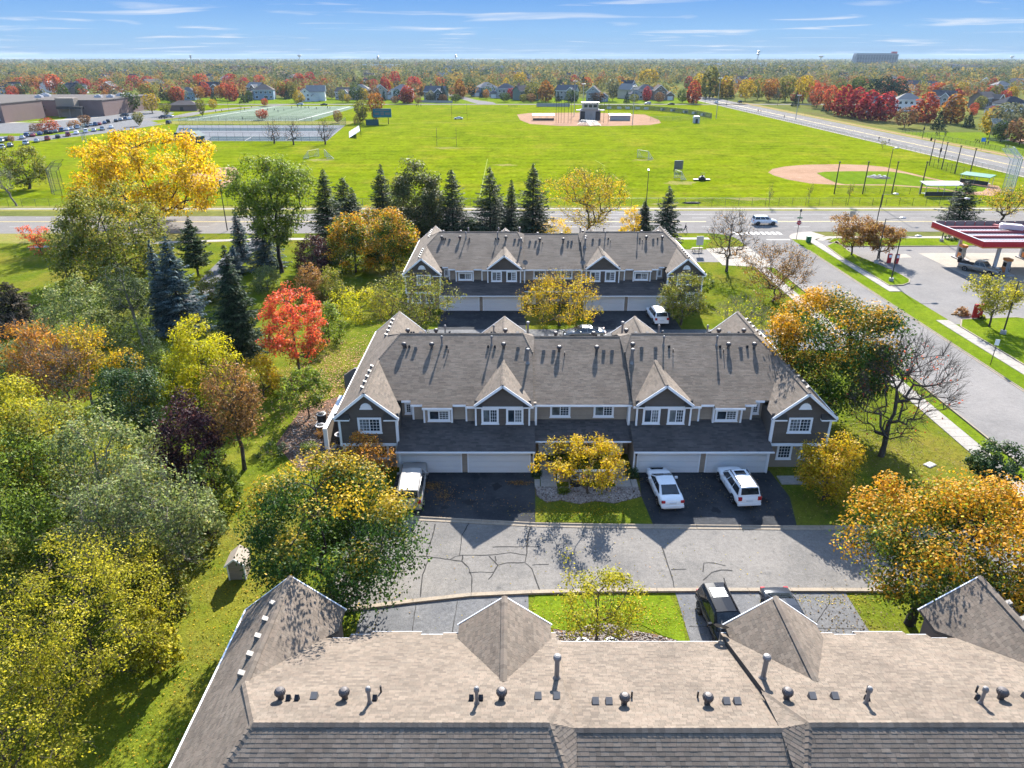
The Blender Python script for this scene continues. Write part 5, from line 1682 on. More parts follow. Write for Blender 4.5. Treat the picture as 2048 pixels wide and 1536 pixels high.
# saplings on the playing field
for u, vb, vt, lab in ((1541, 413, 366, 'thin staked sapling by the field fence'), (1620, 407, 365, 'bare sapling left of the dark net poles'), (1700, 410, 362, 'bare sapling between the dark net poles'), (1766, 300, 280, 'lone yellow sapling near the highway fence')):
    tree(lab, u, vb, vt, 14, L_olive, 'round', 160, .25, .3, 30, .05, .35, twigs=2)
tree('half bare yellow tree at the right edge by the main road', 2015, 445, 372, 110, L_yel, 'vase', 2600, .24, .2, 180, .24, .7, inner=.2, twigs=3, bark=bark_dark)

# fallen leaves, as geometry
def litter(label, spots, n, mat, size=.11, seed=1, z=.04):
    r_ = np.random.RandomState(seed)
    w = np.array([s[4] if len(s) > 4 else s[2] * s[3] for s in spots], float)
    idx = r_.choice(len(spots), n, p=w / w.sum())
    S = np.array([s[:4] for s in spots])[idx]
    q = r_.normal(size=(n, 2)) * .5
    C = np.stack([S[:, 0] + q[:, 0] * S[:, 2], S[:, 1] + q[:, 1] * S[:, 3], np.full(n, z) + r_.rand(n) * .03], 1)
    V, Fc = leaves(C, r_, size, 2.0, .7)
    return tag(put('fallen_leaves', np_mesh('fallen_leaves', V, Fc, mat, {'tint': r_.rand(n), 'turn': r_.rand(n)})), label, None, None, 'stuff')


litter('yellow leaves fallen on the left lawn', [(-17, 22, 8, 16), (-18, 34, 7, 14), (-15, 44, 6, 9), (-12, 28, 5, 10)], 7000, L_yel, .10, 1)
litter('pink and red leaves fallen round the red maple', [(-20.5, 66.5, 5, 5), (-18.5, 62, 5, 8), (-17, 72, 5, 8)], 5200, leaf_mat('leaf_salmon', (.42, .20, .13), (.48, .26, .16), (.40, .28, .10), .2, .8, .85, .1), .13, 2)
litter('brown leaves drifted on the black left driveway', [(-6.3, 46.5, 1.4, .7, 4), (-5.2, 45.2, .8, 1.2, 1.6), (.6, 46.9, 1.0, .35, 2), (-4, 45, 5, 2.5, 1.2)], 1300, L_rust, .09, 3)
litter('scattered pale leaves on the black right driveway', [(14.5, 46.2, 4, 2.4, 4), (18, 43.5, 3, 1.6, 1), (9.9, 47.4, .7, .6, 1.5)], 420, L_brown, .09, 4)
litter('leaves on the shaded front lawn', [(5.5, 43.2, 4.5, 1.2)], 700, L_yel, .09, 5)
litter('leaves on the lawn by the orange maple', [(20, 31.5, 4, 3), (30, 52, 8, 9), (24.5, 44, 4, 3)], 4200, L_brown, .11, 6)
litter('leaves along the near kerb and bright lawn', [(6, 32.4, 5, 1.6), (20, 33.8, 4, .5), (3, 31, 3, .8)], 1500, L_yel, .09, 7)
litter('single leaves on the worn drive', [(6, 38, 15, 4)], 160, L_yel, .09, 8, .045)

# ================================================================ VEHICLES
def paint(name, col, metal=0., rough=.2):
    m, nt, b, N, L = new_mat(name)
    n1 = noise(nt, 3.0, wpos(nt), 3)
    L(mixc(nt, n1, tuple(x * .95 for x in col), tuple(min(1, x * 1.05) for x in col)), b.inputs['Base Color'])
    b.inputs['Roughness'].default_value = rough
    b.inputs['Metallic'].default_value = metal
    b.inputs['Coat Weight'].default_value = .2
    b.inputs['Coat Roughness'].default_value = .08
    return m


P_white = paint('paint_white', (.72, .73, .74))
P_black = paint('paint_black', (.012, .013, .016), 0, .16)
P_grey = paint('paint_grey', (.16, .17, .18), .4)
P_silver = paint('paint_silver', (.42, .43, .44), .5)
P_tan = paint('paint_pewter', (.25, .235, .21), .4)
P_van = paint('paint_van', (.27, .255, .235), .2, .4)
P_red = paint('paint_red', (.28, .02, .02))
P_blue = paint('paint_blue', (.03, .07, .16))
P_dark = paint('paint_dark', (.03, .035, .045), 0, .18)
lamp_red = plain('tail_lamp', (.35, .015, .02), .25, .1)
lamp_clear = plain('head_lamp', (.6, .62, .64), .15, .1)
plate_m = plain('plate', (.55, .57, .6), .4, .1)
hub_m = plain('wheel_rim', (.5, .51, .52), .35, .1, metal=.7)

wm_ = {}


def wheel_meshes(r, w):
    if (r, w) not in wm_:
        t = MB()
        prof = [(r * .62, -w / 2), (r * .95, -w / 2), (r, -w * .3), (r, w * .3), (r * .95, w / 2), (r * .62, w / 2)]
        t.lathe(prof, 16)
        h = MB()
        h.lathe([(r * .62, -w * .35), (r * .62, w * .40), (r * .5, w * .42), (r * .2, w * .30), (r * .08, w * .40)], 12)
        for i in range(5):
            a = i * 2 * math.pi / 5
            h.bar((math.cos(a) * r * .1, math.sin(a) * r * .1, w * .40), (math.cos(a) * r * .6, math.sin(a) * r * .6, w * .46), r * .16, .03)
        wm_[(r, w)] = (t.mesh('tyre', rubber_m), h.mesh('rim', hub_m))
    return wm_[(r, w)]


KINDS_CAR = {
    'saloon': dict(L=4.85, W=1.84, H=1.46, deck=[(-.5, .60, .78), (-.493, .88, .88), (-.47, 1.0, .93), (-.36, 1.03, .98), (-.1, .98, 1), (.2, .98, 1), (.34, .93, .985), (.43, .82, .94), (.485, .70, .86), (.5, .52, .76)], cab=(-.375, -.17, .055, .255), wr=.35),
    'suv': dict(L=4.75, W=1.9, H=1.78, deck=[(-.5, .62, .84), (-.495, 1.0, .92), (-.48, 1.08, .95), (-.3, 1.1, 1), (.1, 1.08, 1), (.24, 1.08, 1), (.38, 1.02, .98), (.46, .92, .94), (.492, .76, .88), (.5, .56, .8)], cab=(-.487, -.43, .075, .25), wr=.37),
    'wagon': dict(L=5.5, W=2.0, H=1.92, deck=[(-.5, .6, .9), (-.497, 1.1, .95), (-.48, 1.16, .97), (-.3, 1.16, 1), (.1, 1.14, 1), (.26, 1.14, 1), (.44, 1.12, .98), (.485, 1.06, .96), (.497, .86, .94), (.5, .6, .9)], cab=(-.49, -.455, .09, .20), wr=.38),
    'pickup': dict(L=5.6, W=1.98, H=1.85, deck=[(-.5, .62, .92), (-.497, 1.08, .96), (-.45, 1.14, .98), (-.1, 1.14, 1), (.1, 1.12, 1), (.24, 1.12, 1), (.42, 1.08, .98), (.48, 1.0, .95), (.497, .8, .92), (.5, .58, .86)], cab=(-.12, -.10, .10, .21), wr=.37),
}


def car(label, kind, x, y, rz, pm, cat=None, group=None, detail=True, name=None, extras=(), L_=None):
    k = KINDS_CAR[kind]
    L, W, H = L_ or k['L'], k['W'], k['H']
    hw = W / 2
    root = empty(name or {'saloon': 'parked_car', 'suv': 'parked_car', 'wagon': 'parked_van', 'pickup': 'pickup_truck'}[kind], (x, y, .03), rz, label, cat or {'saloon': 'car', 'suv': 'car', 'wagon': 'van', 'pickup': 'truck'}[kind], group)
    zb = .26 if kind == 'saloon' else .36
    rings = []
    for f, zt, wf in k['deck']:
        w = hw * wf
        yy = f * L
        half = [(w * .82, zb), (w * .985, zb + .14), (w, zb + (zt - zb) * .45), (w * .985, zb + (zt - zb) * .78), (w * .93, zt - .035), (w * .80, zt), (0, zt + .025)]
        rings.append([(a, yy, z) for a, z in half] + [(-a, yy, z) for a, z in half[-2::-1]])
    b = MB()
    b.loft(rings[::-1])
    bo = b.build('body', pm, root, smooth=True)
    zd = k['deck'][4][1] - .02
    c0, c1, c2, c3 = [f * L for f in k['cab']]
    wb, wr = hw * .93, W * k['wr']
    sec = lambda yy, z, w0, w1: [(w0, yy, zd), (w1 + (w0 - w1) * .12, yy, zd + (z - zd) * .86), (w1 * .9, yy, z), (0, yy, z + .03), (-w1 * .9, yy, z), (-w1 - (w0 - w1) * .12, yy, zd + (z - zd) * .86), (-w0, yy, zd)]
    c = MB()
    zr = H - .03
    ym = (c1 + c2) / 2
    c.loft([sec(c3, zd + .02, wb * .96, wb * .93), sec(c2, zr - .02, wb, wr), sec(ym, zr, wb, wr), sec(c1, zr - .03, wb * .98, wr * .97), sec(c0, zd + .02, wb * .92, wb * .88)], closed=False, caps=False)
    c.build('cabin', pm, root, smooth=False)

    def pane(nm, q, off):
        q = [Vector(p) for p in q]
        n = (q[1] - q[0]).cross(q[3] - q[0]).normalized()
        if n.dot(sum(q, Vector()) / 4 - Vector((0, ym, zd))) < 0:
            n = -n
        m = MB()
        a = [p + n * off for p in q]
        m.face(a)
        for i in range(4):
            m.face([q[i] - n * .01, q[(i + 1) % 4] - n * .01, a[(i + 1) % 4], a[i]])
        return m.build(nm, car_glass, root)
    lerp = lambda p, q, t: tuple(p[i] + (q[i] - p[i]) * t for i in range(3))

    def slope(yb, yt, w0, w1, t0, t1, s):
        A, B = (-w0 * s, yb, zd + .02), (w0 * s, yb, zd + .02)
        C, D = (w1 * s, yt, zr - .02), (-w1 * s, yt, zr - .02)
        return [lerp(A, D, t0), lerp(B, C, t0), lerp(B, C, t1), lerp(A, D, t1)]
    pane('windscreen', slope(c3, c2, wb * .93, wr * .95, .1, .94, .93), .045)
    pane('rear_window', slope(c0, c1, wb * .88, wr * .95, .22 if kind != 'saloon' else .12, .9, .88), .045)
    segs = {'saloon': [(.06, .5), (.53, .96)], 'suv': [(.04, .36), (.385, .68), (.71, .97)], 'wagon': [(.02, .40), (.425, .72), (.745, .985)], 'pickup': [(.05, .5), (.54, .96)]}[kind]
    for s in (-1, 1):
        for a, e in segs:
            def pt(f, t):
                yb_, yt_ = c0 + (c3 - c0) * f, c1 + (c2 - c1) * f
                return (s * (wb + (wr - wb) * .86 * t), yb_ + (yt_ - yb_) * t, zd + (zr - zd) * .86 * t)
            pane('side_window', [pt(a, .14), pt(e, .14), pt(e, .93), pt(a, .93)], .014)
    r = .33 if kind == 'saloon' else .37
    tm, hm = wheel_meshes(r, .23)
    for s in (-1, 1):
        for f in (-.305, .315):
            wr_ = empty('wheel', (s * (hw - .095), f * L, r), 0, parent=root)
            wr_.rotation_euler = (0, R(90) * s, 0)
            put('tyre', tm, wr_)
            put('rim', hm, wr_)
            a = MB()
            pr = [(math.cos(R(q)) * (r + .07), math.sin(R(q)) * (r + .07)) for q in range(0, 181, 20)]
            a.extr([(f * L + p, r + q) for p, q in pr], 'x', s * (hw - .2), s * (hw + .004))
            a.build('wheel_arch', black_m, root)
        if detail:
            zt = k['deck'][2][1]
            m = MB(); m.box(min(s * hw * .62, s * hw * .9), max(s * hw * .62, s * hw * .9), -L / 2 - .012, -L / 2 + .12, zt - (.30 if kind != 'saloon' else .24), zt - .06 if kind == 'saloon' else zt - .02)
            m.build('tail_light', lamp_red, root)
            m = MB(); m.box(min(s * hw * .5, s * hw * .82), max(s * hw * .5, s * hw * .82), L / 2 - .16, L / 2 + .0, .62, .76)
            m.build('headlight', lamp_clear, root)
            m = MB(); m.box(min(s * hw * .98, s * (hw + .2)), max(s * hw * .98, s * (hw + .2)), c2 + .22, c2 + .36, zd + .02, zd + .17)
            m.build('mirror', pm, root)
    if detail:
        m = MB(); m.box(-.26, .26, -L / 2 - .02, -L / 2 + .02, .68, .82); m.build('licence_plate', plate_m, root)
        m = MB(); m.box(-hw * .9, hw * .9, -L / 2 - .07, -L / 2 + .1, .38, .56); m.box(-hw * .86, hw * .86, L / 2 - .1, L / 2 + .05, .36, .52)
        m.build('bumper', pm, root)
    if detail:
        for s in (-1, 1):
            for f in ((-.20, .045, .235) if kind != 'pickup' else (-.13, .06, .215)):
                m = MB(); m.box(min(s * hw * .99, s * (hw + .004)), max(s * hw * .99, s * (hw + .004)), f * L - .009, f * L + .009, zb + .14, zb + (k['deck'][4][1] - zb) * .80); m.build('door_seam', black_m, root)
            for f in ((-.165, .085) if kind != 'pickup' else (-.09, .10)):
                m = MB(); m.box(min(s * hw * .985, s * (hw + .03)), max(s * hw * .985, s * (hw + .03)), f * L - .1, f * L + .1, zd - .2, zd - .165); m.build('door_handle', pm, root)
        m = MB(); m.box(-hw * .55, hw * .55, L / 2 - .08, L / 2 + .012, .62, .8); m.build('grille', black_m, root)
    if 'rails' in extras:
        for s in (-1, 1):
            m = MB(); m.bar((s * wr * .88, c1 + .1, zr + .06), (s * wr * .88, c2 - .1, zr + .06), .05, .04)
            for yy in (c1 + .2, ym, c2 - .2):
                m.box(s * wr * .88 - .02, s * wr * .88 + .02, yy - .05, yy + .05, zr - .02, zr + .05)
            m.build('roof_rail', black_m, root)
    if 'sunroof' in extras:
        m = MB(); m.box(-wr * .55, wr * .55, c2 - .75, c2 - .2, zr - .02, zr + .035); m.build('sunroof', car_glass, root)
    if 'slats' in extras:
        for i in range(7):
            yy = c1 + .5 + i * .12
            m = MB(); m.box(-wr * .62, wr * .62, yy, yy + .05, zr, zr + .04); m.build('roof_slat', steel_grey, root)
    if kind == 'pickup':
        m = MB()
        m.box(-hw * .78, hw * .78, -L * .485, c0 - .12, 1.1, 1.175); m.build('bed_liner', black_m, root)
    return root


car('old grey van parked nose in before the leftmost garage', 'wagon', -7.55, 45.55, R(2), P_van)
car('white saloon car with red tail lights on the right driveway', 'saloon', 11.5, 45.45, R(3.5), P_white)
car('white family car with roof rails and sunroof beside the orange maple', 'suv', 17.1, 45.7, R(4.5), P_white, extras=('rails', 'sunroof'))
car('black car with roof rails half hidden by the nearest roof', 'suv', 12.1, 31.3, R(184), P_black, extras=('rails', 'slats'))
car('dark car mostly hidden behind the right gable of the nearest row', 'saloon', 15.9, 31.5, R(181), P_dark)
car('white car with roof bars before the farthest right garages', 'suv', 18.2, 84.6, R(4), P_white, extras=('rails',))
x_, y_ = G(1515, 441)
car('white car driving along the main road', 'suv', x_, 140.6, R(-90), P_white, name='moving_car')
car('pewter pickup truck refuelling under the canopy', 'pickup', 71.7, 106.3, R(-142), P_tan, extras=())
car('silver car in the shade between the crab apple and the far garage', 'saloon', 8.5, 78.4, R(92), P_grey)
for m_ in (P_black, P_dark):
    b_ = m_.node_tree.nodes['Principled BSDF']
    b_.inputs['Specular IOR Level'].default_value = .18
    b_.inputs['Coat Weight'].default_value = 0
# distant vehicles share these
far_protos = {}


def far_car(label, kind, u, v, rz, pm, group=None, at=None):
    x, y = at or G(u, v)
    key = kind
    if key not in far_protos:
        far_protos[key] = car(label, kind, x, y, rz, pm, group=group, detail=False, name='parked_car', cat='car')
        far_protos[key + '_snap'] = tree_of(far_protos[key])
        far_protos[key + '_pm'] = pm.name
        return far_protos[key]
    c = copy_tree(far_protos[key + '_snap'], None, {far_protos[key + '_pm']: pm} if pm.name != far_protos[key + '_pm'] else None)
    c.location = (x, y, .03)
    c.rotation_euler = (0, 0, rz)
    c['label'] = label
    c['category'] = 'car'
    if group:
        c['group'] = group
    elif 'group' in c:
        del c['group']
    return c


far_car('white car crossing the middle of the playing field', 'saloon', 917, 239, R(90), P_white)
for u, v, k_, pm, lab in ((600, 211, 'suv', P_white, 'white car on the back road left of the white house'), (648, 211, 'saloon', P_dark, 'dark car on the back road below the white house'), (720, 210, 'saloon', P_silver, 'silver car on the back road behind the two bare trees'),
                          (1295, 209, 'suv', P_silver, 'silver car on the back road behind the central backstop'), (1342, 210, 'saloon', P_black, 'black car on the back road near the highway'),
                          (1431, 193, 'saloon', P_blue, 'blue car far up the highway'), (1479, 206, 'suv', P_black, 'black car on the highway crossing'), (1432, 207, 'suv', P_white, 'white car waiting at the highway crossing'),
                          (1482, 194, 'suv', P_white, 'white car parked beside the far yellow trees')):
    far_car(lab, k_, u, v, R(90) if u < 1400 else R(5), pm)
# parking lot, left: pixel spots of the rows seen in the photograph
Q1 = lambda x, y: (x * .1953, 150 + y * .1953)
rowA = [(20, 690), (75, 672), (235, 655), (280, 635), (340, 630), (415, 615), (480, 605), (525, 600), (575, 590), (635, 580), (690, 570), (735, 562), (800, 550), (890, 535), (935, 522), (980, 520), (1020, 512), (1075, 500), (1110, 492), (1190, 480), (1235, 470), (1285, 462), (1330, 456), (1365, 450)]
rowB = [(30, 760), (110, 735), (270, 715), (380, 688), (490, 668), (595, 645), (700, 626), (785, 606), (880, 592), (965, 578), (1050, 565), (1140, 545)]
pms = [P_silver, P_blue, P_white, P_blue, P_grey, P_dark, P_black, P_silver, P_red, P_blue, P_silver, P_dark]


def car_label(i, n, pm, row):
    end = 'leftmost ' if i == 0 else 'rightmost ' if i == n - 1 else ''
    third = 'left part' if i < n / 3 else 'middle' if i < 2 * n / 3 else 'right part'
    return '%s%s car parked in the %s of the %s row of the school lot' % (end, pm.name.split('_')[1], third, row)


for i_, p in enumerate(rowA):
    far_car(car_label(i_, len(rowA), pms[(i_ * 5) % 12], 'upper'), 'saloon' if i_ % 3 else 'suv', *Q1(*p), R(28 + rnd.uniform(-3, 3)), pms[(i_ * 5) % 12], 'cars parked in the upper row of the school lot')
for i_, p in enumerate(rowB):
    pm_ = [P_silver, P_grey, P_silver, P_silver, P_red, P_dark, P_red, P_white, P_white, P_silver, P_silver, P_white][i_]
    far_car(car_label(i_, len(rowB), pm_, 'lower'), 'saloon' if i_ % 2 else 'suv', *Q1(*p), R(28 + rnd.uniform(-3, 3)), pm_, 'cars parked in the lower row of the school lot')
for p, k_, pm, lab, rz in (((600, 395), 'suv', P_red, 'red car parked close to the school wall', 90), ((670, 397), 'suv', P_white, 'white car parked close to the school wall', 90), ((1210, 380), 'suv', P_red, 'red van like car by the school entrance', 80), ((1275, 425), 'wagon', P_dark, 'long dark van at the top of the parking lot', 80),
                           ((1670, 445), 'suv', P_dark, 'dark car beside the small yellow tree', 80), ((1735, 435), 'saloon', P_silver, 'silver car beside the small yellow tree', 80), ((1730, 500), 'suv', P_dark, 'dark car behind the tennis courts', 10), ((920, 395), 'saloon', P_grey, 'grey car in the school turning circle', 100)):
    far_car(lab, k_ if k_ != 'wagon' else 'suv', *Q1(*p), R(rz), pm)

# ================================================================ STREET FURNITURE AND YARD THINGS
def text_mesh(s, size, mat, depth=.01):
    cu = bpy.data.curves.new('lettering', 'FONT')
    cu.body = s
    cu.size = size
    cu.align_x = 'CENTER'
    cu.align_y = 'CENTER'
    cu.extrude = depth
    o = bpy.data.objects.new('tmp_text', cu)
    COL.objects.link(o)
    dg = bpy.context.evaluated_depsgraph_get()
    me = bpy.data.meshes.new_from_object(o.evaluated_get(dg))
    me.materials.clear(); me.materials.append(mat)
    bpy.data.objects.remove(o)
    bpy.data.curves.remove(cu)
    return me


red_sign = plain('sign_red', (.42, .02, .03), .45, .06)
green_sign = plain('sign_green', (.02, .14, .07), .45, .06)
blue_sign = plain('sign_blue', (.03, .2, .55), .45, .06)


def lamp(label, x, y, h, arm, az, name='street_lamp', group=None, base=True):
    root = empty(name, (x, y, 0), az, label, 'lamp post', group)
    m = MB(); m.tube((0, 0, .1), (0, 0, h), .10, .065, 10); m.build('pole', steel_dark, root)
    if base:
        m = MB(); m.tube((0, 0, -.1), (0, 0, .55), .36, .33, 10); m.build('base', concrete_wall, root)
    m = MB(); m.bar((0, 0, h - .15), (arm - .3, 0, h + .05), .07); m.build('arm', steel_dark, root)
    m = MB()
    m.loft([[(arm - .4, -.13, h), (arm - .4, .13, h), (arm - .4, .13, h + .13), (arm - .4, -.13, h + .13)], [(arm + .05, -.2, h - .03), (arm + .05, .2, h - .03), (arm + .05, .17, h + .2), (arm + .05, -.17, h + .2)], [(arm + .55, -.17, h - .03), (arm + .55, .17, h - .03), (arm + .55, .13, h + .15), (arm + .55, -.13, h + .15)]])
    ho = m.build('lamp_head', steel_grey, root)
    m = MB(); m.box(arm - .1, arm + .48, -.14, .14, h - .06, h - .025); m.build('lens', lamp_clear, ho)
    return root


lamp('dark lamp post with a concrete base at the tip of the grass island', 55.9, 101.5, 6.6, 2.6, R(8))
lamp('dark lamp post behind the nearer one on the grass island', 58.4, 111.5, 7.2, 2.6, R(4))
lamp('dark lamp post at the corner of the red canopy', 76.9, 126.2, 7.6, 2.5, R(0))
lamp('leaning dark lamp post beside the orange hedge', 58.6, 79.5, 6.6, 2.6, R(0))
lamp('dark lamp post on the far side of the main road behind the brown tree', 67.5, 131.9, 7.4, 2.4, R(4))
lamp('dark lamp post by the half bare yellow tree at the right edge', 98.5, 131.0, 7.4, 2.4, R(4))
x_, y_ = G(1292, 412)
lamp('slim dark lamp post right of the small spruce', x_, y_, 7.6, .5, R(90), base=False)
x_, y_ = G(455, 462)
lamp('tall pole beside the golden cottonwood', x_, y_, 9.2, .5, R(90), name='utility_pole', base=False)
# stop sign with street names and a lantern
root = empty('stop_sign', (51.7, 128.3, 0), R(-12), 'red stop sign with street name blades at the crossing', 'sign')
m = MB(); m.tube((0, 0, 0), (0, 0, 5.1), .045, n=8); m.build('pole', steel_dark, root)
m = MB(); m.extr([(.46 * math.cos(R(22.5 + 45 * i)), 3.0 + .46 * math.sin(R(22.5 + 45 * i))) for i in range(8)], 'y', -.09, -.06); so = m.build('sign_plate', red_sign, root)
m = MB()
for i in range(8):
    a, b_ = R(22.5 + 45 * i), R(67.5 + 45 * i)
    m.bar((.43 * math.cos(a), -.095, 3 + .43 * math.sin(a)), (.43 * math.cos(b_), -.095, 3 + .43 * math.sin(b_)), .035, .012, up=(0, 1, 0))
m.build('sign_border', white_trim, so)
lt = put('lettering', text_mesh('STOP', .34, white_trim), so, (0, -.1, 3.0)); lt.rotation_euler = (R(90), 0, 0)
m = MB(); m.box(-.45, .45, -.02, .02, 3.75, 3.98); m.build('street_name_blade', green_sign, root)
m = MB(); m.box(-.02, .02, -.45, .45, 4.02, 4.25); m.build('street_name_blade', green_sign, root)
m = MB(); m.lathe([(.05, 4.9), (.16, 5.0), (.2, 5.3), (.06, 5.45)], 8); m.build('lantern', steel_dark, root)
# red direction sign of the filling station
root = empty('direction_sign', (58.6, 84.9, 0), R(6), 'small red sign with a white arrow by the forecourt entrance', 'sign')
m = MB(); m.box(-.62, .62, -.12, .12, .25, 2.0); so = m.build('sign_box', red_sign, root)
m = MB(); m.box(-.5, -.35, -.08, .08, 0, .25).box(.35, .5, -.08, .08, 0, .25); m.build('leg', steel_grey, root)
m = MB()
m.bar((-.13, -.13, 1.22), (.15, -.13, 1.0), .085, .02, up=(0, 1, 0)).bar((.15, -.13, 1.0), (-.13, -.13, .78), .085, .02, up=(0, 1, 0)); m.build('arrow', white_trim, so)
m = MB()
for i in range(5):
    m.box(-.36 + i * .155, -.26 + i * .155, -.128, -.12, 1.55, 1.68)
m.build('small_lettering', white_trim, so)
# other signs
def post_sign(label, x, y, h, w, hh, mat, rz=0., two=False, name='road_sign'):
    root = empty(name, (x, y, 0), rz, label, 'sign')
    m = MB()
    for s in ((-w * .42, w * .42) if two else (0,)):
        m.tube((s, 0, 0), (s, 0, h), .04, n=6)
    m.build('post', steel_dark, root)
    m = MB(); m.box(-w / 2, w / 2, -.06, -.03, h - hh, h + .02); m.build('sign_plate', mat, root)
    return root


post_sign('small white sign on a post beside the side street', 51.5, 70.3, 2.9, .4, .62, white_trim, R(-20))
post_sign('pale two legged sign in front of the main road', 62.6, 131.6, 4.4, 1.0, 1.1, steel_grey, 0, True)
post_sign('blue sign beside the highway footpath', 165.4, 262, 4.4, 1.3, 1.3, blue_sign, R(-30))
post_sign('pale sign board behind the picnic table', *G(1397, 508), 3.0, 1.2, 1.5, steel_galv, R(5))
for dx, lab in ((0, 'left red marker box beside the reddish trees'), (1.5, 'right red marker box beside the reddish trees')):
    root = empty('marker_box', (60.4 + dx * .7, 111.6 - dx * .2, .1), 0, lab, 'box')
    m = MB(); m.box(-.28, .28, -.16, .16, 0, 1.5); m.build('housing', red_sign, root)
    m = MB(); m.box(-.2, .2, -.18, -.16, .9, 1.35); m.build('panel', white_trim, root)
root = empty('utility_box', (53.0, 126.0, 0), 0, 'small green utility box by the crossing footpath', 'box')
m = MB(); m.box(-.35, .35, -.3, .3, 0, 1.0).box(-.38, .38, -.33, .33, 1.0, 1.06); m.build('cabinet', green_sign, root)
m = MB(); m.box(-.3, .3, -.32, -.3, .1, .9); m.build('door_panel', green_sign, root)
x_, y_ = G(1394, 504)
root = empty('picnic_table', (x_, y_, 0), R(8), 'wooden picnic table on the small bright lawn', 'table')
wood = plain('weathered_wood', (.30, .25, .2), .85, .2, 6)
for i in range(3):
    m = MB(); m.box(-.9, .9, -.36 + i * .25, -.14 + i * .25, .72, .76); m.build('plank', wood, root)
for s in (-1, 1):
    m = MB(); m.box(-.9, .9, s * .75 - .14, s * .75 + .14, .43, .47); m.build('bench', wood, root)
    m = MB(); m.bar((s * .6, -.7, 0), (s * .6, -.2, .72), .08).bar((s * .6, .7, 0), (s * .6, .2, .72), .08).bar((s * .6, -.8, .4), (s * .6, .8, .4), .07); m.build('leg', wood, root)

# ---------------- filling station
canopy_red = plain('canopy_red', (.50, .022, .03), .45, .05, .5)
canopy_white = plain('canopy_white', (.46, .445, .45), .5, .1, .8)
canopy_orange = plain('canopy_orange', (.62, .22, .06), .45, .06)
deck_red = plain('deck_red', (.26, .07, .075), .7, .15, 2)
cx0, cx1, cy0, cy1 = 69.0, 104.0, 102.9, 117.0
root = empty('station_canopy', (cx0, cy0, 0), 0, 'red edged filling station canopy at the right edge', 'canopy')
W_, D_ = cx1 - cx0, cy1 - cy0
m = MB(); m.box(.2, W_ - .2, .2, D_ - .2, 4.66, 4.9); m.build('deck', canopy_white, root)
m = MB()
m.box(0, W_, 0, .18, 4.78, 5.55).box(0, .18, .18, D_, 4.78, 5.55).box(W_ - .18, W_, .18, D_, 4.78, 5.55).box(.18, W_ - .18, D_ - .18, D_, 4.78, 5.55)
m.build('fascia', canopy_red, root)
m = MB()
m.box(-.03, W_ + .03, -.03, .2, 4.6, 4.77).box(-.03, .2, .2, D_ + .03, 4.6, 4.77); m.build('lower_band', canopy_orange, root)
m = MB(); m.box(-.02, W_ + .02, -.02, .2, 5.55, 5.61).box(-.02, .2, .2, D_ + .02, 5.55, 5.61).box(.2, W_, D_ - .2, D_ + .02, 5.55, 5.61); m.build('top_edge', canopy_white, root)
for k in range(4):
    y0 = 1.6 + k * 3.3
    m = MB(); m.box(.4, W_ - .4, y0, y0 + .35, 4.9, 5.3); m.build('cross_beam', deck_red, root)
m = MB()
for k in range(3):
    for i in range(70):
        m.box(.9 + i * .48, 1.06 + i * .48, 2.4 + k * 3.3, 4.5 + k * 3.3, 4.9, 5.0)
o = m.build('deck_ribs', canopy_white, root); o['kind'] = 'stuff'
for i in range(21):
    m = MB(); m.box(.5 + i * 1.62, 1.95 + i * 1.62, D_ - .3, D_ - .2, 4.95, 5.75); m.build('back_panel', vent_grey, root)
m = MB(); m.bar((9.5, D_ - 1.0, 5.15), (15, 1.3, 5.15), .5, .5); m.build('diagonal_beam', deck_red, root)
m = MB(); m.extr([(-1.6, 5.55), (1.6, 5.55), (1.6, 6.15), (1.3, 6.3), (-1.3, 6.3), (-1.6, 6.15)], 'y', 9.9, 11.2)
m.v = [(x * math.cos(.5) + (y - 10.5) * math.sin(.5) + 10.2, -x * math.sin(.5) + (y - 10.5) * math.cos(.5) + 9.8, z - .25) for x, y, z in m.v]
m.build('roof_unit', canopy_white, root)
for px_, py_ in ((4.3, 12.2), (4.6, 3.0), (14.8, 12.2), (15.0, 3.0), (25, 12.2), (25, 3.0)):
    m = MB(); m.box(px_ - .2, px_ + .2, py_ - .2, py_ + .2, .1, 4.68); m.build('column', canopy_white, root)


def pump(label, x, y):
    root = empty('fuel_pump', (x, y, .05), R(90), label, 'fuel pump')
    m = MB(); m.box(-1.5, 1.5, -.65, .65, -.05, .16); m.build('island', concrete_wall, root)
    m = MB(); m.box(-.5, .5, -.32, .32, .16, 1.95); m.build('cabinet', steel_grey, root)
    m = MB(); m.box(-.47, .47, -.35, -.32, .25, 1.05).box(-.47, .47, .32, .35, .25, 1.05); m.build('front_panel', canopy_orange, root)
    m = MB(); m.box(-.4, .4, -.345, -.325, 1.15, 1.75).box(-.4, .4, .325, .345, 1.15, 1.75); m.build('display', black_m, root)
    m = MB(); m.box(-.6, .6, -.42, .42, 2.0, 2.35); m.build('top_sign', canopy_orange, root)
    m = MB()
    for s in (-1, 1):
        P = [(s * .52, -.1, 1.5), (s * .75, -.2, 1.2), (s * .8, -.2, .7), (s * .6, -.15, .45), (s * .52, -.05, .9)]
        for a, b in zip(P[:-1], P[1:]):
            m.tube(a, b, .03, n=6)
    m.build('hose', rubber_m, root)
    return root


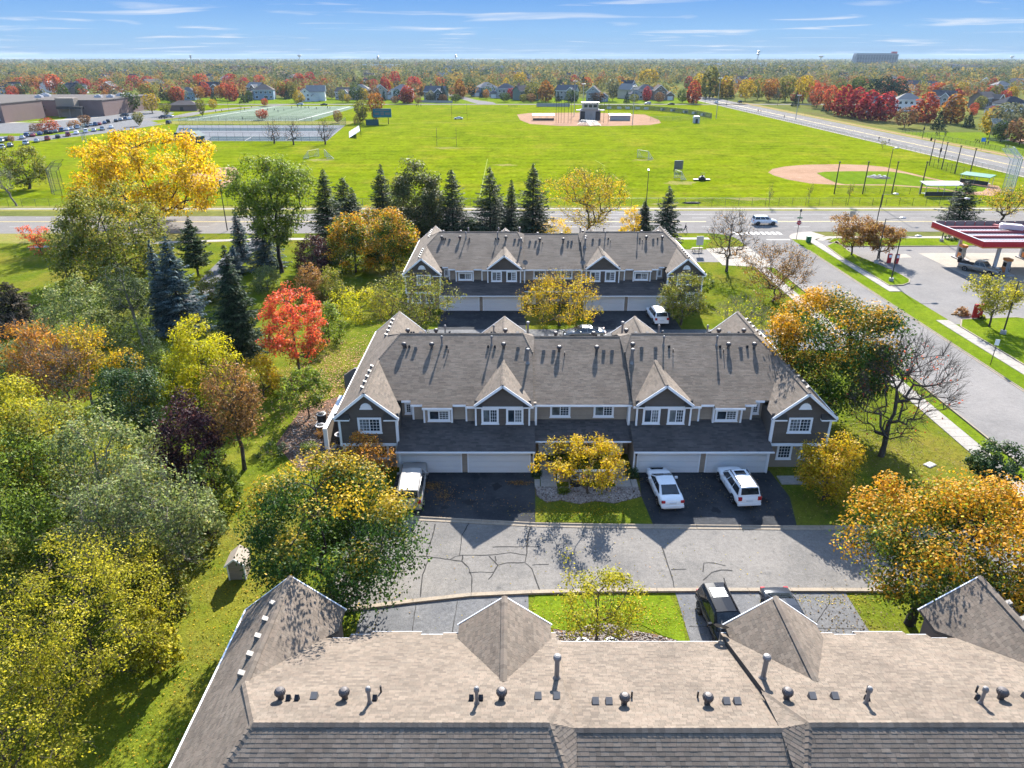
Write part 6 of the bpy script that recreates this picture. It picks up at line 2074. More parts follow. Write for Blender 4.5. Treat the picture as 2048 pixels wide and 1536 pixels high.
pump('fuel pump left of the pickup truck', 73.4, 114.2)
pump('fuel pump right of the pickup truck', 75.2, 105.6)
pump('fuel pump at the right edge of the picture', 84.0, 114.2)
pump('fuel pump in the shade of the canopy beyond the frame edge', 85.2, 105.6)
root = empty('waste_bin', (72.2, 112.4, .05), 0, 'small black bin between pump and pickup truck', 'bin')
m = MB(); m.lathe([(.25, 0), (.3, .1), (.3, .85), (.2, 1.0)], 10); m.build('barrel', black_m, root)
m = MB(); m.lathe([(.31, .83), (.31, .9)], 10); m.build('rim_band', steel_grey, root)

# ---------------- yard things round the middle row
root = empty('patio_wall', (5.75, 47.1, 0), 0, 'low tan patio wall with a white cap behind the golden tree', 'wall')
m = MB(); m.box(-2.1, 2.1, -.06, .06, .05, .98); m.build('wall_panel', wall_tan, root)
m = MB(); m.box(-2.2, 2.2, -.12, .12, .98, 1.06); m.build('cap', white_trim, root)
for s in (-1, 1):
    m = MB(); m.box(s * 2.14 - .07, s * 2.14 + .07, -.09, .09, 0, .98); m.build('post', white_trim, root)
    m = MB(); m.box(s * 2.14 - .05, s * 2.14 + .05, .09, 2.2, .05, .95); m.build('side_panel', wall_tan, root)


def ac_unit(label, x, y, rz=0., h=.85):
    root = empty('air_conditioner', (x, y, 0), rz, label, 'air conditioner')
    m = MB(); m.box(-.5, .5, -.5, .5, 0, .08); m.build('pad', concrete_wall, root)
    m = MB(); m.prism([(.4 * math.cos(R(a)) * 1.05, .4 * math.sin(R(a)) * 1.05) for a in range(0, 360, 30)], .08, h); m.build('casing', vent_black, root)
    m = MB()
    for i in range(24):
        a, b = R(i * 15), R(i * 15 + 15)
        m.hexa([(.3 * math.cos(a), .3 * math.sin(a), h), (.43 * math.cos(a), .43 * math.sin(a), h), (.43 * math.cos(b), .43 * math.sin(b), h), (.3 * math.cos(b), .3 * math.sin(b), h),
                (.3 * math.cos(a), .3 * math.sin(a), h + .06), (.43 * math.cos(a), .43 * math.sin(a), h + .06), (.43 * math.cos(b), .43 * math.sin(b), h + .06), (.3 * math.cos(b), .3 * math.sin(b), h + .06)])
    m.build('top_ring', canopy_white, root)
    m = MB(); m.tube((0, 0, h - .02), (0, 0, h + .05), .12, n=10); m.build('fan_hub', vent_black, root)
    for i in range(6):
        a = R(i * 60)
        m = MB(); m.bar((0, 0, h + .03), (.31 * math.cos(a), .31 * math.sin(a), h + .03), .025); m.build('guard_spoke', steel_grey, root)
    return root


ac_unit('larger air conditioner left of the white end wall', -17.2, 57.0)
ac_unit('lower air conditioner beside the larger one', -16.9, 55.3, h=.6)
ac_unit('air conditioner between white end wall and house', -14.7, 53.2)
ac_unit('grey air conditioner behind the golden tree', 4.9, 46.6, h=.7)
ac_unit('left air conditioner on the stones of the nearest row', 3.9, 29.6, h=.7)
ac_unit('right air conditioner on the stones of the nearest row', 5.5, 29.6, h=.7)
root = empty('end_wall', (-15.6, 55.2, 0), 0, 'white capped stepped end wall left of the middle row', 'wall')
m = MB(); m.box(-.1, .1, -3.0, 3.2, 0, 1.9); m.build('wall_panel', wall_tan, root)
m = MB(); m.box(-.16, .16, -3.1, 3.3, 1.9, 2.0).box(-.16, .16, -3.1, -2.9, 0, 1.9); m.build('cap', white_trim, root)
m = MB(); m.extr([(.2, 1.2), (.2, 3.6), (1.2, 4.3), (2.0, 4.3), (2.0, 1.2)], 'y', 4.2, 4.4); m.build('gable_panel', vent_grey, root)
m = MB(); m.box(-1.1, -.95, -2, -1.9, 0, .01); 
root = empty('flower_pot', (-15.0, 52.2, 0), 0, 'pot of yellow flowers by the end wall', 'flower pot')
m = MB(); m.lathe([(.14, 0), (.2, .1), (.22, .36), (.19, .36)], 10); m.build('pot', canopy_white, root)
r_ = np.random.RandomState(4)
C = r_.normal(size=(90, 3)) * [.13, .13, .07] + [0, 0, .46]
V, Fc = leaves(C, r_, .09)
put('flowers', np_mesh('flowers', V, Fc, L_gold, {'tint': r_.rand(90), 'turn': r_.rand(90)}), root)
root = empty('border_wall', (-13.75, 47.6, 0), R(0), 'low concrete retaining edge beside the left gable', 'wall')
m = MB(); m.box(-.12, .12, -.6, 3.6, 0, .55); m.build('wall_panel', concrete_wall, root)
# shed and wooden fence at the left
root = empty('garden_shed', (-17.4, 36.3, 0), R(4), 'small tan shed under the turning maple', 'shed')
root.scale = (.82, .82, .82)
m = MB(); m.box(-.62, .62, -.75, .75, 0, 1.5); m.extr([(-.62, 1.5), (.62, 1.5), (0, 2.0)], 'y', -.75, .75); m.build('wall', wall_tan, root)
m = MB(); m.hexa([(-.8, -.9, 1.36), (0, -.9, 2.02), (0, .9, 2.02), (-.8, .9, 1.36), (-.8, -.9, 1.44), (0, -.9, 2.1), (0, .9, 2.1), (-.8, .9, 1.44)])
m.hexa([(0, -.9, 2.02), (.8, -.9, 1.36), (.8, .9, 1.36), (0, .9, 2.02), (0, -.9, 2.1), (.8, -.9, 1.44), (.8, .9, 1.44), (0, .9, 2.1)]); m.build('roof', wood, root)
m = MB()
for s in (-1, 1):
    m.box(s * .62 - .05, s * .62 + .05, -.8, -.74, 0, 1.5); m.bar((s * .8, -.92, 1.38), (0, -.92, 2.04), .03, .12)
m.build('white_boards', white_trim, root)
for s in range(6):
    m = MB(); m.box(-.58, .58, -.77, -.75, .1 + s * .23, .31 + s * .23); m.build('board', wall_tan, root)


def plank_fence(label, pts, h, mat):
    root = empty('plank_fence', (0, 0, 0), 0, label, 'fence')
    me = None
    for (x0, y0), (x1, y1) in zip(pts[:-1], pts[1:]):
        L_ = math.hypot(x1 - x0, y1 - y0)
        n = int(L_ / .2)
        if me is None:
            m = MB(); m.box(.01, .185, -.015, .015, .03, h); me = m.mesh('plank', mat)
        a = math.atan2(y1 - y0, x1 - x0)
        for i in range(n):
            o = put('plank', me, root, (x0 + (x1 - x0) * i / n, y0 + (y1 - y0) * i / n, rnd.uniform(-.03, .03)), a)
        m = MB()
        m.bar((x0, y0, .4), (x1, y1, .4), .06).bar((x0, y0, h - .3), (x1, y1, h - .3), .06)
        m.build('rail', mat, root)
    return root


fx = [G(262, 965), G(300, 925), G(322, 905)]
plank_fence('tan wooden fence half hidden in the left thicket', fx, 1.6, wood)
plank_fence('grey wooden fence end under the silvery tree', [G(30, 1215), G(95, 1150), G(140, 1080)], 1.5, wood)
x_, y_ = G(425, 1062)
root = empty('tree_stump', (x_, y_, 0), 0, 'low brown tree stump on the left lawn', 'stump')
m = MB(); m.lathe([(.42, 0), (.34, .1), (.3, .26), (.05, .28)], 11, wob=.06); m.build('wood', bark_m, root)
m = MB(); m.lathe([(.27, .27), (.26, .29)], 11); m.build('cut_face', wood, root)
x_, y_ = G(1743, 948)
root = empty('utility_cover', (33.9, 49.6, 0), R(30), 'flat pale utility cover on the lawn by the footpath', 'cover')
m = MB(); m.box(-.45, .45, -.3, .3, 0, .07); m.build('frame', concrete_wall, root)
m = MB(); m.box(-.38, .38, -.23, .23, .07, .1); m.build('lid', canopy_white, root)

# ================================================================ FENCES AND SPORTS GEAR
post_cache = {}


def fence(label, pts, h, step, fabric=chain_m, pr=.04, name='chain_fence', rail=True, pm=steel_galv, mid=False):
    root = empty(name, (pts[0][0], pts[0][1], 0), 0, label, 'fence')
    ox, oy = pts[0]
    key = (h, pr, pm.name)
    if key not in post_cache:
        m = MB(); m.tube((0, 0, 0), (0, 0, h + .03), pr, n=5); post_cache[key] = m.mesh('post', pm)
    rl, fb = MB(), MB()
    for (x0, y0), (x1, y1) in zip(pts[:-1], pts[1:]):
        L_ = math.hypot(x1 - x0, y1 - y0)
        n = max(1, round(L_ / step))
        for i in range(n + 1):
            t = i / n
            put('post', post_cache[key], root, (x0 + (x1 - x0) * t - ox, y0 + (y1 - y0) * t - oy, 0))
        A, B = (x0 - ox, y0 - oy), (x1 - ox, y1 - oy)
        rl.bar((*A, h), (*B, h), .05)
        if mid:
            rl.bar((*A, h * .5), (*B, h * .5), .04)
        fb.face([(*A, .04), (*B, .04), (*B, h), (*A, h)])
    if rail:
        rl.build('top_rail', pm, root)
    if fabric:
        fb.build('mesh_fabric', fabric, root)
    return root


dark_post = steel_dark
fence('long chain link fence between main road and playing field', [(-190, 158.6), (-60, 159.6), (128, 160.6)], 1.7, 3.0, pm=dark_post)
fence('chain link fence along the highway side of the playing field', [(140.4, 162), (140.4, 345), (140.4, 520)], 1.4, 3.2, pm=steel_galv)
fence('fence along the far side of the highway footpath', [(171.5, 180), (171.5, 330)], 1.6, 3.0, pm=dark_post)
fence('screened fence beside the second ball field', [(171.8, 180), (172.5, 232)], 1.8, 3.0, fabric=green_screen, pm=dark_post)
fence('low chain link fence along the right infield', [G(1668, 388), G(1790, 388), G(1905, 391), G(1945, 396)], 1.6, 3.5, pm=dark_post, name='field_fence')
fence('chain link fence on the highway side of the right infield', [G(1858, 332), G(1910, 349), G(1940, 357)], 2.4, 3.0, pm=dark_post, name='field_fence')
fence('dark screened outfield fence curving behind the central diamond', [G(u, v) for u, v in ((1185, 219), (1240, 219), (1300, 220.5), (1350, 225), (1395, 231), (1423, 237))], 2.6, 4.0, fabric=green_screen, pm=dark_post, name='outfield_fence')
fence('light chain fence right of the central diamond', [G(1300, 242), G(1360, 241), G(1422, 240)], 2.0, 4, name='field_fence', pm=dark_post)
fence('high fence round the nearest tennis court', [(-122, 294.2), (-73, 293.5), (-78, 330), (-81, 368)], 3.2, 3.2, pm=dark_post, name='court_fence', mid=True)
fence('high fence between the tennis courts', [(-150, 336), (-79, 333)], 3.0, 3.2, pm=dark_post, name='court_fence')
fence('high fence behind the tennis courts', [(-162, 367), (-81, 367)], 3.2, 3.2, pm=dark_post, name='court_fence')
fence('fence around the near side of the turf field', [(-180, 391.5), (-103, 389)], 2.4, 4, pm=dark_post, name='field_fence')
fence('pale board fence before the distant houses', [G(1073, 213.5), G(1140, 213.5)], 2.2, 4, fabric=plain('fence_boards', (.34, .33, .32), .85, .1, .5), pm=vent_grey, name='board_fence')
fence('pale board fence left of the back street', [G(840, 205), G(905, 206)], 1.6, 4, fabric=MATS['fence_boards'], pm=vent_grey, name='board_fence')
sq = MB(); sq.box(-1.4, 1.4, -.05, .05, .5, 1.7)
ban_me = sq.mesh('banner', canopy_white)
of_ = [o for o in bpy.data.objects if o.name.startswith('outfield_fence')][0]
for u, v in ((1218, 219), (1238, 219.2), (1255, 219.6), (1275, 220), (1292, 220.4), (1325, 222.6), (1345, 224.4), (1370, 227.4), (1388, 230), (1405, 233)):
    x_, y_ = G(u, v)
    put('banner', ban_me, of_, (x_ - of_.location.x, y_ - .35 - of_.location.y, 0), R(-(max(0, u - 1290)) * .32))


def net_pole(label, u, v, h):
    x, y = G(u, v)
    root = empty('net_pole', (x, y, 0), 0, label, 'pole', 'tall dark net poles beside the right infield')
    m = MB(); m.tube((0, 0, 0), (0, 0, h), .15, .12, 8); m.build('pole', steel_dark, root)
    m = MB(); m.box(-.2, .2, -.2, .2, h - .25, h - .05); m.build('pulley', steel_dark, root)
    return root


for i_, (u, v, lab) in enumerate(((1668, 388, 'leftmost tall dark pole beside the right infield'), (1725, 388, 'second tall dark pole from the left beside the right infield'), (1783, 388, 'third tall dark pole from the left beside the right infield'), (1840, 388, 'tall dark pole left of the dugout'),
                                  (1858, 331, 'leftmost dark pole on the highway side of the right infield'), (1883, 338, 'middle dark pole on the highway side of the right infield'), (1909, 347, 'dark pole leaning against the highway view'), (1938, 354, 'dark pole nearest the pale backstop'))):
    net_pole(lab, u, v, 7.6)


def light_tower(label, u, v, h, head=True):
    x, y = G(u, v)
    root = empty('light_tower', (x, y, 0), 0, label, 'light pole')
    m = MB(); m.tube((0, 0, 0), (0, 0, h), .2, .12, 8); m.build('pole', steel_grey, root)
    m = MB(); m.box(-1.1, 1.1, -.08, .08, h - .3, h - .15); m.build('cross_arm', steel_grey, root)
    for s in (-.9, -.3, .3, .9):
        m = MB(); m.lathe([(.12, h - .15), (.3, h + .1), (.28, h + .25)], 8, (s, -.1, 0)); m.build('lamp_head', steel_grey, root)
    return root


lamp('tall dark lamp pole at the field corner by the main road', *G(1761, 416), 12.5, .9, R(20), base=False)
light_tower('tall light pole in front of the highway crossing', 1432, 237, 20)
light_tower('light pole beside the highway median', 1591, 240, 12)
light_tower('tall light pole right of the central bleachers', 1265, 247, 17)
light_tower('light pole left of the central press box', 1148, 232, 18)
light_tower('light pole right of the central press box', 1165, 236, 17)
for u, v, lab in ((1410, 207, 'traffic signal left of the highway crossing'), (1453, 211, 'traffic signal right of the highway crossing'), (1555, 212, 'signal mast on the far highway verge'), (1876, 325, 'signal pole on the highway beside the dark poles'), (1844, 277, 'sign mast on the highway footpath')):
    x_, y_ = G(u, v)
    root = empty('traffic_signal', (x_, y_, 0), 0, lab, 'traffic signal')
    m = MB(); m.tube((0, 0, 0), (0, 0, 7.5), .12, .08, 8); m.build('pole', steel_dark, root)
    m = MB(); m.bar((0, 0, 7), (-4, 0, 7.4), .1); m.build('arm', steel_dark, root)
    m = MB(); m.box(-.2, .2, -.2, .2, 3.2, 4.3).box(-4, -3.6, -.2, .2, 6.5, 7.4); m.build('signal_head', black_m, root)


def backstop(label, x, y, rz, w, h, mat, pm):
    """hooded backstop: centre and two raked wings, each with posts"""
    root = empty('backstop', (x, y, 0), rz, label, 'backstop')
    bays = [(-w, .9), (-w * .62, .25), (-w * .2, 0), (w * .2, 0), (w * .62, .25), (w, .9)]
    fr, fb = MB(), MB()
    for i, (px, py) in enumerate(bays):
        py *= w * .5
        m = MB(); m.tube((px, py, 0), (px, py, h), .06, n=6); m.tube((px, py, h), (px * .92, py + h * .28, h * 1.28), .05, n=6); m.build('post', pm, root)
        if i:
            qx, qy = bays[i - 1][0], bays[i - 1][1] * w * .5
            for z in (.1, h * .5, h):
                fr.bar((px, py, z), (qx, qy, z), .06)
            fr.bar((px * .92, py + h * .28, h * 1.28), (qx * .92, qy + h * .28, h * 1.28), .06)
            fb.face([(px, py, .1), (qx, qy, .1), (qx, qy, h), (px, py, h)])
            fb.face([(px, py, h), (qx, qy, h), (qx * .92, qy + h * .28, h * 1.28), (px * .92, py + h * .28, h * 1.28)])
    fr.build('rails', pm, root)
    fb.build('mesh_fabric', mat, root)
    return root


backstop('dark hooded backstop left of the golden cottonwood', -112.0, 176.5, R(-62), 5.2, 5.6, chain_m, steel_dark)
x_, y_ = G(1992, 396)
backstop('pale high backstop at the right edge of the playing field', 121.5, 175.8, R(52), 4.6, 8.2, net_m, steel_galv)
backstop('pale backstop on the field right of the highway', 194.5, 294, R(20), 6, 6.5, net_m, steel_galv)
backstop('small backstop by the school parking lot', *G(165, 283), R(-60), 3, 5, chain_m, steel_galv)
bx, by = G(1180, 250)


def dugout(label, u, v, w, d, roof_m, h=2.5, rz=0., wall=None, at=None):
    x, y = at or G(u, v)
    root = empty('dugout', (x, y, 0), rz, label, 'shelter')
    m = MB(); m.hexa([(-w / 2 - .3, -.4, h), (w / 2 + .3, -.4, h), (w / 2 + .3, d + .4, h + .5), (-w / 2 - .3, d + .4, h + .5), (-w / 2 - .3, -.4, h + .15), (w / 2 + .3, -.4, h + .15), (w / 2 + .3, d + .4, h + .65), (-w / 2 - .3, d + .4, h + .65)]); m.build('roof', roof_m, root)
    n = max(2, int(w / 3))
    for i in range(n + 1):
        for yy in (0, d):
            m = MB(); m.tube((-w / 2 + w * i / n, yy, 0), (-w / 2 + w * i / n, yy, h + (.45 if yy else .05)), .07, n=6); m.build('post', steel_galv, root)
    m = MB(); m.box(-w / 2 + .2, w / 2 - .2, d * .55, d * .85, .42, .5); m.build('bench', steel_galv, root)
    if wall:
        m = MB(); m.box(-w / 2, w / 2, -.08, .02, 0, wall); m.build('front_wall', concrete_wall, root)
    else:
        m = MB(); m.box(-w / 2, w / 2, -.06, 0, .1, 1.1); m.build('front_panel', steel_dark, root)
    return root


dugout('white roofed dugout beside the right infield', 1895, 394, 8.6, 2.6, canopy_white, at=(102.3, 171.8))
dugout('white roofed shelter left of the central press box', 1087, 241, 11, 4, canopy_white)
dugout('grey walled dugout right of the central press box', 1240, 241, 10.5, 4, canopy_white, wall=2.4)
x_, y_ = G(1962, 362)
dugout('green grey dugout under the pale backstop', 0, 0, 7, 2.2, green_sign, h=2.0, at=(120.0, 189.5), rz=R(-58))
root = empty('press_box', G(1180, 240) + (0,), 0, 'dark press box with steps behind the central home plate', 'building')
m = MB(); m.box(-5, 5, 0, 6, 0, 5.2); m.build('wall', concrete_wall, root)
m = MB(); m.box(-4, 4, -.6, 5, 5.2, 8.2); m.build('upper_room', steel_grey, root)
m = MB(); m.box(-4.6, 4.6, -1.2, 5.5, 8.2, 8.6); m.build('roof', steel_grey, root)
for s in (-1, 1):
    m = MB(); m.box(s * 5.6 - 1.8, s * 5.6 + 1.8, -.5, 1.5, 4.6, 5.0); m.build('awning', canopy_white, root)
    m = MB(); m.box(s * 4 - 1.2, s * 4 + 1.2, -.15, 0, 0, 4.2); m.build('door_bay', steel_dark, root)
for i in range(3):
    m = MB(); m.box(-3.4 + i * 2.4, -1.6 + i * 2.4, -.66, -.6, 6.2, 7.6); m.build('window', glass_m, root)
for i in range(8):
    m = MB(); m.box(-1, 1, -4 + i * .45, -3.55 + i * .45, .2 + i * .45, .3 + i * .45); m.build('step', steel_grey, root)


def bleacher(label, u, v, rz, w=7, n=5):
    x, y = G(u, v)
    root = empty('bleacher', (x, y, 0), rz, label, 'bleachers')
    for i in range(n):
        m = MB(); m.box(-w / 2, w / 2, i * .75, i * .75 + .35, .45 + i * .42, .52 + i * .42); m.build('seat_plank', steel_galv, root)
        m = MB(); m.box(-w / 2, w / 2, i * .75 - .35, i * .75 - .03, .12 + i * .42, .18 + i * .42); m.build('foot_plank', steel_galv, root)
    for s in (-1, 0, 1):
        m = MB(); m.bar((s * w * .45, -.3, 0), (s * w * .45, n * .75, n * .42 + .5), .08).bar((s * w * .45, n * .75, 0), (s * w * .45, n * .75, n * .42 + 1.2), .08); m.build('support', steel_dark, root)
    return root


bleacher('left bleacher below the central press box', 1168, 251, R(-35))
bleacher('right bleacher below the central press box', 1190, 252, R(35))
bleacher('long bleacher on the slope by the tennis courts', 700, 270, R(-78), 26, 6)
# tall thin netting poles behind the central plate
for i_, u in enumerate((1112, 1117, 1122, 1128, 1136, 1142, 1193, 1200, 1207, 1216)):
    x_, y_ = G(u, 246)
    root = empty('net_pole', (x_, y_, 0), 0, 'thin tall net pole behind the central home plate', 'pole', 'thin net poles of the central backstop')
    m = MB(); m.tube((0, 0, 0), (0, 0, 11.5), .09, n=6); m.build('pole', steel_dark, root)
    m = MB(); m.box(-.15, .15, -.15, .15, 11.4, 11.6); m.build('cap', steel_dark, root)


def goal(label, u, v, w, h, d, rz, net=True, mat=None):
    x, y = G(u, v)
    mat = mat or canopy_white
    root = empty('soccer_goal', (x, y, 0), rz, label, 'goal')
    m = MB(); m.tube((-w / 2, 0, 0), (-w / 2, 0, h), .06, n=6).tube((w / 2, 0, 0), (w / 2, 0, h), .06, n=6).tube((-w / 2, 0, h), (w / 2, 0, h), .06, n=6); m.build('goal_frame', mat, root)
    m = MB(); m.tube((-w / 2, 0, h), (-w / 2, d, 0), .04, n=5).tube((w / 2, 0, h), (w / 2, d, 0), .04, n=5).tube((-w / 2, d, .04), (w / 2, d, .04), .04, n=5).tube((-w / 2, 0, .04), (-w / 2, d, .04), .04, n=5).tube((w / 2, 0, .04), (w / 2, d, .04), .04, n=5)
    m.build('back_stay', mat, root)
    if net:
        m = MB(); m.face([(-w / 2, 0, h), (w / 2, 0, h), (w / 2, d, .05), (-w / 2, d, .05)]).face([(-w / 2, 0, .05), (-w / 2, 0, h), (-w / 2, d, .05)]).face([(w / 2, 0, .05), (w / 2, 0, h), (w / 2, d, .05)]); m.build('net', net_m, root)
    return root


goal('left white soccer goal of the facing pair', 628, 315, 6, 2.4, 2.2, R(70))
goal('right white soccer goal of the facing pair', 652, 316, 6, 2.4, 2.2, R(-70))
goal('tan soccer goal seen from the side on the field', 1285, 317, 5.5, 2.5, 2.2, R(-60), mat=canopy_white)
goal('small practice goal left of the mower', 1355, 358, 4, 2.2, 1.6, R(-75))
root = empty('target_board', G(1356, 344) + (0,), R(8), 'pale practice board on legs left of the mower', 'practice board')
m = MB(); m.box(-1.3, 1.3, -.06, .06, .7, 3.2); m.build('board', vent_grey, root)
m = MB(); m.tube((-1.2, 0, 0), (-1.2, 0, 3.2), .06, n=6).tube((1.2, 0, 0), (1.2, 0, 3.2), .06, n=6); m.build('leg', steel_dark, root)
m = MB(); m.bar((-1, 0, 1.5), (-1, 1.4, 0), .06).bar((1, 0, 1.5), (1, 1.4, 0), .06); m.build('brace', steel_dark, root)


def goalpost(label, u, v, w, h):
    x, y = G(u, v)
    root = empty('football_goalpost', (x, y, 0), 0, label, 'goalpost')
    for s in (-1, 1):
        m = MB(); m.tube((s * w / 2, 0, 0), (s * w / 2, 0, h), .07, n=6); m.build('upright', steel_dark, root)
    m = MB(); m.tube((-w / 2, 0, h * .45), (w / 2, 0, h * .45), .07, n=6); m.build('crossbar', steel_dark, root)
    return root


goalpost('football goalpost in the middle of the playing field', 893.5, 293, 7.2, 6.6)
goalpost('football goalpost behind the white car', 919, 241, 8, 8)
goalpost('football goalpost on the turf field', 470, 226, 7, 8)
goalpost('far football goalpost on the turf field', 500, 209, 7, 8)
root = empty('scoreboard', G(766, 248.5) + (0,), R(5), 'teal scoreboard on two posts beside a leafy tree', 'scoreboard')
m = MB(); m.box(-4.4, 4.4, -.3, .3, 3.2, 7.2); so = m.build('board', plain('scoreboard_teal', (.02, .13, .17), .5, .1), root)
m = MB()
for a, b, c, d in ((-3.8, -1.4, 4.4, 5.4), (1.4, 3.8, 4.4, 5.4), (-.8, .8, 4.2, 5.0), (-3.4, 3.4, 6.2, 6.7), (-.9, .9, 5.3, 5.8)):
    m.box(a, b, -.34, -.3, c, d)
m.build('score_panel', vent_grey, so)
m = MB(); m.box(-2.9, -2.6, -.15, .15, 0, 3.2); m.build('post', steel_dark, root)
m = MB(); m.box(2.6, 2.9, -.15, .15, 0, 3.2); m.build('post', steel_dark, root)
# mound covers, field odds and ends
root = empty('mound_tarp', G(1757, 355) + (0,), 0, 'dark tarpaulin held by white weights on the pitching mound', 'tarpaulin')
m = MB(); m.lathe([(3.1, .03), (2.6, .22), (1.2, .42), (.2, .46)], 14, wob=.05); m.build('tarp', black_m, root)
for i in range(7):
    a = R(i * 51 + 10)
    m = MB(); m.box(1.7 * math.cos(a) - .3, 1.7 * math.cos(a) + .3, 1.5 * math.sin(a) - .25, 1.5 * math.sin(a) + .25, .3, .52); m.build('weight', canopy_white, root)
root = empty('leaf_tarp', G(1385, 407) + (0,), 0, 'dark crumpled tarp lying by the field fence', 'tarpaulin')
m = MB(); m.lathe([(2.2, .02), (1.6, .3), (.6, .38), (.1, .3)], 11, wob=.2); m.v = [(x, y * .3, z) for x, y, z in m.v]; m.build('tarp', black_m, root)
root = empty('riding_mower', G(1403, 361) + (0,), R(0), 'dark wide riding mower with a driver on the field', 'mower')
m = MB(); m.box(-.55, .55, -.9, .6, .45, .95).box(-.45, .45, -.95, -.3, .95, 1.25); m.build('body', steel_dark, root)
for s in (-1, 0, 1):
    m = MB(); m.box(s * 1.5 - .7, s * 1.5 + .7, .3 if s == 0 else -.6, 1.2 if s == 0 else .5, .12, .38); m.build('cutting_deck', steel_dark, root)
for sx, sy, r0 in ((-.75, -.55, .42), (.75, -.55, .42), (-.7, .65, .33), (.7, .65, .33)):
    m = MB(); m.tube((sx - .14, sy, r0), (sx + .14, sy, r0), r0, n=12); m.build('wheel', rubber_m, root)
m = MB(); m.box(-.25, .25, -.35, .1, 1.0, 1.1).box(-.25, .25, -.42, -.33, 1.1, 1.55); m.build('seat', black_m, root)
m = MB(); m.bar((-.5, -.55, .9), (-.5, -.55, 2.0), .06).bar((.5, -.55, .9), (.5, -.55, 2.0), .06).bar((-.5, -.55, 2.0), (.5, -.55, 2.0), .06); m.build('roll_bar', steel_dark, root)
root = empty('equipment_shed', G(392, 286) + (0,), R(-25), 'dark teal shed at the corner of the tennis courts', 'shed')
teal = plain('shed_teal', (.02, .07, .08), .7, .1)
m = MB(); m.box(-2.6, 2.6, -2.2, 2.2, 0, 2.6); m.extr([(-2.6, 2.6), (2.6, 2.6), (0, 4.2)], 'y', -2.2, 2.2); m.build('wall', teal, root)
m = MB(); m.hexa([(-2.9, -2.5, 2.45), (0, -2.5, 4.25), (0, 2.5, 4.25), (-2.9, 2.5, 2.45), (-2.9, -2.5, 2.6), (0, -2.5, 4.4), (0, 2.5, 4.4), (-2.9, 2.5, 2.6)])
m.hexa([(0, -2.5, 4.25), (2.9, -2.5, 2.45), (2.9, 2.5, 2.45), (0, 2.5, 4.25), (0, -2.5, 4.4), (2.9, -2.5, 2.6), (2.9, 2.5, 2.6), (0, 2.5, 4.4)]); m.build('roof', teal, root)
m = MB(); m.box(-.8, .8, -2.26, -2.2, 0, 2.2); m.build('door', steel_grey, root)
root = empty('equipment_shed', G(1392, 246) + (0,), 0, 'small white shed right of the central infield', 'shed')
m = MB(); m.box(-1.5, 1.5, -1, 1, 0, 2.4); m.build('wall', canopy_white, root)
m = MB(); m.extr([(-1.7, 2.4), (1.7, 2.4), (1.2, 3.2), (-1.2, 3.2)], 'y', -1.2, 1.2); m.build('roof', steel_grey, root)
m = MB(); m.box(-.6, .6, -1.05, -1, 0, 2); m.build('door', steel_dark, root)
for u, v, w_, lab in ((371, 281, 8, 'left grey green wind screen of the tennis courts'), (745, 252, 6, 'dark shelter at the top of the slope')):
    root = empty('wind_screen', G(u, v) + (0,), R(4), lab, 'screen')
    m = MB(); m.box(-w_ / 2, w_ / 2, -.05, .05, .3, 3.0); m.build('panel', teal, root)
    m = MB(); m.tube((-w_ / 2, 0, 0), (-w_ / 2, 0, 3.1), .06, n=6).tube((w_ / 2, 0, 0), (w_ / 2, 0, 3.1), .06, n=6); m.build('post', steel_dark, root)

# ================================================================ PEOPLE
skin_m = plain('skin', (.35, .20, .14), .6, .05)
cloth_dark = plain('cloth_dark', (.02, .022, .03), .9, .2)
cloth_navy = plain('cloth_navy', (.025, .035, .07), .9, .2)
cloth_red = plain('cloth_red', (.20, .03, .03), .9, .2)
hair_m = plain('hair', (.03, .02, .015), .8, .2)


def body_mesh(stride, arm):
    J = [(0, 0, .93), (0, .01, 1.15), (0, .02, 1.38), (0, .02, 1.50), (0, .03, 1.62), (0, .04, 1.74)]
    rads = [.15, .135, .16, .06, .105, .085]
    E_ = [(0, 1), (1, 2), (2, 3), (3, 4), (4, 5)]
    for s in (-1, 1):
        k = len(J)
        J += [(s * .10, stride * s * .08, .86), (s * .11, stride * s * .24 + .03, .48), (s * .11, stride * s * .40 - .06 * abs(stride), .09), (s * .12, stride * s * .42 + .12, .04)]
        rads += [.105, .07, .05, .045]
        E_ += [(0, k), (k, k + 1), (k + 1, k + 2), (k + 2, k + 3)]
        k = len(J)
        J += [(s * .20, .02, 1.40), (s * .26, -s * arm * .14, 1.14), (s * .25, -s * arm * .26 + .08, .92), (s * .24, -s * arm * .3 + .12, .83)]
        rads += [.065, .05, .038, .04]
        E_ += [(2, k), (k, k + 1), (k + 1, k + 2), (k + 2, k + 3)]
    me = bpy.data.meshes.new('person_cage')
    me.from_pydata(J, E_, [])
    o = bpy.data.objects.new('person_cage', me)
    COL.objects.link(o)
    o.modifiers.new('skin', 'SKIN')
    for v_, r0 in zip(me.skin_vertices[0].data, rads):
        v_.radius = (r0, r0 * .8)
    me.skin_vertices[0].data[0].use_root = True
    ss = o.modifiers.new('sub', 'SUBSURF'); ss.levels = ss.render_levels = 1
    dg = bpy.context.evaluated_depsgraph_get()
    out = bpy.data.meshes.new_from_object(o.evaluated_get(dg))
    bpy.data.objects.remove(o)
    out.name = 'person'
    for m_ in (skin_m, cloth_dark, cloth_navy, hair_m):
        out.materials.append(m_)
    for p in out.polygons:
        c = p.center
        p.material_index = 3 if c.z > 1.70 or (c.z > 1.6 and c.y < .0) else 0 if c.z > 1.47 or (abs(c.x) > .19 and c.z < .93 and c.z > .7) else 2 if c.z > .95 else 1
        p.use_smooth = True
    return out


